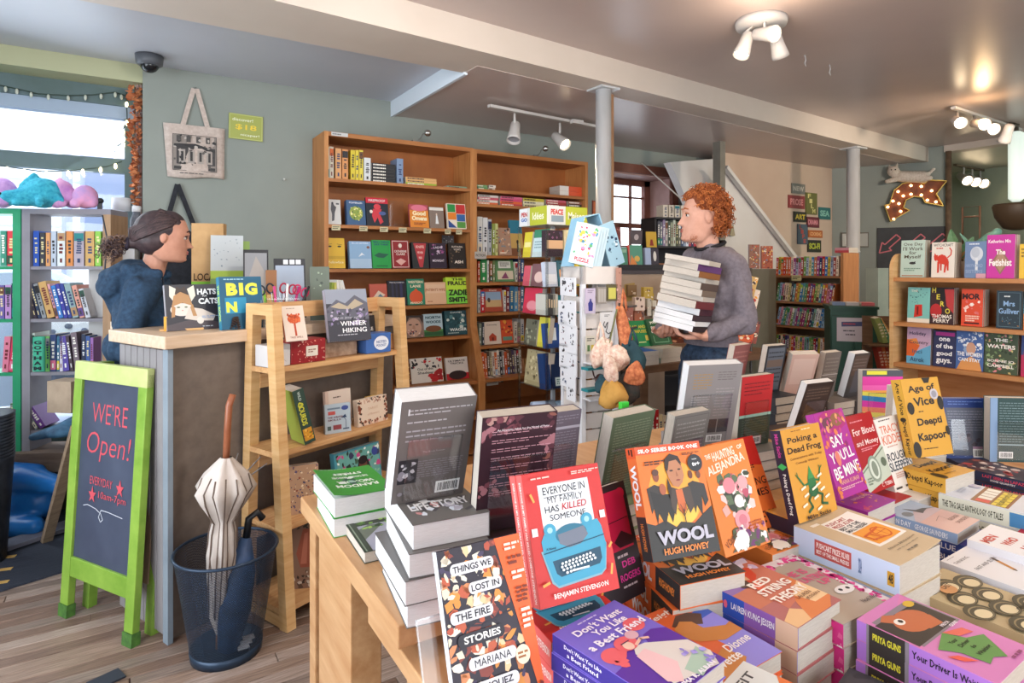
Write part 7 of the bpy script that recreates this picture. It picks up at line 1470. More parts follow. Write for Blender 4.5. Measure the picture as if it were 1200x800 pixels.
# far room: things over the bookcase
p =at(1191,190,d=5.6)
t =thing('wall_sconce','white tube wall lamp on a dark bracket at the right edge','lamp',tuple(p))
Mb().lathe([(.03,-.36),(.06,-.33),(.06,.26),(.03,.28)],glow('frosted_tube','#d9e6dc',.6),20).build('tube_shade',parent=t); Mb().tube([(0,0,.26),(0,0,.42)],.02,col('#3a3026'),8).tube([(0,0,.34),(-.14,0,.32)],.025,col('#3a3026'),8).build('bracket',parent=t)
Mb().lathe([(.04,-.62),(.1,-.6),(.16,-.5),(.18,-.4),(.17,-.38)],col('#4a3a2a',.5),24).build('bowl',parent=t)
Mb().tube([(0,0,.4),(0,0,1.27-(p.z-1.45)+.0)],.012,col('#3a3026'),6).build('rod',parent=t)
p =at(1128,262,X=XR+.25); t =thing('wire_stand','small wire frame stand on the shelf end below the pipe','stand',(p.x,p.y,p.z))
Mb().tube([(0,0,zR[0]-p.z+.004),(0,0,.1),(0,-.09,.1),(0,-.09,zR[0]-p.z+.004)],.006,col('#6a4a34'),6).tube([(0,0,.04),(0,-.09,.04)],.005,col('#6a4a34'),6).build('frame',parent=t)
# pot plant with leaves, and figurine behind the top books
pl =at(1122,300,X=XR+.2)
t =thing('potted_plant','potted plant with striped leaves behind the top row of hardcovers','plant',(pl.x,pl.y,zR[0]+.001))
Mb().lathe([(.0,0),(.05,0),(.065,.1),(.055,.1),(.05,.02)],col('#c9b8a0',.6),16).build('pot',parent=t)
for i,(ang,ln,c) in enumerate([(100,.2,'#1f6a34'),(60,.17,'#3a7a5a'),(130,.15,'#1f5a34'),(40,.14,'#c9742c'),(150,.12,'#2a6a3a')]):
    m =Mb(); n =6; vs =[]
    for k in range(n+1):
        s =k/n; w_ =.035*math.sin(PI*min(s*.9+.08,1)); x =math.cos(R(ang))*ln*s; z =.1+ln*s*math.sin(R(ang))
        vs += [(0-w_*.3,-x-w_,z),(0,-x,z-.006),(0-w_*.3,-x+w_,z)]
    fs =[(3*k+j,3*k+j+1,3*k+j+4,3*k+j+3) for k in range(n) for j in (0,1)]
    m.add(vs,fs,noisy('leaf_%d'%i,c,'#7a9a74',14)); m.build('leaf',parent=t)
pl =at(1152,308,X=XR+.22); t =thing('bird_figurine','small teal and orange bird figurine behind the dandelion book','figurine',(pl.x,pl.y,zR[0]+.17))
organic('body',[('c',(0,.05,.0),(0,-.04,.06),.03,.04),('c',(0,.05,.0),(0,.12,.1),.02,.006),('b',(0,-.07,.1),.024)],noisy('teal_feather','#2a6a6a','#8ab8a0',20),.008,t)
tag(Mb().cbox((0,0,-.085),(.05,.08,.12),col('#7a5a3c')).build('plinth',parent=t),None)

# ================================================================== LEFT: SHELF UNITS BY THE WINDOW
GY =noisy('grey_shelf_paint','#7f7c85','#928f98',4,rough=.6); GN =noisy('green_shelf_paint','#168458','#2a9a6c',4,rough=.5)
ua =at(25.5,314,d=3.45); uz =R(-26)
UZ =[1.46,1.163,.862,.535]; UT =1.785
def unit(x0,x1,m1,m2,label,top=True):
    base =Vector((ua.x,ua.y,0))+Vector((math.cos(uz),math.sin(uz),0))*x0
    t =thing('shelf_unit',label,'shelf',tuple(base),uz); w =x1-x0
    Mb().box((0,0,.42),(.042,.19,UT-.03),m1).build('side_panel',parent=t); Mb().box((w-.042,0,.42),(w,.19,UT-.03),m2).build('side_panel',parent=t)
    Mb().box((0,0,UT-.03),(w,.19,UT),m1).build('top_board',parent=t)
    for z in UZ: Mb().box((.042,.005,z-.018),(w-.042,.185,z),m1).build('shelf',parent=t)
    return t
unit(0,.47,GY,noisy('bare_side_wood','#9a7a5c','#b08f70',6,(6,6,1)),'grey shelf unit of books in front of the shop window')
unit(-.62,-.006,GN,GN,'green shelf unit cut by the left edge of the picture')
def urow(spec,z,where,lean=0,hs=(.2,)):
    xs,cs,hh =[],[],[]
    for i,(u0,u1,c,h) in enumerate(spec):
        a =at(u0,314,d=3.45); b =at(u1,314,d=3.45)
        # intersect with the unit's front line
        def X(u):
            r_ =ray(u,314); dv =Vector((math.cos(uz),math.sin(uz))); n_ =Vector((-dv.y,dv.x)); k =Vector((ua.x,ua.y)).dot(n_)/Vector((r_.x,r_.y)).dot(n_)
            return (Vector((r_.x,r_.y))*k-Vector((ua.x,ua.y))).dot(dv)
        xs.append((X(u0),X(u1))); cs.append(c); hh.append(h)
    spine_row(Vector((ua.x,ua.y,0)),uz,z,xs,cs,hh,where,'books on the shelf units by the shop window',rr,lean,.13,.02)
urow([(36,43,'#2a56b8',.2),(44,50,'#3a3a44',.19),(51,56,'#d99a64',.19),(57,63,'#b9c4d4',.2),(64.5,73.5,'#d9e0e2',.2),(75,83,'#d98a4a',.2),(84,96,'#b0a4b0',.2),(97.5,108,'#c9a060',.2),(109,116,'#8ac44a',.2)],UZ[0],'on the top shelf of the grey unit')
urow([(37,41,'#3a3040',.2),(42,46,'#2a3a5a',.2),(46.5,52,'#8f949a',.2),(52.5,62,'#c9a064',.21),(63,66,'#d99aa4',.2),(66.5,72,'#3a7ac4',.19),(72.5,77,'#3a3a9a',.2),(77.5,82,'#2f3f8f',.2),(82.5,90,'#8aa4a8',.2),(91,97,'#d99a8a',.19),(98,104,'#c9ccd4',.17)],UZ[1],'on the second shelf of the grey unit',[-14]*11)
urow([(34.5,38,'#c9d4cc',.22),(38.5,50,'#3aa484',.2),(50.5,55.5,'#7ac46a',.2),(56,63,'#3a4a7a',.21),(64,67,'#3a6a8a',.2),(67.5,71,'#d9d4e4',.2),(71.5,79,'#5a4aa0',.2),(80,84,'#4a3a44',.2),(85,92,'#7a6a74',.22),(93,97.5,'#2a3450',.21),(98,103,'#3a5a9a',.2),(103.5,107,'#9a6ab0',.19)],UZ[2],'on the third shelf of the grey unit',[0]*6+[-6,-8,-6,0,0,0])
urow([(38,42,'#9aa4a0',.14),(43,52,'#6a3a8a',.14)],UZ[3],'on the bottom shelf of the grey unit',[-28,-32])
urow([(-3,4.5,'#3a8a74',.2),(5.5,15,'#d93a44',.2)],UZ[0],'on the top shelf of the green unit')
urow([(-4,2,'#6a5aa0',.19),(3,10,'#b98ac4',.19),(10.5,16,'#2a3f5a',.2)],UZ[1],'on the second shelf of the green unit')
urow([(-1,6.5,'#d97a94',.2),(7,15,'#d0305a',.2)],UZ[2],'on the third shelf of the green unit',[4,5])
urow([(-2,6,'#3a4a5a',.12),(9,14,'#4a6a4a',.15)],UZ[3],'on the bottom shelf of the green unit')
# GOTHAM lettering reads on the wide green spine
p =at(44.2,415,d=3.40); Mg =Matrix.Translation(p) @ Matrix.Rotation(uz,4,'Z') @ Matrix.Rotation(R(90),4,'X')
small_book(Mg,.05,.19,.002,'#3fae8c','green card lettered GOTHAM in front of the third shelf books',None,[('t',c_,.5,.84-.15*i,.8,.11,'#12202a',.05) for i,c_ in enumerate('GOTHAM')],name='letter_card',cat='card',pg='')
p =at(78,462,d=3.36); tag(Mb().box((-.07,-.05,-.09),(.075,.06,.08),noisy('cardboard_box','#a8927c','#bfa993',10),XF(tuple(p),R(-40))).build('cardboard_box'),'plain cardboard box sitting low on the grey shelf unit','box')
NV =noisy('crumpled_blue_cloth','#1f3a5a','#4a7a9a',14,rough=.6,bump=.5)
p =at(66,497,d=3.3)
t =thing('folded_cloth','crumpled blue shiny cloth on the bottom shelf of the grey unit','cloth',(p.x,p.y,.536)); organic('cloth',[('c',(-.1,0,.02),(.08,.02,.05),.02,.045),('c',(-.02,.03,.03),(.09,-.02,.09),.025,.03),('b',(.02,0,.03),(.08,.05,.03))],NV,.009,t,1)
bx =noisy('worn_bench_wood','#5f4c40','#7d685a',6,(1,8,8),.7)
t =thing('low_bench','dark wooden bench under the window shelf units','bench',(ua.x,ua.y,0),uz)
Mb().box((-.62,-.05,.36),(.5,.19,.42),bx).build('seat_board',parent=t); Mb().box((-.6,-.03,0),(-.54,.17,.36),bx).build('leg',parent=t); Mb().box((.42,-.03,0),(.48,.17,.36),bx).build('leg',parent=t)
for i in range(3): Mb().box((-.52+.31*i,-.04,.31),(-.24+.31*i,.15,.358),noisy('crate_ply','#6a584a','#8a7564',6)).build('drawer_front',parent=t)
# plush toys
def plush(u,v,d,label,m,prims,vox=.011):
    p =at(u,v,d=d); t =thing('plush_toy',label,'plush toy',(p.x,p.y,UT+.001),uz,'plush toys on the window shelf'); organic('body',prims,m,vox,t); return t,p
PT =noisy('teal_plush','#1f8aa8','#4ab8cc',50,rough=.95,bump=.4); PP =noisy('pink_lilac_plush','#b07ab8','#e0a8c8',12,rough=.95,bump=.4); PB =noisy('pink_blue_plush','#a890c8','#e89ab8',9,rough=.95,bump=.4)
t,p =plush(42,240,3.42,'teal blue plush dragon on top of the grey shelf unit',PT,[('b',(.02,.03,.085),(.1,.075,.085)),('c',(-.05,0,.06),(-.13,-.02,.05),.055,.04),('b',(-.12,-.03,.055),(.045,.04,.04)),('c',(-.06,-.03,.03),(-.07,-.05,.02),.025,.02),('c',(.05,-.04,.03),(.06,-.06,.02),.028,.022),('c',(-.08,.02,.12),(-.02,.02,.18),.022,.02),('c',(.1,.03,.05),(.14,.0,.04),.03,.012)])
Mb().ball((-.145,-.06,.07),.008,col('#1a1a20',.2)).build('eye',parent=t)
t3,p3 =plush(84,241,3.5,'pink and lilac plush unicorn beside the teal dragon',PP,[('b',(-.05,0,.11),(.055,.05,.055)),('b',(0,.02,.06),(.06,.05,.055)),('c',(-.07,-.02,.03),(-.02,-.05,.03),.03,.025),('c',(-.08,.0,.15),(-.06,0,.18),.015,.008)])
plush(100,241,3.5,'pale pink and blue plush animal at the right of the window shelf',PB,[('b',(.0,0,.07),(.065,.06,.068)),('b',(.045,-.01,.045),(.03,.03,.04)),('c',(-.03,-.05,.03),(-.01,-.06,.02),.025,.02)])
plush(2,240,3.4,'lilac plush toy at the left edge on the green unit',noisy('lilac_plush','#a078b8','#c8a0d0',30,rough=.95,bump=.4),[('b',(.0,0,.08),(.08,.06,.085)),('b',(.02,-.04,.03),(.05,.03,.03))])
# things behind the woman by the window
p =at(152,287,d=3.75)
t =thing('side_cabinet','small white cabinet by the window behind the woman','cabinet',(p.x-.09,p.y-.03,0),R(-10)); Mb().box((-.1,-.08,0),(.13,.12,p.z-.02),noisy('off_white_laminate','#b9b9ba','#cdcdce',3)).build('body',parent=t); Mb().box((-.12,-.1,p.z-.02),(.15,.14,p.z),col('#c9c6c0',.4)).build('top',parent=t)
t =thing('desk_lamp','white lamp with drum shade on a bent arm by the window','lamp',(p.x+.02,p.y+.03,p.z))
q =at(142,240,d=3.75)-Vector((p.x+.02,p.y+.03,p.z))
Mb().lathe([(.05,0),(.05,.015),(.012,.02)],col('#d9dadd'),16).build('base',parent=t); Mb().tube([(0,0,.01),(.01,0,.16),(-.0,0,q.z+.02),(q.x,q.y,q.z)],.007,col('#d9dadd'),8).build('arm',parent=t)
Mb().lathe([(.05,-.035),(.05,.04),(.044,.042),(.0,.042)],col('#d0d2d6',.5),24,XF(tuple(q))).build('lamp_shade',parent=t)
t =thing('water_bottle','dark grey bottle with white cap beside the drum lamp','bottle',(p.x+.035,p.y-.04,p.z+.001)); Mb().lathe([(0,0),(.034,0),(.034,.15),(.02,.19),(.02,.2)],noisy('speckled_grey','#4a4e58','#6f737d',40),18).build('body',parent=t); Mb().lathe([(.024,.2),(.024,.235),(0,.235)],col('#d9dadd'),16).build('cap',parent=t)
p =at(117,240,d=3.52); t =thing('webcam','small black webcam clipped at the corner of the grey shelf unit','camera',(p.x,p.y,UT)); Mb().ball((0,0,.05),(.02,.018,.018),col('#1f2024',.3)).build('body',parent=t); Mb().cbox((0,0,.018),(.025,.02,.036),col('#2a2b30',.4)).build('clip',parent=t)
m =Mb(); q0 =at(120,252,d=3.3); m.tube([q0,q0+Vector((.02,0,-.12)),q0+Vector((.01,.02,-.3)),q0+Vector((.05,.03,-.6)),Vector((q0.x+.05,q0.y+.03,.0))],.004,col('#3a3a40'),6); tag(m.build('power_cable'),'thin dark cable hanging down beside the grey shelf unit','cable')
# fairy lights on the window
def light_string(pts,label,n,lit):
    t =thing('string_lights',label,'string lights',tuple(pts[0])); o0 =pts[0]
    q_ =[p -o0 for p in pts]; Mb().tube(q_,.0035,col('#3a4a44',.6),5).build('wire',parent=t)
    g_ =glow('fairy_bulb_warm','#ffe6b0',5) if lit else col('#cfd4c8',.2)
    for k in range(n):
        s =(k+.5)/n*(len(q_)-1); i =int(s); a =q_[i].lerp(q_[min(i+1,len(q_)-1)],s-i)
        Mb().ball(tuple(a+Vector((0,-.01,-.018))),(.009,.009,.018),g_,seg=6,rings=5).build('bulb',parent=t)
Y_ =YW-.03; light_string([at(u,v,Y=Y_) for u,v in [(0,100),(20,104),(45,110),(80,112),(110,111),(135,108),(146,112)]],'fairy lights strung across the top of the upper window pane',9,False)
light_string([at(u,v,Y=Y_) for u,v in [(0,194),(20,197),(50,201),(80,200),(100,198),(125,195),(143,189)]],'fairy lights looped along the window transom',7,True)
light_string([at(u,v,Y=Y_) for u,v in [(148,108),(149,140),(143,155),(147,165),(136,172),(134,183)]],'fairy lights hanging down the right window post',7,True)
gar =thing('leaf_garland','dried orange leaf garland hanging by the brick strip','garland',tuple(at(158,102,Y=YB+.05)))
GO =[noisy('dried_leaf_%d'%i,a,b,20,rough=.9) for i,(a,b) in enumerate([('#a8623c','#d99060'),('#8f4a30','#c4784e')])]
rg =random.Random(3); zt_ =gar.location.z; zb_g =at(158,240,Y=YB+.05).z; m =Mb()
for k in range(150):
    f =k/150; z =-(zt_-zb_g)*f; w_ =.045 if f < .55 else .022; c_ =Vector((rg.uniform(-w_,w_)*.7,rg.uniform(-.03,.02),z)); a =rg.uniform(0,2*PI); r_ =rg.uniform(.014,.028)
    T =Matrix.Translation(c_) @ Matrix.Rotation(a,4,'Z') @ Matrix.Rotation(rg.uniform(.3,2.6),4,'X')
    m.add([(-r_,0,0),(-r_*.3,r_*.7,.006),(r_,0,.0),(-r_*.2,-r_*.7,.006),(0,0,-.004)],[(0,4,1),(1,4,2),(2,4,3),(3,4,0)],GO[k%2],T)
o =m.build('leaves',parent=gar); o['kind'] ='stuff'
Mb().tube([(0,0,0),(0,0,-(zt_-zb_g))],.003,col('#6a4a34'),5).build('cord',parent=gar)
# dome camera
p =at(175,74,z=2.70) ; p =Vector((.12,4.2,2.70))
t =thing('security_camera','grey dome security camera on the ceiling corner above the tote bag','camera',tuple(at(175,70,Y=4.2))); 
Mb().lathe([(.075,.03),(.07,-.02),(.055,-.03)],col('#55585e',.4),24).build('housing',parent=t); Mb().ball((0,0,-.025),(.05,.05,.045),col('#1c1e22',.1)).build('dome',parent=t)
t.location.z =2.668; t.location.y =4.2; q =at(175,72,z=2.665); t.location =(q.x,q.y,2.668)
# tote bag
TB =noisy('natural_canvas','#b9a79c','#cfc0b6',50,rough=.9,bump=.1)
c0 =at(228,177,Y=YB-.03); tx0,tx1 =at(192,177,Y=YB-.03).x,at(263,177,Y=YB-.03).x; tz0,tz1 =at(228,208,Y=YB-.03).z,at(228,147,Y=YB-.03).z
tt =thing('tote_bag','natural canvas tote bag with a printed black shopfront picture','bag',((tx0+tx1)/2,YB,tz1)); w =tx1-tx0; h =tz1-tz0
m =Mb(); nx,nz =10,8; vs =[]
for j in range(nz+1):
    for i in range(nx+1):
        fx,fz =i/nx,j/nz; vs.append(((fx-.5)*w*(1-.08*fz+.02)+.01*fz,-.02-.03*math.sin(PI*fx)*(.3+.7*fz)-.004*math.sin(9*fx+fz*5),-h*fz-.008*math.sin(6*fx)*fz))
fs =[(j*(nx+1)+i,(j+1)*(nx+1)+i,(j+1)*(nx+1)+i+1,j*(nx+1)+i+1) for j in range(nz) for i in range(nx)]
n0 =len(vs); vs += [(x,-.004,z) for x,y,z in vs]; fs += [tuple(k+n0 for k in f[::-1]) for f in fs]
ed =[j*(nx+1) for j in range(nz+1)]+[nz*(nx+1)+i for i in range(1,nx+1)]+[j*(nx+1)+nx for j in range(nz-1,-1,-1)]
fs += [(ed[k],ed[k]+n0,ed[k+1]+n0,ed[k+1]) for k in range(len(ed)-1)]
m.add(vs,fs,TB,None,True); bo =m.build('bag_body',parent=tt)
hk =at(229,104,Y=YB-.01).z-tz1
for a,b in ((-.2,-.005),(.22,.012)):
    Mb().beam((a*w,-.02,-.01),(b,-.012,hk),.028,.004,TB,up=(0,1,0)).build('handle',parent=tt)
mb =Mb(); arrange([('r',.14,.12,.86,.8,'#8f857e'),('r',.16,.14,.84,.2,'#2c2a2c'),('r',.2,.24,.84,.58,'#3a3638')]+[('r',.24+.15*i,.26,.34+.15*i,.52,'#a89e96') for i in range(4)]+[('r',.27+.15*i,.3,.31+.15*i,.48,'#2c2a2c') for i in range(4)]+[('p',[(.16,.56),(.84,.5),(.84,.55),(.5,.64),(.16,.62)],'#2c2a2c')]+[('r',.2+.16*i,.66,.27+.16*i,.78,'#4a4644') for i in range(4)]+[('speck',.14,.2,.86,.8,40,.03,['#2c2a2c','#b9aea6','#5a5452'],8),('lines',.25,.05,.8,.08,1,'#5a5452'),('l',[(.14,.12),(.86,.12),(.86,.8),(.14,.8),(.14,.12)],.008,'#2c2a2c')],w,h,.0005,mb,None)
mb.v =[(x,-.024-.03*math.sin(PI*(x/w+.5))*(.3+.7*(.5-y/h))-z,y-h/2) for x,y,z in mb.v]; mb.build('bag_print',parent=tt)
Mb().tube([(.004,-.0,hk+.01),(.004,-.03,hk-.002)],.003,col('#8a8a8a'),6).build('nail',parent=tt)
a =at(268,132,Y=YB-.01); b =at(308,166,Y=YB-.01)
small_book(Mframe(((a.x+b.x)/2,YB-.012,(a.z+b.z)/2),0,0) @ Matrix.Rotation(R(-1),4,'Z'),b.x-a.x,a.z-b.z,.002,'#9fa650','olive square poster reading supporter $18 on the sage wall',None,[('l',[(.03,.03),(.97,.03),(.97,.97),(.03,.97),(.03,.03)],.01,'#c9cf8a'),('t','discover!',.4,.78,.6,.12,'#f0f2dc',.0),('t','$18',.5,.48,.62,.24,'#e6c83a',.015),('t','nicaper!',.62,.18,.55,.12,'#f0f2dc',.0)],name='price_poster',cat='poster',pg='')
bt =at(208,216,Y=YB-.02); t =thing('black_tote','black bag hanging by its straps behind the woman','bag',(bt.x,YB-.02,bt.z)); BKM =noisy('black_canvas','#1f2024','#30323a',30,rough=.9)
for dx in (-.07,.1): Mb().beam((dx,-.01,-.28),(.004*dx,-.005,0),.028,.005,BKM,up=(0,1,0)).build('handle',parent=t)
organic('bag_body',[('b',(.015,-.06,-.44),(.13,.04,.17)),('b',(.015,-.06,-.54),(.15,.04,.12))],BKM,.02,t)
tag(Mb().tube([at(333,210,Y=YB),at(333,210,Y=YB-.03)],.008,col('#c9c9c4'),8).build('wall_hook'),'tiny bare wall hook on the sage wall','hook')

# ================================================================== COUNTER ITEMS
CT =Matrix.Translation((CA.x,CA.y,0)) @ Matrix.Rotation(cz,4,'Z')
def onc(u,v): p =at(u,v,z=1.191); return p
def cbk(u,vb,w,h,t,yaw,L,c,label,art,sart=(),n=1,spine='L',d=None,z=1.1915,sc=None,nm='book'):
    p =at(u,vb,z=z) if d is None else at(u,vb,d=d)
    M =Mframe((0,0,0),yaw,L); v =Vector((M[0][1],M[1][1],M[2][1])); cc =Vector((p.x,p.y,z))+v*(h/2)
    return book(Mframe(cc,yaw,L),w,h,t,c,label,None,art,spine,sart,None,scover=sc,name=nm,eps=.0002)
CAT =[('p',[(.0,.0),(1,0),(1,.1),(.6,.25),(.3,.2),(0,.12)],'#4a4248'),('e',.27,.45,.2,.14,'#d9d0c8'),('p',[(.4,.5),(.62,.45),(.85,.3),(.8,.18),(.5,.2),(.3,.25)],'#cfc4ba'),('p',[(.08,.98),(.2,.9),(.14,.62),(.07,.75)],'#d9d2c4'),('p',[(.5,.98),(.38,.9),(.44,.62),(.52,.75)],'#d9d2c4'),('p',[(.1,.52),(.14,.75),(.26,.84),(.4,.76),(.46,.52),(.28,.6)],'#b08458'),('p',[(.1,.56),(.08,.28),(.14,.3),(.16,.5)],'#b08458'),('p',[(.46,.56),(.52,.3),(.45,.3),(.41,.5)],'#b08458'),('p',[(.16,.78),(.2,.96),(.27,.9),(.34,.96),(.38,.78),(.27,.84)],'#3a2c28'),('e',.21,.5,.03,.016,'#4a5a3a'),('e',.34,.5,.03,.016,'#4a5a3a'),('e',.275,.43,.016,.012,'#c98a84'),('e',.57,.2,.06,.08,'#d9d0c8'),
 ('t','HATS',.72,.83,.34,.13,'#eef0f2',.04),('t','FOR',.68,.735,.08,.035,'#eef0f2'),('t','CATS',.74,.62,.36,.13,'#eef0f2',.04),('lines',.6,.24,.9,.3,2,'#8aa0c4'),('lines',.6,.05,.9,.08,1,'#b9c0cc')]
cbk(231,386,.225,.195,.022,13,14,'#2c2d36','dark square book titled Hats for Cats on the counter',CAT,sc='#8f8a90')
cbk(286,385,.18,.225,.03,15,10,'#1f5a78','blue book titled BIG on the counter beside the cat book',[('t','B',.28,.76,.26,.24,'#dfe04a',.06),('t','I',.5,.76,.1,.24,'#dfe04a',.06),('t','G',.74,.76,.3,.24,'#dfe04a',.06),('lines',.1,.93,.9,.97,1,'#9ac4d4'),('r',.1,.3,.6,.6,'#2a8ab0'),('t','N',.25,.42,.25,.2,'#dfe04a',.06)],[('t','THE BIG BOOK',.5,.5,.7,.6,'#bfe04a',.03)],sc='#2a7a9a')
m =Mb(); 
t =thing('wooden_easel','small wooden peg easel at the left end of the counter','easel',tuple(onc(194,388))); Mb().cbox((0,0,.03),(.012,.014,.06),col('#d9a03c',.5)).build('peg',parent=t); Mb().cbox((.06,.03,.004),(.16,.07,.008),PINE).build('foot',parent=t)
# till counter rear: paper sack, cards, screens
p =at(238,330,d=3.35)
t =thing('paper_sack','brown paper sack with LOCAL lettering and a green lower panel','bag',(p.x,p.y,1.2),R(-20)); hh =at(238,262,d=3.35).z-1.2
Mb().box((-.05,-.03,0),(.11,.04,hh),noisy('kraft_paper','#b98f5c','#cfa673',8)).build('sack',parent=t); mb =Mb()
arrange([('r',0,.0,1,.36,'#86c43c'),('t','LOCAL',.45,.41,.75,.08,'#4a3018',.02),('e',.5,.26,.12,.04,'#3f7a24'),('e',.5,.26,.09,.028,'#86c43c'),('lines',.65,.24,.9,.32,2,'#3f7a24')],.16,hh,.0008,mb,Matrix(((1,0,0,.03),(0,0,-1,-.031),(0,1,0,hh/2),(0,0,0,1)))); mb.build('sack_print',parent=t)
tag(Mb().box((-.4,-.12,1.16),(.75,.14,1.2),CTM,XF((.35,3.4,0),R(15))).box((-.35,.05,0),(-.3,.1,1.16),CTM,XF((.35,3.4,0),R(15))).box((.65,.05,0),(.7,.1,1.16),CTM,XF((.35,3.4,0),R(15))).build('back_ledge'),'narrow ledge behind the till with cards and screens','ledge')
def ledge(u,vt,w,h,c,label,art,t_=.004,d=3.3,lean=8,yaw=-8,nm='card',cat='card'):
    p =at(u,vt,d=d); M =Mframe((p.x,p.y,1.2+h/2*math.cos(R(lean))),yaw,lean); hh =(p.z-1.2)
    small_book(Mframe((p.x,p.y,1.2+hh/2),yaw,lean),w,hh,t_,c,label,None,art,name=nm,cat=cat,pg='')
ledge(266,275,.16,.2,'#c9d0d4','white drawing card above a green print behind the till',[('r',0,0,1,.55,'#7a9a5a'),('r',.0,.45,1,.55,'#a8c44a'),('speck',.1,.6,.9,.95,16,.03,['#8a9aa8','#a8b4bc'],3),('speck',.1,.05,.9,.4,14,.05,['#4a6a44','#9ab86a'],4)])
ledge(288,282,.04,.15,'#8fae5a','narrow green card behind the drawing card',[],d=3.36)
ledge(300,291,.12,.2,'#2a2b30','small black framed tablet showing grey',[('r',.06,.05,.94,.95,'#8f9094'),('p',[(.06,.4),(.5,.9),(.94,.6),(.94,.05),(.06,.05)],'#a49c96')],.012,3.15,nm='tablet_screen',cat='tablet',lean=14)
ledge(340,301,.15,.25,'#26282e','larger black tablet with blue-grey screen and paper tabs',[('r',.05,.05,.95,.88,'#9aa6b8'),('r',.3,.9,.45,.98,'#d9dce0'),('r',.5,.9,.66,.98,'#d9dce0'),('r',.7,.9,.86,.98,'#d9dce0')],.02,3.08,nm='tablet_screen',cat='tablet',lean=18)
ledge(318,316,.05,.1,'#8a5a34','small tan and brown card between the two tablets',[('r',.1,.1,.9,.5,'#c9a064')],d=2.98)
ledge(375,312,.09,.16,'#5a6458','green-grey card at the right end of the counter',[('speck',.1,.1,.9,.9,10,.1,['#8a9a84','#3a443c'],5)],.02,2.95)
p =at(330,372,d=2.85); t =thing('pencil_cup','clear cup of scissors, pens and pink markers on the counter','cup',(p.x,p.y,1.191))
cupz =.12
Mb().box((-.07,-.04,0),(.07,.04,.004),ACR).box((-.07,-.042,0),(.07,-.04,cupz),ACR).box((-.07,.04,0),(.07,.042,cupz),ACR).box((-.072,-.04,0),(-.07,.04,cupz),ACR).box((.07,-.04,0),(.072,.04,cupz),ACR).build('cup',parent=t)
for i,(x,c,l_,a) in enumerate([(-.04,'#c9c04a',.15,4),(-.02,'#d94a8a',.17,-5),(.0,'#b9405a',.16,9),(.015,'#e0e0e0',.18,3),(.04,'#c4307a',.17,14),(.055,'#2a2a2e',.18,22),(-.055,'#8fc43c',.15,-8)]):
    Mb().tube([(0,0,0),(0,0,l_)],.006,col(c,.4),8,T=XF((x,.01*(-1)**i,.006),0,0,R(a))).build('pen',parent=t)
def scissors(x,c,rot,label_):
    s_ =thing('scissors',label_,'scissors',(p.x+x,p.y,1.191)); T =XF((0,0,.0),0,0,R(rot))
    for sgn in (-1,1):
        Mb().tube([((sgn*.02)+.016*math.cos(R(a)),0,.165+.022*math.sin(R(a))) for a in range(0,360,30)],.004,col(c,.4),6,True,T=T).build('handle',parent=s_)
        Mb().beam((sgn*.01,0,.145),(-sgn*.004,0,.02),.008,.002,col('#a8aab0',.2,.9)).build('blade',parent=s_)
scissors(-.035,'#1f2430',-12,'black handled scissors standing in the clear cup'); scissors(.0,'#a8203c',10,'dark red handled scissors in the clear cup'); scissors(.02,'#c42a5a',24,'pink handled scissors at the right of the clear cup')
p =onc(262,386); 
for i,(u,v,c) in enumerate([(306,384,'#d9d0b8'),(276,386,'#3a2a24')]):
    q =onc(u,v); t =thing('wire_photo_stand' if i == 0 else 'pine_cone',['thin wire stand beside the BIG book','small dark pine cone on the counter by the shelf leg'][i],['stand','pine cone'][i],(q.x,q.y,1.191))
    if i == 0: Mb().tube([(-.01,0,0),(.0,0,.12),(.01,0,0)],.002,col('#c9c9cc',.3,.8),6).build('wire',parent=t)
    else:
        m =Mb()
        for k in range(36): m.ball((.018*math.sin(k*2.4)*(1-k/50),.018*math.cos(k*2.4)*(1-k/50),.004+k*.0014),(.007,.007,.003),col(c,.7),None,6,4)
        m.build('scales',parent=t)
# white books standing in a tray + tray
q =onc(404,365); tr_ =Mb().cbox((q.x,q.y+.0,1.2),(.22,.12,.018),noisy('grey_tray','#7a7068','#8f857c',4)); tag(tr_.build('desk_tray'),'shallow grey tray at the right end of the counter','tray')
for i in range(5):
    M =Matrix.Translation((q.x-.07+.02*i,q.y+.02,1.2+.095)) @ Matrix.Rotation(R(15),4,'Z') @ Matrix.Rotation(R(90),4,'X') @ Matrix.Rotation(R(6*i-8),4,'Z')
    small_book(M,.014,.17 if i > 1 else .14,.1,['#8fa040','#c9c46a','#e6e4e0','#dedcd8','#e9e7e4'][i],f'{["olive","pale yellow","white","off-white","bright white"][i]} booklet fanned behind the hiking book','booklets fanned on the desk tray',(),name='booklet')

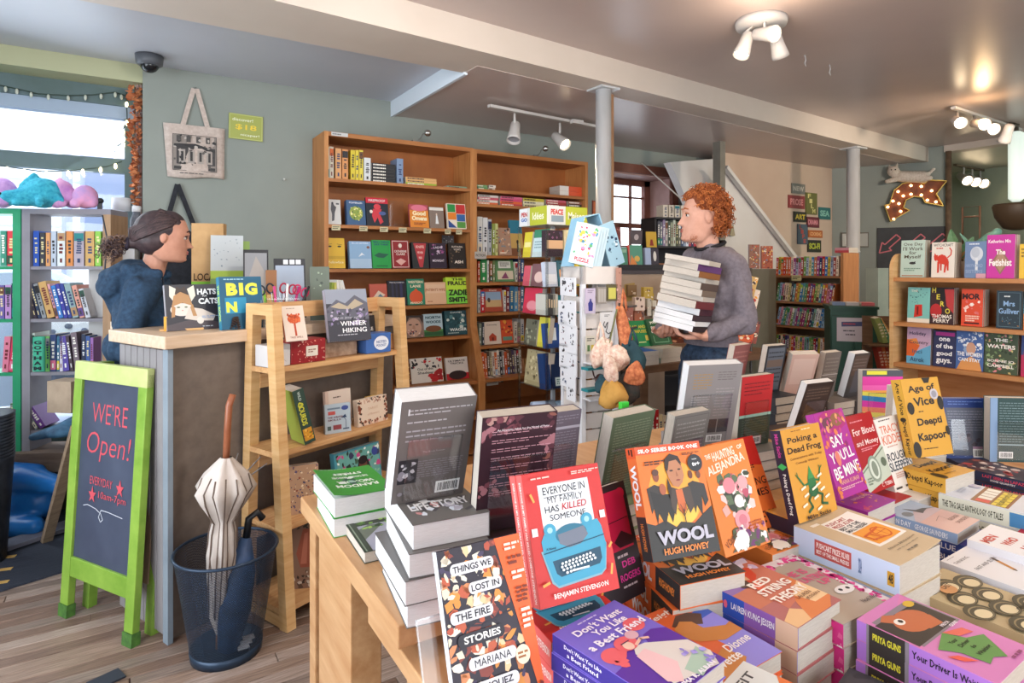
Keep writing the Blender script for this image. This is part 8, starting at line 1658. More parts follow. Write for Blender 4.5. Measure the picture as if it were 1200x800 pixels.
# ================================================================== PINE DISPLAY SHELF ITEMS
LS =Matrix.Translation((LA.x,LA.y,0)) @ Matrix.Rotation(lz,4,'Z')
def lsb(x,y,z,w,h,t,yaw,L,c,label,art=(),sart=(),cl=None,nm='book',cat='book',sc=None,spine='L',pg=None):
    q =LS @ Vector((x,y,0)); M =Mframe((0,0,0),yaw+22.4,L); v =Vector((M[0][1],M[1][1],M[2][1])); cc =Vector((q.x,q.y,z+.001+math.sin(R(L))*t*.0))+v*(h/2)
    return book(Mframe(cc,yaw+22.4,L),w,h,t,c,label,None,art,spine,sart,None,scover=sc,name=nm,eps=.0002,cat=cat)
s1,s2,s3,s4 =[s[0] for s in SHZ]
lsb(.085,-.04,1.145,.1,.15,.012,-4,16,'#dccabb','cream booklet with a burnt-orange tree leaning on the pine shelf',[('l',[(.5,.15),(.5,.5)],.09,'#b8482a'),('e',.5,.62,.3,.13,'#c9542c'),('speck',.2,.5,.8,.76,26,.08,['#c9542c','#a83f22','#d96a3c'],4),('t','TREE SPELL',.5,.1,.6,.05,'#8a4a34'),('lines',.2,.9,.85,.95,1,'#b09a8a')],sc='#e08464')
lsb(.36,-.05,1.12,.2,.24,.03,-16,15,'#34343e','dark mountain book titled Winter Hiking on the pine shelf',[('r',0,.72,1,1,'#8a8f9c'),('p',[(0,.62),(.25,.8),(.45,.72),(.7,.88),(1,.72),(1,.4),(0,.4)],'#5a5a66'),('p',[(.1,.66),(.3,.74),(.5,.66),(.7,.8),(.9,.7),(.6,.6),(.3,.62)],'#a89a84'),('speck',.02,.3,.98,.62,50,.05,['#8a7aa0','#4a4858','#b0a4bc','#2c2c36'],6),('t','The Joy of',.45,.44,.6,.04,'#b0b0b8'),('t','WINTER',.6,.33,.62,.09,'#eeeef0',.01),('t','HIKING',.62,.2,.58,.09,'#eeeef0',.01),('lines',.2,.1,.9,.13,1,'#b0b0b8')],sc='#a4a0ac')
def boxy(x,y,z,w,d,h,yaw,c,label,art,nm,cat,m=None):
    q =LS @ Vector((x,y,0)); o =Mb().box((-w/2,-d/2,0),(w/2,d/2,h),m or col(c)).build(nm,M=XF((q.x,q.y,z+.001),lz+R(yaw)),bevel=.003); tag(o,label,cat)
    if art:
        mb =Mb(); arrange(art,w,h,.0004,mb,Matrix(((1,0,0,0),(0,0,-1,-d/2),(0,1,0,h/2),(0,0,0,1)))); mb.build('box_print',parent=o)
boxy(.03,.05,s1,.1,.1,.09,0,'#cdc8c6','white boxed ornament at the left end of the top pine shelf',[('l',[(.2,.1),(.5,.5),(.8,.2)],.02,'#a8a2a0')],'gift_box','box')
boxy(.17,.045,s1,.17,.1,.1,-3,'#8f1f24','dark red patterned gift box with a cream label',[('speck',.02,.02,.98,.98,60,.03,['#d98a7a','#6a1418','#c9a090'],3),('r',.42,.28,.76,.72,'#d9cfc0'),('lines',.48,.42,.7,.6,2,'#8a5a4a')],'gift_box','box')
boxy(.37,.08,s1,.2,.08,.075,0,'#b08a74','long crinkled kraft packet between the boxes',[],'gift_packet','box',noisy('kraft_crinkle','#9a7a62','#c9ab92',25,bump=.4))
boxy(.56,.02,s1,.14,.08,.095,-8,'#3f66a8','blue card box with a white oval label',[('e',.6,.5,.3,.36,'#e2e4ea'),('t','NOTED',.6,.56,.4,.14,'#3a5a94',.02),('t','POCKET',.6,.38,.4,.12,'#3a5a94',.02)],'card_box','box')
boxy(.67,.07,s1,.09,.06,.075,0,'#c99a6c','small tan box at the right end of the top pine shelf',[],'card_box','box')
lsb(.62,.12,s1,.1,.17,.012,0,8,'#2a2628','dark book standing behind the tan box',[('t','HERE',.5,.6,.7,.1,'#c9c4c0')])
lsb(.12,.0,s2+.0,.05,.24,.13,0,0,'#2f4238','tall green boxed set lettered GOURDS leaning on the second pine shelf',[('t','G',.4,.72,.5,.07,'#c9c43c',.03,-90)]+[('t','GOURDS',.45,.55,2.0,.1,'#c9c43c',.03,-90),('r',.1,.06,.9,.28,'#c98a2a'),('speck',.12,.08,.88,.26,12,.12,['#8a3a1c','#5a7a2c','#e0b04a'],3),('t','WILD',.5,.88,.8,.05,'#b9c4b8',.02,-90)],sc='#9aa84a').matrix_world =Matrix.Translation(LS @ Vector((.12,-.0,s2+.125))) @ Matrix.Rotation(lz-R(10),4,'Z') @ Matrix.Rotation(R(14),4,'Y').inverted() @ Matrix(((1,0,0,0),(0,0,-1,-.05),(0,1,0,0),(0,0,0,1)))
lsb(.33,.0,s2,.12,.13,.02,-18,6,'#a9b6c0','pale blue boxed card set with a desk lamp drawing',[('r',.1,.82,.6,.88,'#6a7a8a'),('e',.78,.84,.14,.08,'#3a4a8a'),('r',.12,.64,.4,.76,'#b8504a'),('t','THE WRITER',.4,.55,.6,.06,'#6a2a34',.02),('t','SKILLS',.36,.46,.5,.06,'#6a2a34',.02),('l',[(.8,.14),(.8,.42),(.7,.55)],.02,'#2a3a5a'),('p',[(.62,.5),(.78,.62),(.84,.5)],'#2a3a5a'),('r',.3,.12,.62,.28,'#8a3f44'),('r',.08,.12,.22,.26,'#4a5a5a'),('r',.68,.1,.92,.14,'#2a3a5a')],nm='card_set')
lsb(.41,.09,s2,.14,.17,.02,-4,6,'#cdb4a6','pale pink boxed note cards at the back of the second pine shelf',[('r',.12,.0,1,1,'#d9c8bb'),('lines',.3,.78,.8,.84,1,'#4a3a34'),('e',.4,.4,.2,.14,'#3a3434')],nm='card_set')
lsb(.54,.0,s2,.19,.125,.03,2,6,'#dcc8b4','cream card box bordered with leaves and berries',[('speck',.0,.82,1,1,30,.05,['#4a3a34','#8a4a34','#c9a08a'],3),('speck',.0,.0,1,.18,30,.05,['#4a3a34','#8a4a34','#c9a08a'],4),('speck',.0,.1,.12,.9,18,.05,['#4a3a34','#8a4a34'],5),('speck',.88,.1,1,.9,18,.05,['#4a3a34','#8a4a34'],6),('t','TAROT',.5,.6,.35,.09,'#c9a890',.01),('t','of flowers',.5,.4,.4,.08,'#c9a890',.01)],nm='card_set')
lsb(.655,.12,s2,.08,.1,.02,0,8,'#c9a24a','yellow box at the right end of the second pine shelf',[('r',.1,.6,.9,.9,'#7a5a2c')])
lsb(.13,-.01,s3,.14,.2,.05,-30,8,'#b08a6c','tan floral patterned box on the third pine shelf',[('speck',.02,.02,.98,.98,110,.035,['#3a3450','#e0c8a8','#8a4a34','#5a4a6a'],9)],sc='#6a6aa4')
lsb(.46,.0,s3,.27,.2,.03,0,8,'#4f9aac','wide blue-green picture book with a braided figure',[('r',.05,.05,.97,.95,'#6aa8a0'),('speck',.05,.05,.97,.95,90,.05,['#2a3a34','#e8f0e8','#4a6a54','#3a3a5a','#c9508a','#8ac4a0'],9),('p',[(.38,.1),(.5,.66),(.72,.66),(.84,.1)],'#2a242a'),('e',.6,.58,.09,.14,'#6a4438'),('e',.6,.68,.1,.1,'#241c1e'),('e',.88,.8,.07,.1,'#3a4a94')],nm='picture_book')
lsb(.15,-.03,s4,.18,.29,.03,-44,5,'#8a6a58','large book with a painted face on the bottom pine shelf',[('p',[(.2,.5),(.35,.85),(.65,.85),(.75,.5),(.6,.3),(.3,.3)],'#9a5440'),('p',[(.3,.35),(.38,.78),(.46,.8),(.44,.35)],'#b8705a'),('p',[(.5,.36),(.52,.8),(.62,.76),(.6,.38)],'#a85f4a'),('speck',.02,.02,.98,.28,40,.06,['#c9bcae','#5a4438','#8a7464','#3a2c26'],3),('speck',.02,.85,.98,.98,20,.07,['#5a5a4a','#8a8a74','#3a3a30'],4),('speck',.72,.3,.98,.85,20,.07,['#5a4438','#8a7464','#c9bcae'],5)],[('t','FOOD',.6,.5,.3,.7,'#2a2a34',.03)],sc='#a9b4c0',nm='picture_book')
lsb(.34,.05,s4,.04,.24,.14,0,0,'#3a443c','dark slim spine on the bottom pine shelf',())
lsb(.42,.05,s4,.08,.22,.14,0,0,'#d2c4b4','cream book with red lettering on the bottom pine shelf',[('l',[(.3,.12),(.7,.12),(.7,.3),(.3,.3),(.3,.12)],.05,'#a83a34')])

# ================================================================== A-BOARD
f0 =at(72,722,z=0); f1 =at(150,758,z=0); t0 =at(95,425,z=1.055); t1 =at(190,434,z=1.05)
LG =noisy('lime_green_paint','#6d9430','#8eb048',7,rough=.45); LGT =noisy('pale_lime_top','#a8b86a','#c4cc8a',5,rough=.5); BKP =noisy('chalk_slate_hazy','#343a4e','#4a5266',2.2,rough=.5)
xb =(f1-f0); Wb =xb.length; ux =xb.normalized(); tm =(t0+t1)/2; fm =(f0+f1)/2; uy =(tm-fm); Hb =uy.length; uy.normalize(); un =ux.cross(uy).normalized(); uy =un.cross(ux)
BM =Matrix(((ux.x,uy.x,un.x,fm.x),(ux.y,uy.y,un.y,fm.y),(ux.z,uy.z,un.z,fm.z),(0,0,0,1)))
bd =thing('sandwich_board',"lime green A-board chalkboard reading We're Open",'signboard',tuple(fm)); bd.matrix_world =BM
hw =Wb/2
for x0,x1 in ((-hw-.02,-hw+.035),(hw-.035,hw+.02)):
    o =Mb().box((x0,.05,-.03),(x1,Hb-.02,0),LG).build('frame_leg',parent=bd,bevel=.003); Mb().box((x0-.003,0,-.033),(x1+.003,.05,.003),noisy('dark_green_tip','#2a4a2a','#5a8a3a',20)).build('foot_tip',parent=o)
Mb().box((-hw-.02,Hb-.075,-.03),(hw+.02,Hb,.001),LGT).build('top_rail',parent=bd,bevel=.003)
Mb().box((-hw+.035,.17,-.028),(hw-.035,.25,-.002),LG).build('bottom_rail',parent=bd,bevel=.003)
Mb().box((-hw+.02,.2,-.02),(hw-.02,Hb-.06,-.012),BKP).build('chalk_panel',parent=bd)
mb =Mb(); pwid =Wb-.09; ph_ =Hb-.33
T =Matrix.Translation((0,.25+ph_/2,-.0115))
CK ='#c9505c'
arrange([('t',"WE'RE",.5,.83,.66,.115,CK,-.01,0),('t','Open!',.5,.64,.8,.16,CK,-.01,0,.15),('t','EVERYDAY',.42,.45,.42,.045,CK,.0),('p',[(.7,.455),(.75,.455),(.77,.49),(.79,.455),(.84,.455),(.8,.43),(.82,.4),(.77,.42),(.72,.4),(.74,.43)],CK),('p',[(.2,.385),(.25,.385),(.27,.42),(.29,.385),(.34,.385),(.3,.36),(.32,.33),(.27,.35),(.22,.33),(.24,.36)],CK),('t','10am-7pm',.64,.375,.5,.05,CK,.0),('l',[(.12,.3),(.2,.31),(.35,.3),(.46,.28),(.5,.25),(.46,.235),(.42,.26),(.46,.3),(.6,.3),(.85,.29)],.008,'#c9cdd8')],pwid,ph_,.0004,mb,T)
mb.build('chalk_lettering',parent=bd)
BK2 =Matrix.Translation((0,0,-.06))
for x0,x1 in ((-hw-.01,-hw+.035),(hw-.035,hw+.01)):
    Mb().box((x0,.0,-.12),(x1,Hb-.03,-.085),LG).build('back_leg',parent=bd)
Mb().box((-hw+.02,.2,-.082),(hw-.02,Hb-.06,-.076),noisy('raw_back_board','#6a5444','#87705c',6,(6,1,6))).build('back_panel',parent=bd)
for x in (-hw+.05,hw-.05): Mb().cbox((x,Hb-.02,-.055),(.04,.03,.11),col('#7f9a3a',.5,.3)).build('hinge',parent=bd)

# ================================================================== BIN WITH UMBRELLAS
bc =Vector((.315,2.545,0))
bn =thing('mesh_bin','dark blue wire mesh bin holding umbrellas','bin',tuple(bc))
mesh_m,n_,l_,b_ =_new('wire_mesh')
tr_n =n_.new('ShaderNodeBsdfTransparent'); mxn =n_.new('ShaderNodeMixShader'); ck =n_.new('ShaderNodeTexChecker'); ck.inputs['Scale'].default_value =260
uvn =n_.new('ShaderNodeTexCoord'); l_.new(uvn.outputs['Object'],ck.inputs[0]); mth =n_.new('ShaderNodeMath'); mth.operation ='MULTIPLY_ADD'; mth.inputs[1].default_value =.5; mth.inputs[2].default_value =.28
l_.new(ck.outputs['Fac'],mth.inputs[0]); l_.new(mth.outputs[0],mxn.inputs[0]); l_.new(tr_n.outputs[0],mxn.inputs[1]); l_.new(b_.outputs[0],mxn.inputs[2]); l_.new(mxn.outputs[0],n_['Material Output'].inputs[0])
b_.inputs['Base Color'].default_value =lin('#2f4055'); b_.inputs['Metallic'].default_value =.4; b_.inputs['Roughness'].default_value =.4
Mb().lathe([(.125,.03),(.178,.385)],mesh_m,40,cap=False).build('mesh_wall',parent=bn)
DB =col('#2c3c50',.35,.4)
Mb().tube([(.18*math.cos(R(a)),.18*math.sin(R(a)),.39) for a in range(0,360,9)],.006,DB,8,True).build('rim',parent=bn)
Mb().lathe([(.0,0),(.125,0),(.128,.035),(.122,.035),(.118,.006),(0,.006)],DB,32).build('base',parent=bn)
UM =noisy('striped_beige_nylon','#b9aca4','#cfc4bc',8,rough=.6)
um =thing('folded_umbrella','beige striped umbrella with a wooden handle standing in the bin','umbrella',(bc.x-.03,bc.y+.0,.02))
tip =Vector((0,0,0)); top =at(267,494,d=2.3)-Vector((bc.x-.03,bc.y,.02)); ax =(top).normalized()
m =Mb(); L_ =top.length; seg =28; vs =[]; prof =[(.06,.008),(.15,.03),(.3,.04),(.42,.046),(.52,.04),(.565,.034),(.6,.05),(.66,.075),(.71,.092),(.77,.07),(.845,.02)]
q_ =ax.to_track_quat('Z','Y').to_matrix().to_4x4()
for f,r_ in prof:
    for k in range(seg):
        a =2*PI*k/seg; wv =1+.22*math.cos(7*a+f*9)*(1 if r_ > .02 else 0); vs.append(q_ @ Vector((r_*wv*math.cos(a),r_*wv*math.sin(a),f*L_)))
n =len(prof); m.add(vs,[(i*seg+k,i*seg+(k+1)%seg,(i+1)*seg+(k+1)%seg,(i+1)*seg+k) for i in range(n-1) for k in range(seg)],UM,None,True); cn =m.build('canopy',parent=um)
m =Mb()
for k in range(14):
    a =2*PI*(k+.5)/14; pts =[]
    for f,r_ in prof[1:-1]:
        wv =1+.22*math.cos(7*a+f*9); pts.append(q_ @ Vector((r_*wv*math.cos(a)*1.015,r_*wv*math.sin(a)*1.015,f*L_)))
    m.tube(pts,.0028,col('#6a5a50'),5)
m.build('stripes',parent=cn)['kind'] ='stuff'
Mb().tube([ax*.0,ax*(L_*.1)],.009,noisy('wood_tip','#7a5238','#94684a',8),8).build('tip',parent=um)
Mb().tube([ax*(L_*.8),ax*(L_*.97),ax*L_+Vector((.004,0,.06)),ax*L_+Vector((.018,.005,.1))],.0125,noisy('umbrella_handle_wood','#8a4f34','#a8684a',8,rough=.3),12).build('handle',parent=um)
for k in range(3): 
    q =ax*(L_*.72); a =R(-10+40*k); Mb().tube([q+Vector((.05*math.cos(a),.03*math.sin(a),.0)),q+Vector((.15*math.cos(a),.05*math.sin(a),.06+.02*k))],.0025,col('#8a8a8e',.3,.6),5).build('rib',parent=um)
u2 =thing('folded_umbrella','navy blue umbrella with a black handle leaning in the bin','umbrella',(bc.x+.02,bc.y,.02))
tp =Vector((.06,.01,.46)); m =Mb(); m.tube([Vector((-.02,-.03,0)).lerp(tp,s) for s in (0,.3,.6,.85)],[.035,.06,.055,.02],noisy('navy_nylon','#1f3048','#34507a',9,rough=.5,bump=.3),18); m.build('canopy',parent=u2)
Mb().tube([tp*.85,tp,tp+Vector((.03,.0,.02)),tp+Vector((.05,0,-.01))],.014,col('#1c1e22',.35),10).build('handle',parent=u2)
for k in range(3): tag(Mb().cbox((bc.x+.05+.012*k,bc.y-.06+.02*k,.03+.004*k),(.04,.03,.003),col('#b9bcc4'),None).build('scrap_paper'),f'scrap of paper in the bottom of the bin, {ORD[k]} from the left','paper')

# ================================================================== FLOOR MAT, EASEL LEG, BLUE BAG, BASKETS
MT =noisy('dark_ribbed_mat','#262a36','#363c4a',3,(1,60,1),.85,.3); YL =noisy('worn_yellow_stripe','#b08a4a','#cfa860',14,rough=.8)
ma =at(-30,600,z=0); mat_c =[at(0,694,z=0),at(125,655,z=0),at(128,560,z=0),at(30,545,z=0),at(-60,560,z=0),at(-60,712,z=0)]
mt =thing('floor_mat','dark ribbed floor mat with worn yellow hazard stripes','mat',(0,0,0)); Mb().prism([(p.x,p.y) for p in mat_c],.001,.012,MT).build('mat',parent=mt)
for i in range(10):
    v =683-15.5*i*(1-.02*i); a =at(-4+3.2*i,v,z=.012); b =at(10+4.2*i,v-2,z=.012); m =Mb(); m.beam((a.x,a.y,.0125),(b.x,b.y,.0125),.028,.002,YL); m.build('hazard_stripe',parent=mt)
m =Mb(); m.beam(at(-20,648,z=.03),at(125,600,z=.03),.12,.02,noisy('grey_cable_cover','#5a5a66','#70707c',5)); tag(m.build('cable_cover'),'flat grey strip lying across the floor mat','strip')
a =at(54,636,z=0); b =at(92,515,d=2.9); b =at(90,500,d=2.95); m =Mb(); m.beam(a,b,.045,.03,noisy('raw_lath','#7f6a56','#9c866e',6,(1,8,8))); tag(m.build('wooden_lath'),'raw wooden lath leaning behind the A-board','plank')
BL =noisy('blue_plastic','#0f56a0','#2a7cc8',4,rough=.3,bump=.4)
p =at(28,560,d=3.35); p.z =.135; t =thing('plastic_bag','bright blue plastic bag slumped under the window shelves','bag',(p.x,p.y,p.z-.13),R(-30))
organic('bag_body',[('b',(-.1,.05,.16),(.25,.12,.15)),('c',(.0,0,.3),(.2,-.03,.27),.08,.045),('c',(-.2,.0,.33),(.05,.02,.32),.07,.05),('c',(-.1,-.05,.06),(.1,-.06,.06),.06,.05),('c',(-.25,0,.2),(.1,.05,.25),.08,.06)],BL,.016,t,1)
p =at(2,600,d=3.05); p.z =0; t =thing('basket_stack','tall stack of dark plastic baskets cut by the left edge','baskets',(p.x-.1,p.y,0))
for k in range(14): Mb().lathe([(.15,.0+.0),(.155,.02),(.145,.02)] if k else [(.12,-.5),(.15,0),(.155,.02),(.145,.02)],noisy('dark_basket','#20242c','#39404c',20,rough=.5),28,XF((0,0,.505+.016*k))).build('basket',parent=t)
p =at(125,798,z=.001); tag(Mb().box((-.05,-.03,0),(.05,.04,.006),col('#2a2e3a',.6),XF((p.x,p.y,.001),R(20))).build('dark_tile'),'small dark patch lying on the floor at the bottom edge','tile')
for i,(u0,v0,u1,v1) in enumerate([(0,585,45,578),(5,640,60,622)]): pass

# ================================================================== CEILING LIGHTS
HOT =glow('hot_bulb','#ffe2b8',16); WM =col('#c9c4c0',.35)
def spot_lamp(loc,d,power,size=50,colr=(1,.78,.52)):
    l =bpy.data.lights.new('spot_bulb','SPOT'); l.energy =power; l.color =colr; l.spot_size =R(size*2); l.spot_blend =.8; l.shadow_soft_size =.05
    o =bpy.data.objects.new('spot_bulb',l); COL.objects.link(o); o.location =Vector(loc)+Vector(d)*.02; o.rotation_euler =Vector(d).to_track_quat('-Z','Y').to_euler(); return o
def head(parent,loc,d,s=1,lit=True,glowm=None):
    """a can-shaped spot head hanging at loc (local), pointing along d"""
    d =Vector(d).normalized(); q =d.to_track_quat('Z','Y').to_matrix().to_4x4(); T =Matrix.Translation(loc) @ q
    o =Mb().lathe([(.018*s,-.07*s),(.03*s,-.06*s),(.034*s,.0),(.042*s,.05*s),(.044*s,.07*s),(.04*s,.07*s),(.036*s,.05*s)],WM,20,T).build('lamp_head',parent=parent)
    Mb().lathe([(0,.052*s),(.036*s,.054*s)],(glowm or HOT) if lit else col('#8a8a8e'),20,T,cap=False).build('bulb',parent=o)
    return o
# rail 1 over the bookcases
ZC =2.59
r0 =at(573,124,z=ZC-.02); r1 =at(697,148,z=ZC-.02)
t =thing('track_light','white ceiling track with two spots above the tall bookcases','light',tuple(r0)); Mb().beam((0,0,0),r1-r0,.035,.02,WM).build('rail',parent=t)
for i,(u,v,dd) in enumerate([(603,133,(-.35,-.35,-1)),(656,144,(.1,-.7,-.55))]):
    p =at(u,v,z=ZC-.03)-r0; hz_ =p+Vector((0,0,-.13)); Mb().tube([p,hz_+Vector((0,0,.05))],.009,WM,8).build('stem',parent=t); head(t,hz_,dd,1.15,i == 1)
    if i: spot_lamp(r0+hz_+Vector(dd).normalized()*.1,dd,22)
Mb().cbox(at(676,143,z=ZC-.03)-r0,(.1,.04,.03),WM).build('power_feed',parent=t)
# round fixture
c0 =at(892,28,z=HC-.02)
t =thing('ceiling_light','round white ceiling fixture with three spot heads','light',(c0.x,c0.y,HC)); Mb().lathe([(0,-.035),(.125,-.035),(.13,-.02),(.13,0)],WM,36).build('base_plate',parent=t)
for i,(u,v,dd) in enumerate([(873,52,(-.45,.05,-1)),(896,40,(-.1,-.95,-.3)),(911,52,(.6,.1,-.9))]):
    hh =at(u,v,z=HC-(.13 if i != 1 else .1))-Vector((c0.x,c0.y,HC)); Mb().tube([(hh.x*.5,hh.y*.5,-.03),hh+Vector((0,0,.06)),hh],.007,WM,8).build('stem',parent=t); head(t,hh,dd,1.0,True)
    spot_lamp(Vector((c0.x,c0.y,HC))+hh+Vector(dd).normalized()*.09,dd,12)
# right track
r0 =at(1117,126,z=HC-.02); r1 =at(1196,152,z=HC-.02)
t =thing('track_light','white ceiling track with lit spots at the right edge','light',tuple(r0)); Mb().beam((0,0,0),r1-r0,.035,.02,WM).build('rail',parent=t)
for i,(u,v,dd) in enumerate([(1122,142,(-.7,-.6,-.4)),(1147,145,(-.6,-.8,-.3)),(1158,150,(-.6,-.8,-.35)),(1180,156,(.3,.4,-.8))]):
    p =at(1122+i*19,130+i*6.3,z=HC-.03)-r0; h_ =at(u,v,d=(r0-Vector((0,0,1.45))).dot(Vector((math.sin(TH),math.cos(TH),0)))-.1)-r0
    Mb().tube([p,h_],.008,WM,8).build('stem',parent=t); head(t,h_,dd,1.05,i < 3)
    if i < 3: spot_lamp(r0+h_+Vector(dd).normalized()*.1,Vector(dd)+Vector((0,0,-.5)),16,42)
l =bpy.data.lights.new('track_uplight','POINT'); l.energy =2.2; l.color =(1,.62,.3); l.shadow_soft_size =.05; o =bpy.data.objects.new('track_uplight',l); COL.objects.link(o); o.location =tuple(at(1150,140,z=HC-.16))
l =bpy.data.lights.new('round_fixture_glow','POINT'); l.energy =5; l.color =(1,.8,.6); l.shadow_soft_size =.06; o =bpy.data.objects.new('round_fixture_glow',l); COL.objects.link(o); o.location =tuple(at(896,44,z=HC-.22))
spot_lamp((5.2,1.4,2.4),(.25,.9,-.5),70,62,(1,.82,.64)); spot_lamp((1.0,1.4,2.45),(.1,1,-.55),45,62,(1,.93,.86))  # added fill spots for the back corner and the till, no fixture holds them
# far room track
r0 =at(1119,193,z=2.70); r1 =at(1152,200,z=2.70); t =thing('track_light','small spot track on the far room ceiling','light',tuple(r0)); Mb().beam((0,0,0),r1-r0,.04,.02,col('#6a5a48')).build('rail',parent=t)
for i,s in enumerate((.3,.6,.9)):
    p =(r1-r0)*s+Vector((0,0,-.14)); Mb().tube([(r1-r0)*s,p],.01,WM,8).build('stem',parent=t); head(t,p,(-.6,-.7,-.5),1.5,True)
spot_lamp(r0+Vector((.2,-.1,-.25)),(-.3,-.2,-1),25,60)
# added ceiling fixtures out of frame, put in for more overhead light
for i,(x,y) in enumerate([(.9,.3),(2.6,.2),(3.4,.4)]):
    c0 =Vector((x,y,HC)); t =thing('ceiling_light',['round white ceiling fixture above the near table corner','round white ceiling fixture above the middle of the table','round white ceiling fixture near the right bookcase'][i],'light',tuple(c0)); Mb().lathe([(0,-.035),(.125,-.035),(.13,-.02),(.13,0)],WM,24).build('base_plate',parent=t)
    head(t,Vector((0,.05,-.12)),(0,.5,-1),1,True); spot_lamp(c0+Vector((0,.1,-.2)),(0.1,.5,-1),16,70)
for i,(u,v) in enumerate([(943,68),(972,79)]):
    p =at(u,v,z=HC-.02); tag(Mb().tube([Vector((p.x,p.y,HC)),p+Vector((.012,0,-.01)),p+Vector((0,0,-.03)),p+Vector((.015,0,-.05))],.003,col('#cfc9c6'),6).build('ceiling_hook'),f'tiny white ceiling hook, {["left","right"][i]} one of the pair by the round light','hook')

# ================================================================== PEOPLE
from mathutils import noise as mnoise
def lerp_tab(tab,z):
    for i in range(len(tab)-1):
        a,b =tab[i],tab[i+1]
        if a[0] >= z >= b[0]:
            f =(a[0]-z)/(a[0]-b[0]); return [a[k]+(b[k]-a[k])*f for k in range(1,4)]
    return list(tab[-1][1:])
HT =[(.5,.0,-.01,.0),(.49,.03,-.04,.03),(.45,.055,-.07,.052),(.36,.077,-.09,.066),(.2,.09,-.102,.076),(.06,.093,-.103,.077),(-.0,.088,-.1,.076),(-.1,.087,-.094,.073),(-.2,.088,-.08,.068),(-.3,.088,-.058,.061),(-.38,.086,-.04,.054),(-.45,.086,-.02,.044),(-.49,.078,.0,.03),(-.5,.06,.03,.0)]
def head_geo(H,M,sx=1,beard=0):
    """skull and face as rings; faces local +x"""
    nr,ns =84,96; vs =[]
    def g(x,m,s): return math.exp(-((x-m)/s)**2)
    for i in range(nr+1):
        z =.5-i/nr; f,b,w =lerp_tab(HT,z)
        for k in range(ns):
            a =-PI+2*PI*k/ns; ca,sa =math.cos(a),math.sin(a)
            cx =(f+b)/2*0; r_ =f if ca > 0 else -b
            x =(abs(ca)**.86)*(1 if ca > 0 else -1)*r_; y =(abs(sa)**.92)*(1 if sa > 0 else -1)*w
            up =max(0,1-abs(z)*2.02)
            nose =.0; 
            if -.17 < z < .08: t =(.08-z)/.25; nose =.03*(t**1.3)*g(a,0,.13+.09*t)
            elif z <= -.17: nose =.03*g(z,-.17,.022)*g(a,0,.2)
            x += nose+.006*g(z,.1,.05)*g(abs(a),.3,.3)-.011*g(z,.015,.045)*g(abs(a),.42,.2)+.005*g(z,-.26,.022)*g(a,0,.3)+.005*g(z,-.305,.02)*g(a,0,.3)-.002*g(z,-.285,.007)*g(a,0,.32)+.004*g(z,-.36,.03)*g(a,0,.4)+.007*g(z,-.43,.035)*g(a,0,.35)
            y *= 1+.05*g(z,-.08,.08)*g(abs(a),1.0,.4)
            vs.append(M @ Vector((x*sx,y,z*H)))
    fs =[(i*ns+k,(i+1)*ns+k,(i+1)*ns+(k+1)%ns,i*ns+(k+1)%ns) for i in range(nr) for k in range(ns)]
    return vs,fs
def hand(wr,d,palm_n,curl,side,s=1):
    """palm, four unequal bent fingers and a thumb; d runs wrist to knuckles, palm_n is the palm's facing"""
    d =Vector(d).normalized(); n =Vector(palm_n); n =(n-d*n.dot(d)).normalized(); y =n.cross(d)*side; w =Vector(wr); P_ =[]
    k0 =w+d*.085*s
    for j in (-1.4,-.5,.5,1.4): P_.append(('c',w+y*j*.012*s,k0+y*j*.02*s,.017*s,.0125*s))
    for j,L in zip((-1.5,-.5,.5,1.5),(.062,.075,.08,.07)):
        a =k0+y*j*.0205*s; c1 =R(curl); p1 =a+(d*math.cos(c1*.5)+n*math.sin(c1*.5))*L*.5*s; p2 =p1+(d*math.cos(c1*1.3)+n*math.sin(c1*1.3))*L*.32*s; p3 =p2+(d*math.cos(c1*1.9)+n*math.sin(c1*1.9))*L*.24*s
        P_ += [('c',a,p1,.0088*s,.0083*s),('c',p1,p2,.0083*s,.0077*s),('c',p2,p3,.0077*s,.0068*s)]
    t0 =w+d*.025*s+y*.028*s; t1 =t0+(d*.6+y*.75+n*.35).normalized()*.042*s; t2 =t1+(d*.9+y*.15+n*.5).normalized()*.03*s
    P_ += [('c',w+d*.01*s+y*.012*s,t0,.016*s,.015*s),('c',t0,t1,.0145*s,.0105*s),('c',t1,t2,.0102*s,.0085*s)]
    return P_
def wrinkle(o,amp,fr,st=(1,1,1),zlo=None):
    me =o.data
    for v,nm in zip(me.vertices,[v.normal.copy() for v in me.vertices]):
        q =Vector((v.co.x*st[0],v.co.y*st[1],v.co.z*st[2]))*fr
        v.co += nm*amp*(abs(mnoise.noise(q))*2-.6+.4*mnoise.noise(q*2.3))
def grow(prims,e): return [(p[0],p[1],p[2],p[3]+e,p[4]+e) if p[0] == 'c' else (p[0],p[1],tuple(r+e for r in p[2])) for p in prims]
SK1 =noisy('fair_skin','#c48e78','#d8a48e',14,rough=.55); SK2 =noisy('warm_skin','#b8806a','#cf9a82',14,rough=.55)
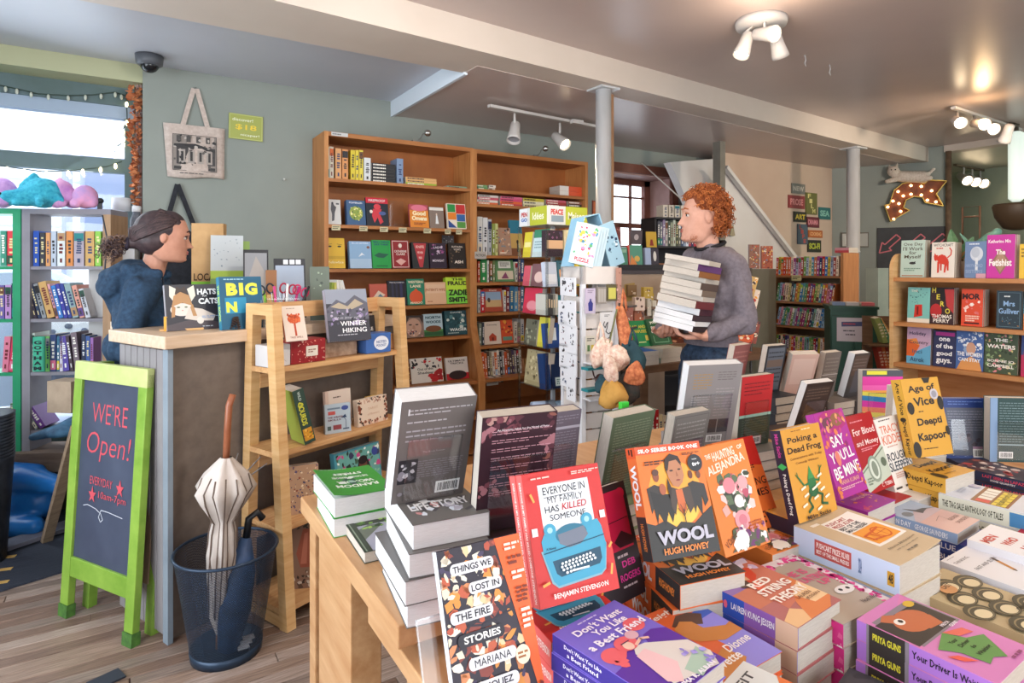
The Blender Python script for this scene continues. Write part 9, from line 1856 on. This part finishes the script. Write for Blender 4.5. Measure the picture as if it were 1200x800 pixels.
def face_bits(t,HM,H,brow,sx=1):
    for s in (-1,1):
        e =Mb().ball((.073*sx,s*.031,.008*H),(.0105,.0125,.0085),col('#c9beb6',.3),HM).ball((.0818*sx,s*.033,.008*H),(.0032,.006,.006),col('#2c3434',.1),HM).tube([HM @ Vector((x*sx,s*y,z)) for x,y,z in ((.083,.018,.009),(.0855,.031,.0125),(.074,.046,.009))],.0028,brow,6); e.build('eye',parent=t)
        Mb().tube([HM @ Vector((x*sx,s*y,z)) for x,y,z in ((.094,.014,.03),(.092,.03,.036),(.08,.05,.03))],[.003,.004,.002],brow,6).build('eyebrow',parent=t)
    Mb().ball((.0915*sx,0,-.268*H),(.006,.02,.004),col('#b5685e',.4),HM).ball((.0915*sx,0,-.305*H),(.006,.018,.0045),col('#b5685e',.4),HM).build('lips',parent=t)
def curls(t,HM,n,seed,mats,roots,L,cr,tr,turns=2.5,name='hair_curls',down=.5,grav=Vector((0,0,-1))):
    rq =random.Random(seed); mb =Mb()
    for i in range(n):
        c,nrm =roots(rq); ln =L*rq.uniform(.6,1.25); d =(nrm+grav*down+Vector((rq.uniform(-.4,.4),rq.uniform(-.4,.4),rq.uniform(-.3,.3)))).normalized()
        a =d.orthogonal().normalized(); b =d.cross(a); ph =rq.uniform(0,6.28); r_ =cr*rq.uniform(.6,1.3); k_ =12
        pts =[]
        for j in range(k_+1):
            f =j/k_; an =ph+f*turns*2*PI; pts.append(HM @ (c+d*ln*f+grav*(f*f*ln*down*.5)+(a*math.cos(an)+b*math.sin(an))*r_*min(1,f*3)))
        mb.tube(pts,[tr*(1-.5*j/k_) for j in range(k_+1)],mats[i % len(mats)],4)
    return mb.build(name,parent=t)

# ---- man carrying books
mp =Vector((2.41,2.03,0)); my =R(171)
man =thing('person','person with curly ginger hair in a grey sweatshirt carrying a tall stack of books','person',tuple(mp),my)
H1 =.252; HM =Matrix.Translation((.05,0,1.695)) @ Matrix.Rotation(R(-26),4,'Z') @ Matrix.Rotation(R(-5),4,'Y')
torso =[('c',(0,-.06,.98),(0,.06,.98),.1,.1),('c',(0,-.055,1.2),(0,.055,1.2),.096,.096),('c',(.0,-.065,1.34),(.0,.065,1.34),.105,.105),('c',(0,-.12,1.48),(0,.12,1.48),.055,.055),('c',(-.005,0,1.44),(.0,0,1.52),.09,.06)]
armL =[('c',(0,.155,1.465),(-.045,.19,1.205),.053,.043)]; foreL =[('c',(-.045,.19,1.205),(.155,.15,1.145),.043,.03)]
armR =[('c',(0,-.155,1.465),(.06,-.22,1.2),.053,.043)]; foreR =[('c',(.06,-.22,1.2),(.23,-.07,1.14),.042,.03)]
legs_ =[('c',(0,s*.09,.92),(.01,s*.1,.5),.088,.06) for s in (-1,1)]+[('c',(.01,s*.1,.5),(-.02,s*.1,.1),.056,.04) for s in (-1,1)]
feet =[('c',(-.03,s*.1,.05),(.14,s*.12,.035),.04,.032) for s in (-1,1)]
neck =[('c',(-.01,0,1.49),(.035,0,1.63),.054,.055)]
hL =hand((.16,.147,1.142),(.8,-.42,-.05),(0,0,1),50,1); hR =hand((.225,-.075,1.138),(.35,.9,.0),(0,0,1),50,-1)
vs,fs =head_geo(H1,HM)
ears =[('b',HM @ Vector((-.012,s*.078,-.002)),(.02,.011,.03)) for s in (-1,1)]
body =organic('body',torso+armL+foreL+armR+foreR+legs_+feet+neck+hL+hR+ears,SK1,.0042,man,3,None,(vs,fs,SK1,None,True))
sw =noisy('grey_sweatshirt','#6a6268','#7f767e',70,rough=.95,bump=.1)
o =organic('sweatshirt',grow(torso[1:],.014)+grow(armL,.014)+grow([('c',(-.045,.19,1.205),(.135,.155,1.148),.043,.032)],.012)+grow(armR,.014)+grow([('c',(.06,-.22,1.2),(.215,-.09,1.143),.042,.032)],.012),sw,.0085,man,3); wrinkle(o,.015,10,(1,1,.5))
Mb().tube([(.0+.068*math.cos(R(a)),.07*math.sin(R(a)),1.56-.02*math.cos(R(a))) for a in range(0,360,15)],.0085,col('#1f1c20',.9),8,True).build('tee_collar',parent=man)
Mb().lathe([(.104,-.035),(.109,0),(.104,.03)],sw,32,XF((0,0,1.115)),False,1,1.42).build('waist_rib',parent=man)
jn =noisy('dark_denim','#1f2c3e','#3f5470',40,rough=.85,bump=.15)
o =organic('jeans',grow([('c',(0,-.055,1.0),(0,.055,1.0),.096,.096),('c',(0,-.055,.93),(0,.055,.93),.1,.1)]+legs_,.012),jn,.011,man,2); wrinkle(o,.006,9)
for s in (-1,1): organic('shoe',grow([feet[0 if s < 0 else 1]],.01),col('#2c2624',.6),.01,man,1)
BRM =col('#a85f34',.8)
face_bits(man,HM,H1,BRM)
HR =[noisy('ginger_hair_%d'%i,a,b,40,rough=.7) for i,(a,b) in enumerate([('#8f4a20','#c06a30'),('#a8562a','#d98444'),('#74381a','#a05426')])]
organic('hair',[('b',HM @ Vector((-.02,0,.065)),(.098,.086,.078)),('b',HM @ Vector((-.045,0,.0)),(.062,.084,.08)),('b',HM @ Vector((.045,0,.1)),(.05,.062,.035))],HR[2],.008,man,2)
def rman(rq):
    while 1:
        a =rq.uniform(-PI,PI); e =rq.uniform(-.75,1.45); n_ =Vector((math.cos(e)*math.cos(a),math.cos(e)*math.sin(a),math.sin(e)))
        if abs(a) < .95 and e < .5: continue
        if abs(a) < 1.75 and e < .1: continue
        return Vector((-.018+.095*n_.x,.083*n_.y,.03+.107*n_.z if e > 0 else .03+.12*n_.z)),n_
curls(man,HM,640,5,HR,rman,.04,.008,.0032,2.2,down=.35)
def rbeard(rq):
    a =rq.uniform(-1.2,1.2); z =rq.uniform(-.115,-.08); f =.9 if abs(a) < .7 else .8
    return Vector((.088*math.cos(a)*f,.058*math.sin(a),z)),Vector((math.cos(a),math.sin(a),-.3))
curls(man,HM,150,6,HR[:1],rbeard,.008,.001,.0009,1,name='stubble')['kind'] ='stuff'
# the stack he carries
fv =Vector((.77,.65,0)).normalized(); sc_ =Vector((2.155,1.985,1.178)); SM =Matrix.Translation(sc_) @ Matrix.Rotation(R(11),4,fv) @ Matrix.Rotation(R(12),4,'Z')
specs =[('#2a2226',.026,0),('#4a3a44',.022,.0),('#3f3238',.026,.004),('#4f2a34',.03,.02),('#6a3034',.034,-.012),('#8a7464',.022,.018),('#7a6a5c',.03,.004),('#5a4a44',.03,.012),('#c9bfb4',.022,.03),('#8a5a34',.028,-.008),('#5f3a6a',.03,-.004),('#d9c9b0',.022,-.03)]
z =0
for i,(c,t_,dx) in enumerate(specs):
    yw_ =[0,3,-5,6,-3,8,4,-2,5,-9,-14,9][i]
    M =SM @ Matrix.Translation((dx,dx*.4,z+t_)) @ Matrix.Rotation(R(yw_),4,'Z')
    small_book(M,.15,.205,t_*.96,c,f'{cname(c)} book carried in the arms, {ORD[i]} from the bottom of the stack','books carried by the person in grey',[('speck',.05,.05,.95,.95,14,.1,['#c9a0b0','#3a2a34','#8a6a7a'],i)],PAGEW if i < 4 else PAGES,'carried_book','book','LTB' if i in (1,5,8,11) else 'LT')
    z += t_

# ---- woman behind the counter
wp =Vector((.035,3.36,0)); wy =R(-12)
wom =thing('person','person with dark tied-back curly hair in a navy hoodie behind the counter','person',tuple(wp),wy)
H2 =.226; WM_ =Matrix.Translation((.125,-.09,1.592)) @ Matrix.Rotation(R(14),4,'Z') @ Matrix.Rotation(R(4),4,'Y')
wt =[('c',(-.0,-.06,.95),(0,.06,.95),.115,.115),('c',(.0,-.05,1.08),(.0,.05,1.08),.1,.1),('c',(.03,-.07,1.24),(.03,.07,1.24),.105,.105),('c',(.045,-.125,1.36),(.045,.125,1.36),.055,.055)]
wa =[('c',(.045,-.165,1.345),(-.01,-.2,1.09),.05,.041),('c',(.045,.165,1.345),(.04,.21,1.09),.05,.041)]; wf =[('c',(-.01,-.2,1.09),(.19,-.12,1.22),.041,.028),('c',(.04,.21,1.09),(.2,.12,1.22),.041,.028)]
wl =[('c',(0,s*.08,.88),(.0,s*.09,.48),.088,.058) for s in (-1,1)]+[('c',(0,s*.09,.48),(-.02,s*.09,.09),.054,.037) for s in (-1,1)]; wfe =[('c',(-.03,s*.09,.045),(.12,s*.1,.032),.036,.028) for s in (-1,1)]
vs,fs =head_geo(H2,WM_,1.08)
we =[('b',WM_ @ Vector((-.01,s*.077,-.004)),(.017,.01,.026)) for s in (-1,1)]
organic('body',wt+wa+wf+wl+wfe+[('c',(.05,-.02,1.38),(.1,-.07,1.535),.052,.05)]+hand((.19,-.12,1.22),(.9,.3,.1),(0,0,-1),25,1,.9)+hand((.2,.12,1.22),(.9,-.3,.1),(0,0,-1),25,-1,.9)+we,SK2,.0042,wom,3,None,(vs,fs,SK2,None,True))
NVY =noisy('navy_fleece','#1c2f44','#2b455f',60,rough=.9,bump=.1)
hood =[('b',(.01,-.05,1.45),(.08,.09,.04)),('b',(-.055,-.04,1.41),(.09,.1,.06)),('b',(-.085,-.04,1.36),(.075,.095,.07)),('c',(-.08,-.04,1.33),(-.02,-.04,1.22),.06,.07),('c',(-.0,-.13,1.44),(.1,-.125,1.425),.036,.026),('c',(.02,.05,1.44),(.12,-.02,1.42),.036,.026)]
o =organic('hoodie',grow(wt,.022)+grow(wa,.022)+grow(wf,.014)+hood,NVY,.0085,wom,3); wrinkle(o,.015,9,(1,1,.45))
o =organic('trousers',grow([('c',(0,-.06,.93),(0,.06,.93),.115,.115)]+wl,.012),col('#26262e',.8),.012,wom,1)
for s in (0,1): organic('shoe',grow([wfe[s]],.01),col('#2a2624',.6),.01,wom,1)
Mb().tube([(.125,-.125,1.41),(.132,-.14,1.37),(.128,-.145,1.33)],.0035,col('#16202c',.7),6).build('hood_cord',parent=wom)
DH =[noisy('dark_brown_hair_%d'%i,a,b,50,rough=.5) for i,(a,b) in enumerate([('#2a2024','#4a3a3c'),('#3a2c2e','#5f4a4a'),('#5a4438','#86695a')])]
face_bits(wom,WM_,H2,DH[0],1.08)
organic('hair',[('b',WM_ @ Vector((-.028,0,.03)),(.1,.087,.092)),('b',WM_ @ Vector((-.04,0,-.015)),(.088,.083,.072)),('c',WM_ @ Vector((-.11,0,-.03)),WM_ @ Vector((-.15,0,-.045)),.035,.022),('b',WM_ @ Vector((.012,0,.05)),(.078,.074,.075))],DH[0],.006,wom,2)
mb =Mb(); rq =random.Random(8)
for i in range(150):
    a =-1.5+3.0*(i+.5)/150; s0 =Vector((.075*math.cos(a*.9)+.005,.082*math.sin(a),.045+.066*math.cos(a))); s1 =Vector((-.135,.012*math.sin(a*2),-.04)); pts =[]
    for j in range(11):
        f =j/10; q =s0.lerp(s1,f); c =Vector((-.028,0,.02)); dd =q-c; dd.normalize(); el =1/math.sqrt((dd.x/.112)**2+(dd.y/.096)**2+(dd.z/.106)**2)
        qq =c+dd*el if f < .85 else q; qq =qq.lerp(s1,max(0,(f-.75)/.25)); pts.append(WM_ @ (qq+dd*.003*math.sin(f*16+i*1.3)))
    mb.tube(pts,[.0032]*11,DH[i % 2],4)
mb.build('combed_strands',parent=wom)['kind'] ='stuff'
Mb().tube([WM_ @ Vector((-.142,.024*math.cos(R(a)),-.042+.024*math.sin(R(a)))) for a in range(0,360,24)],.008,col('#2a2230',.8),8,True).build('hair_tie',parent=wom)
def rtail(rq): return Vector((-.15+rq.uniform(-.05,.01),rq.uniform(-.035,.035),-.045+rq.uniform(-.04,.035))),Vector((-1,rq.uniform(-.6,.6),rq.uniform(-.3,.5)))
curls(wom,WM_,130,9,DH[1:],rtail,.06,.011,.0026,2.6,'curly_tail',.5)
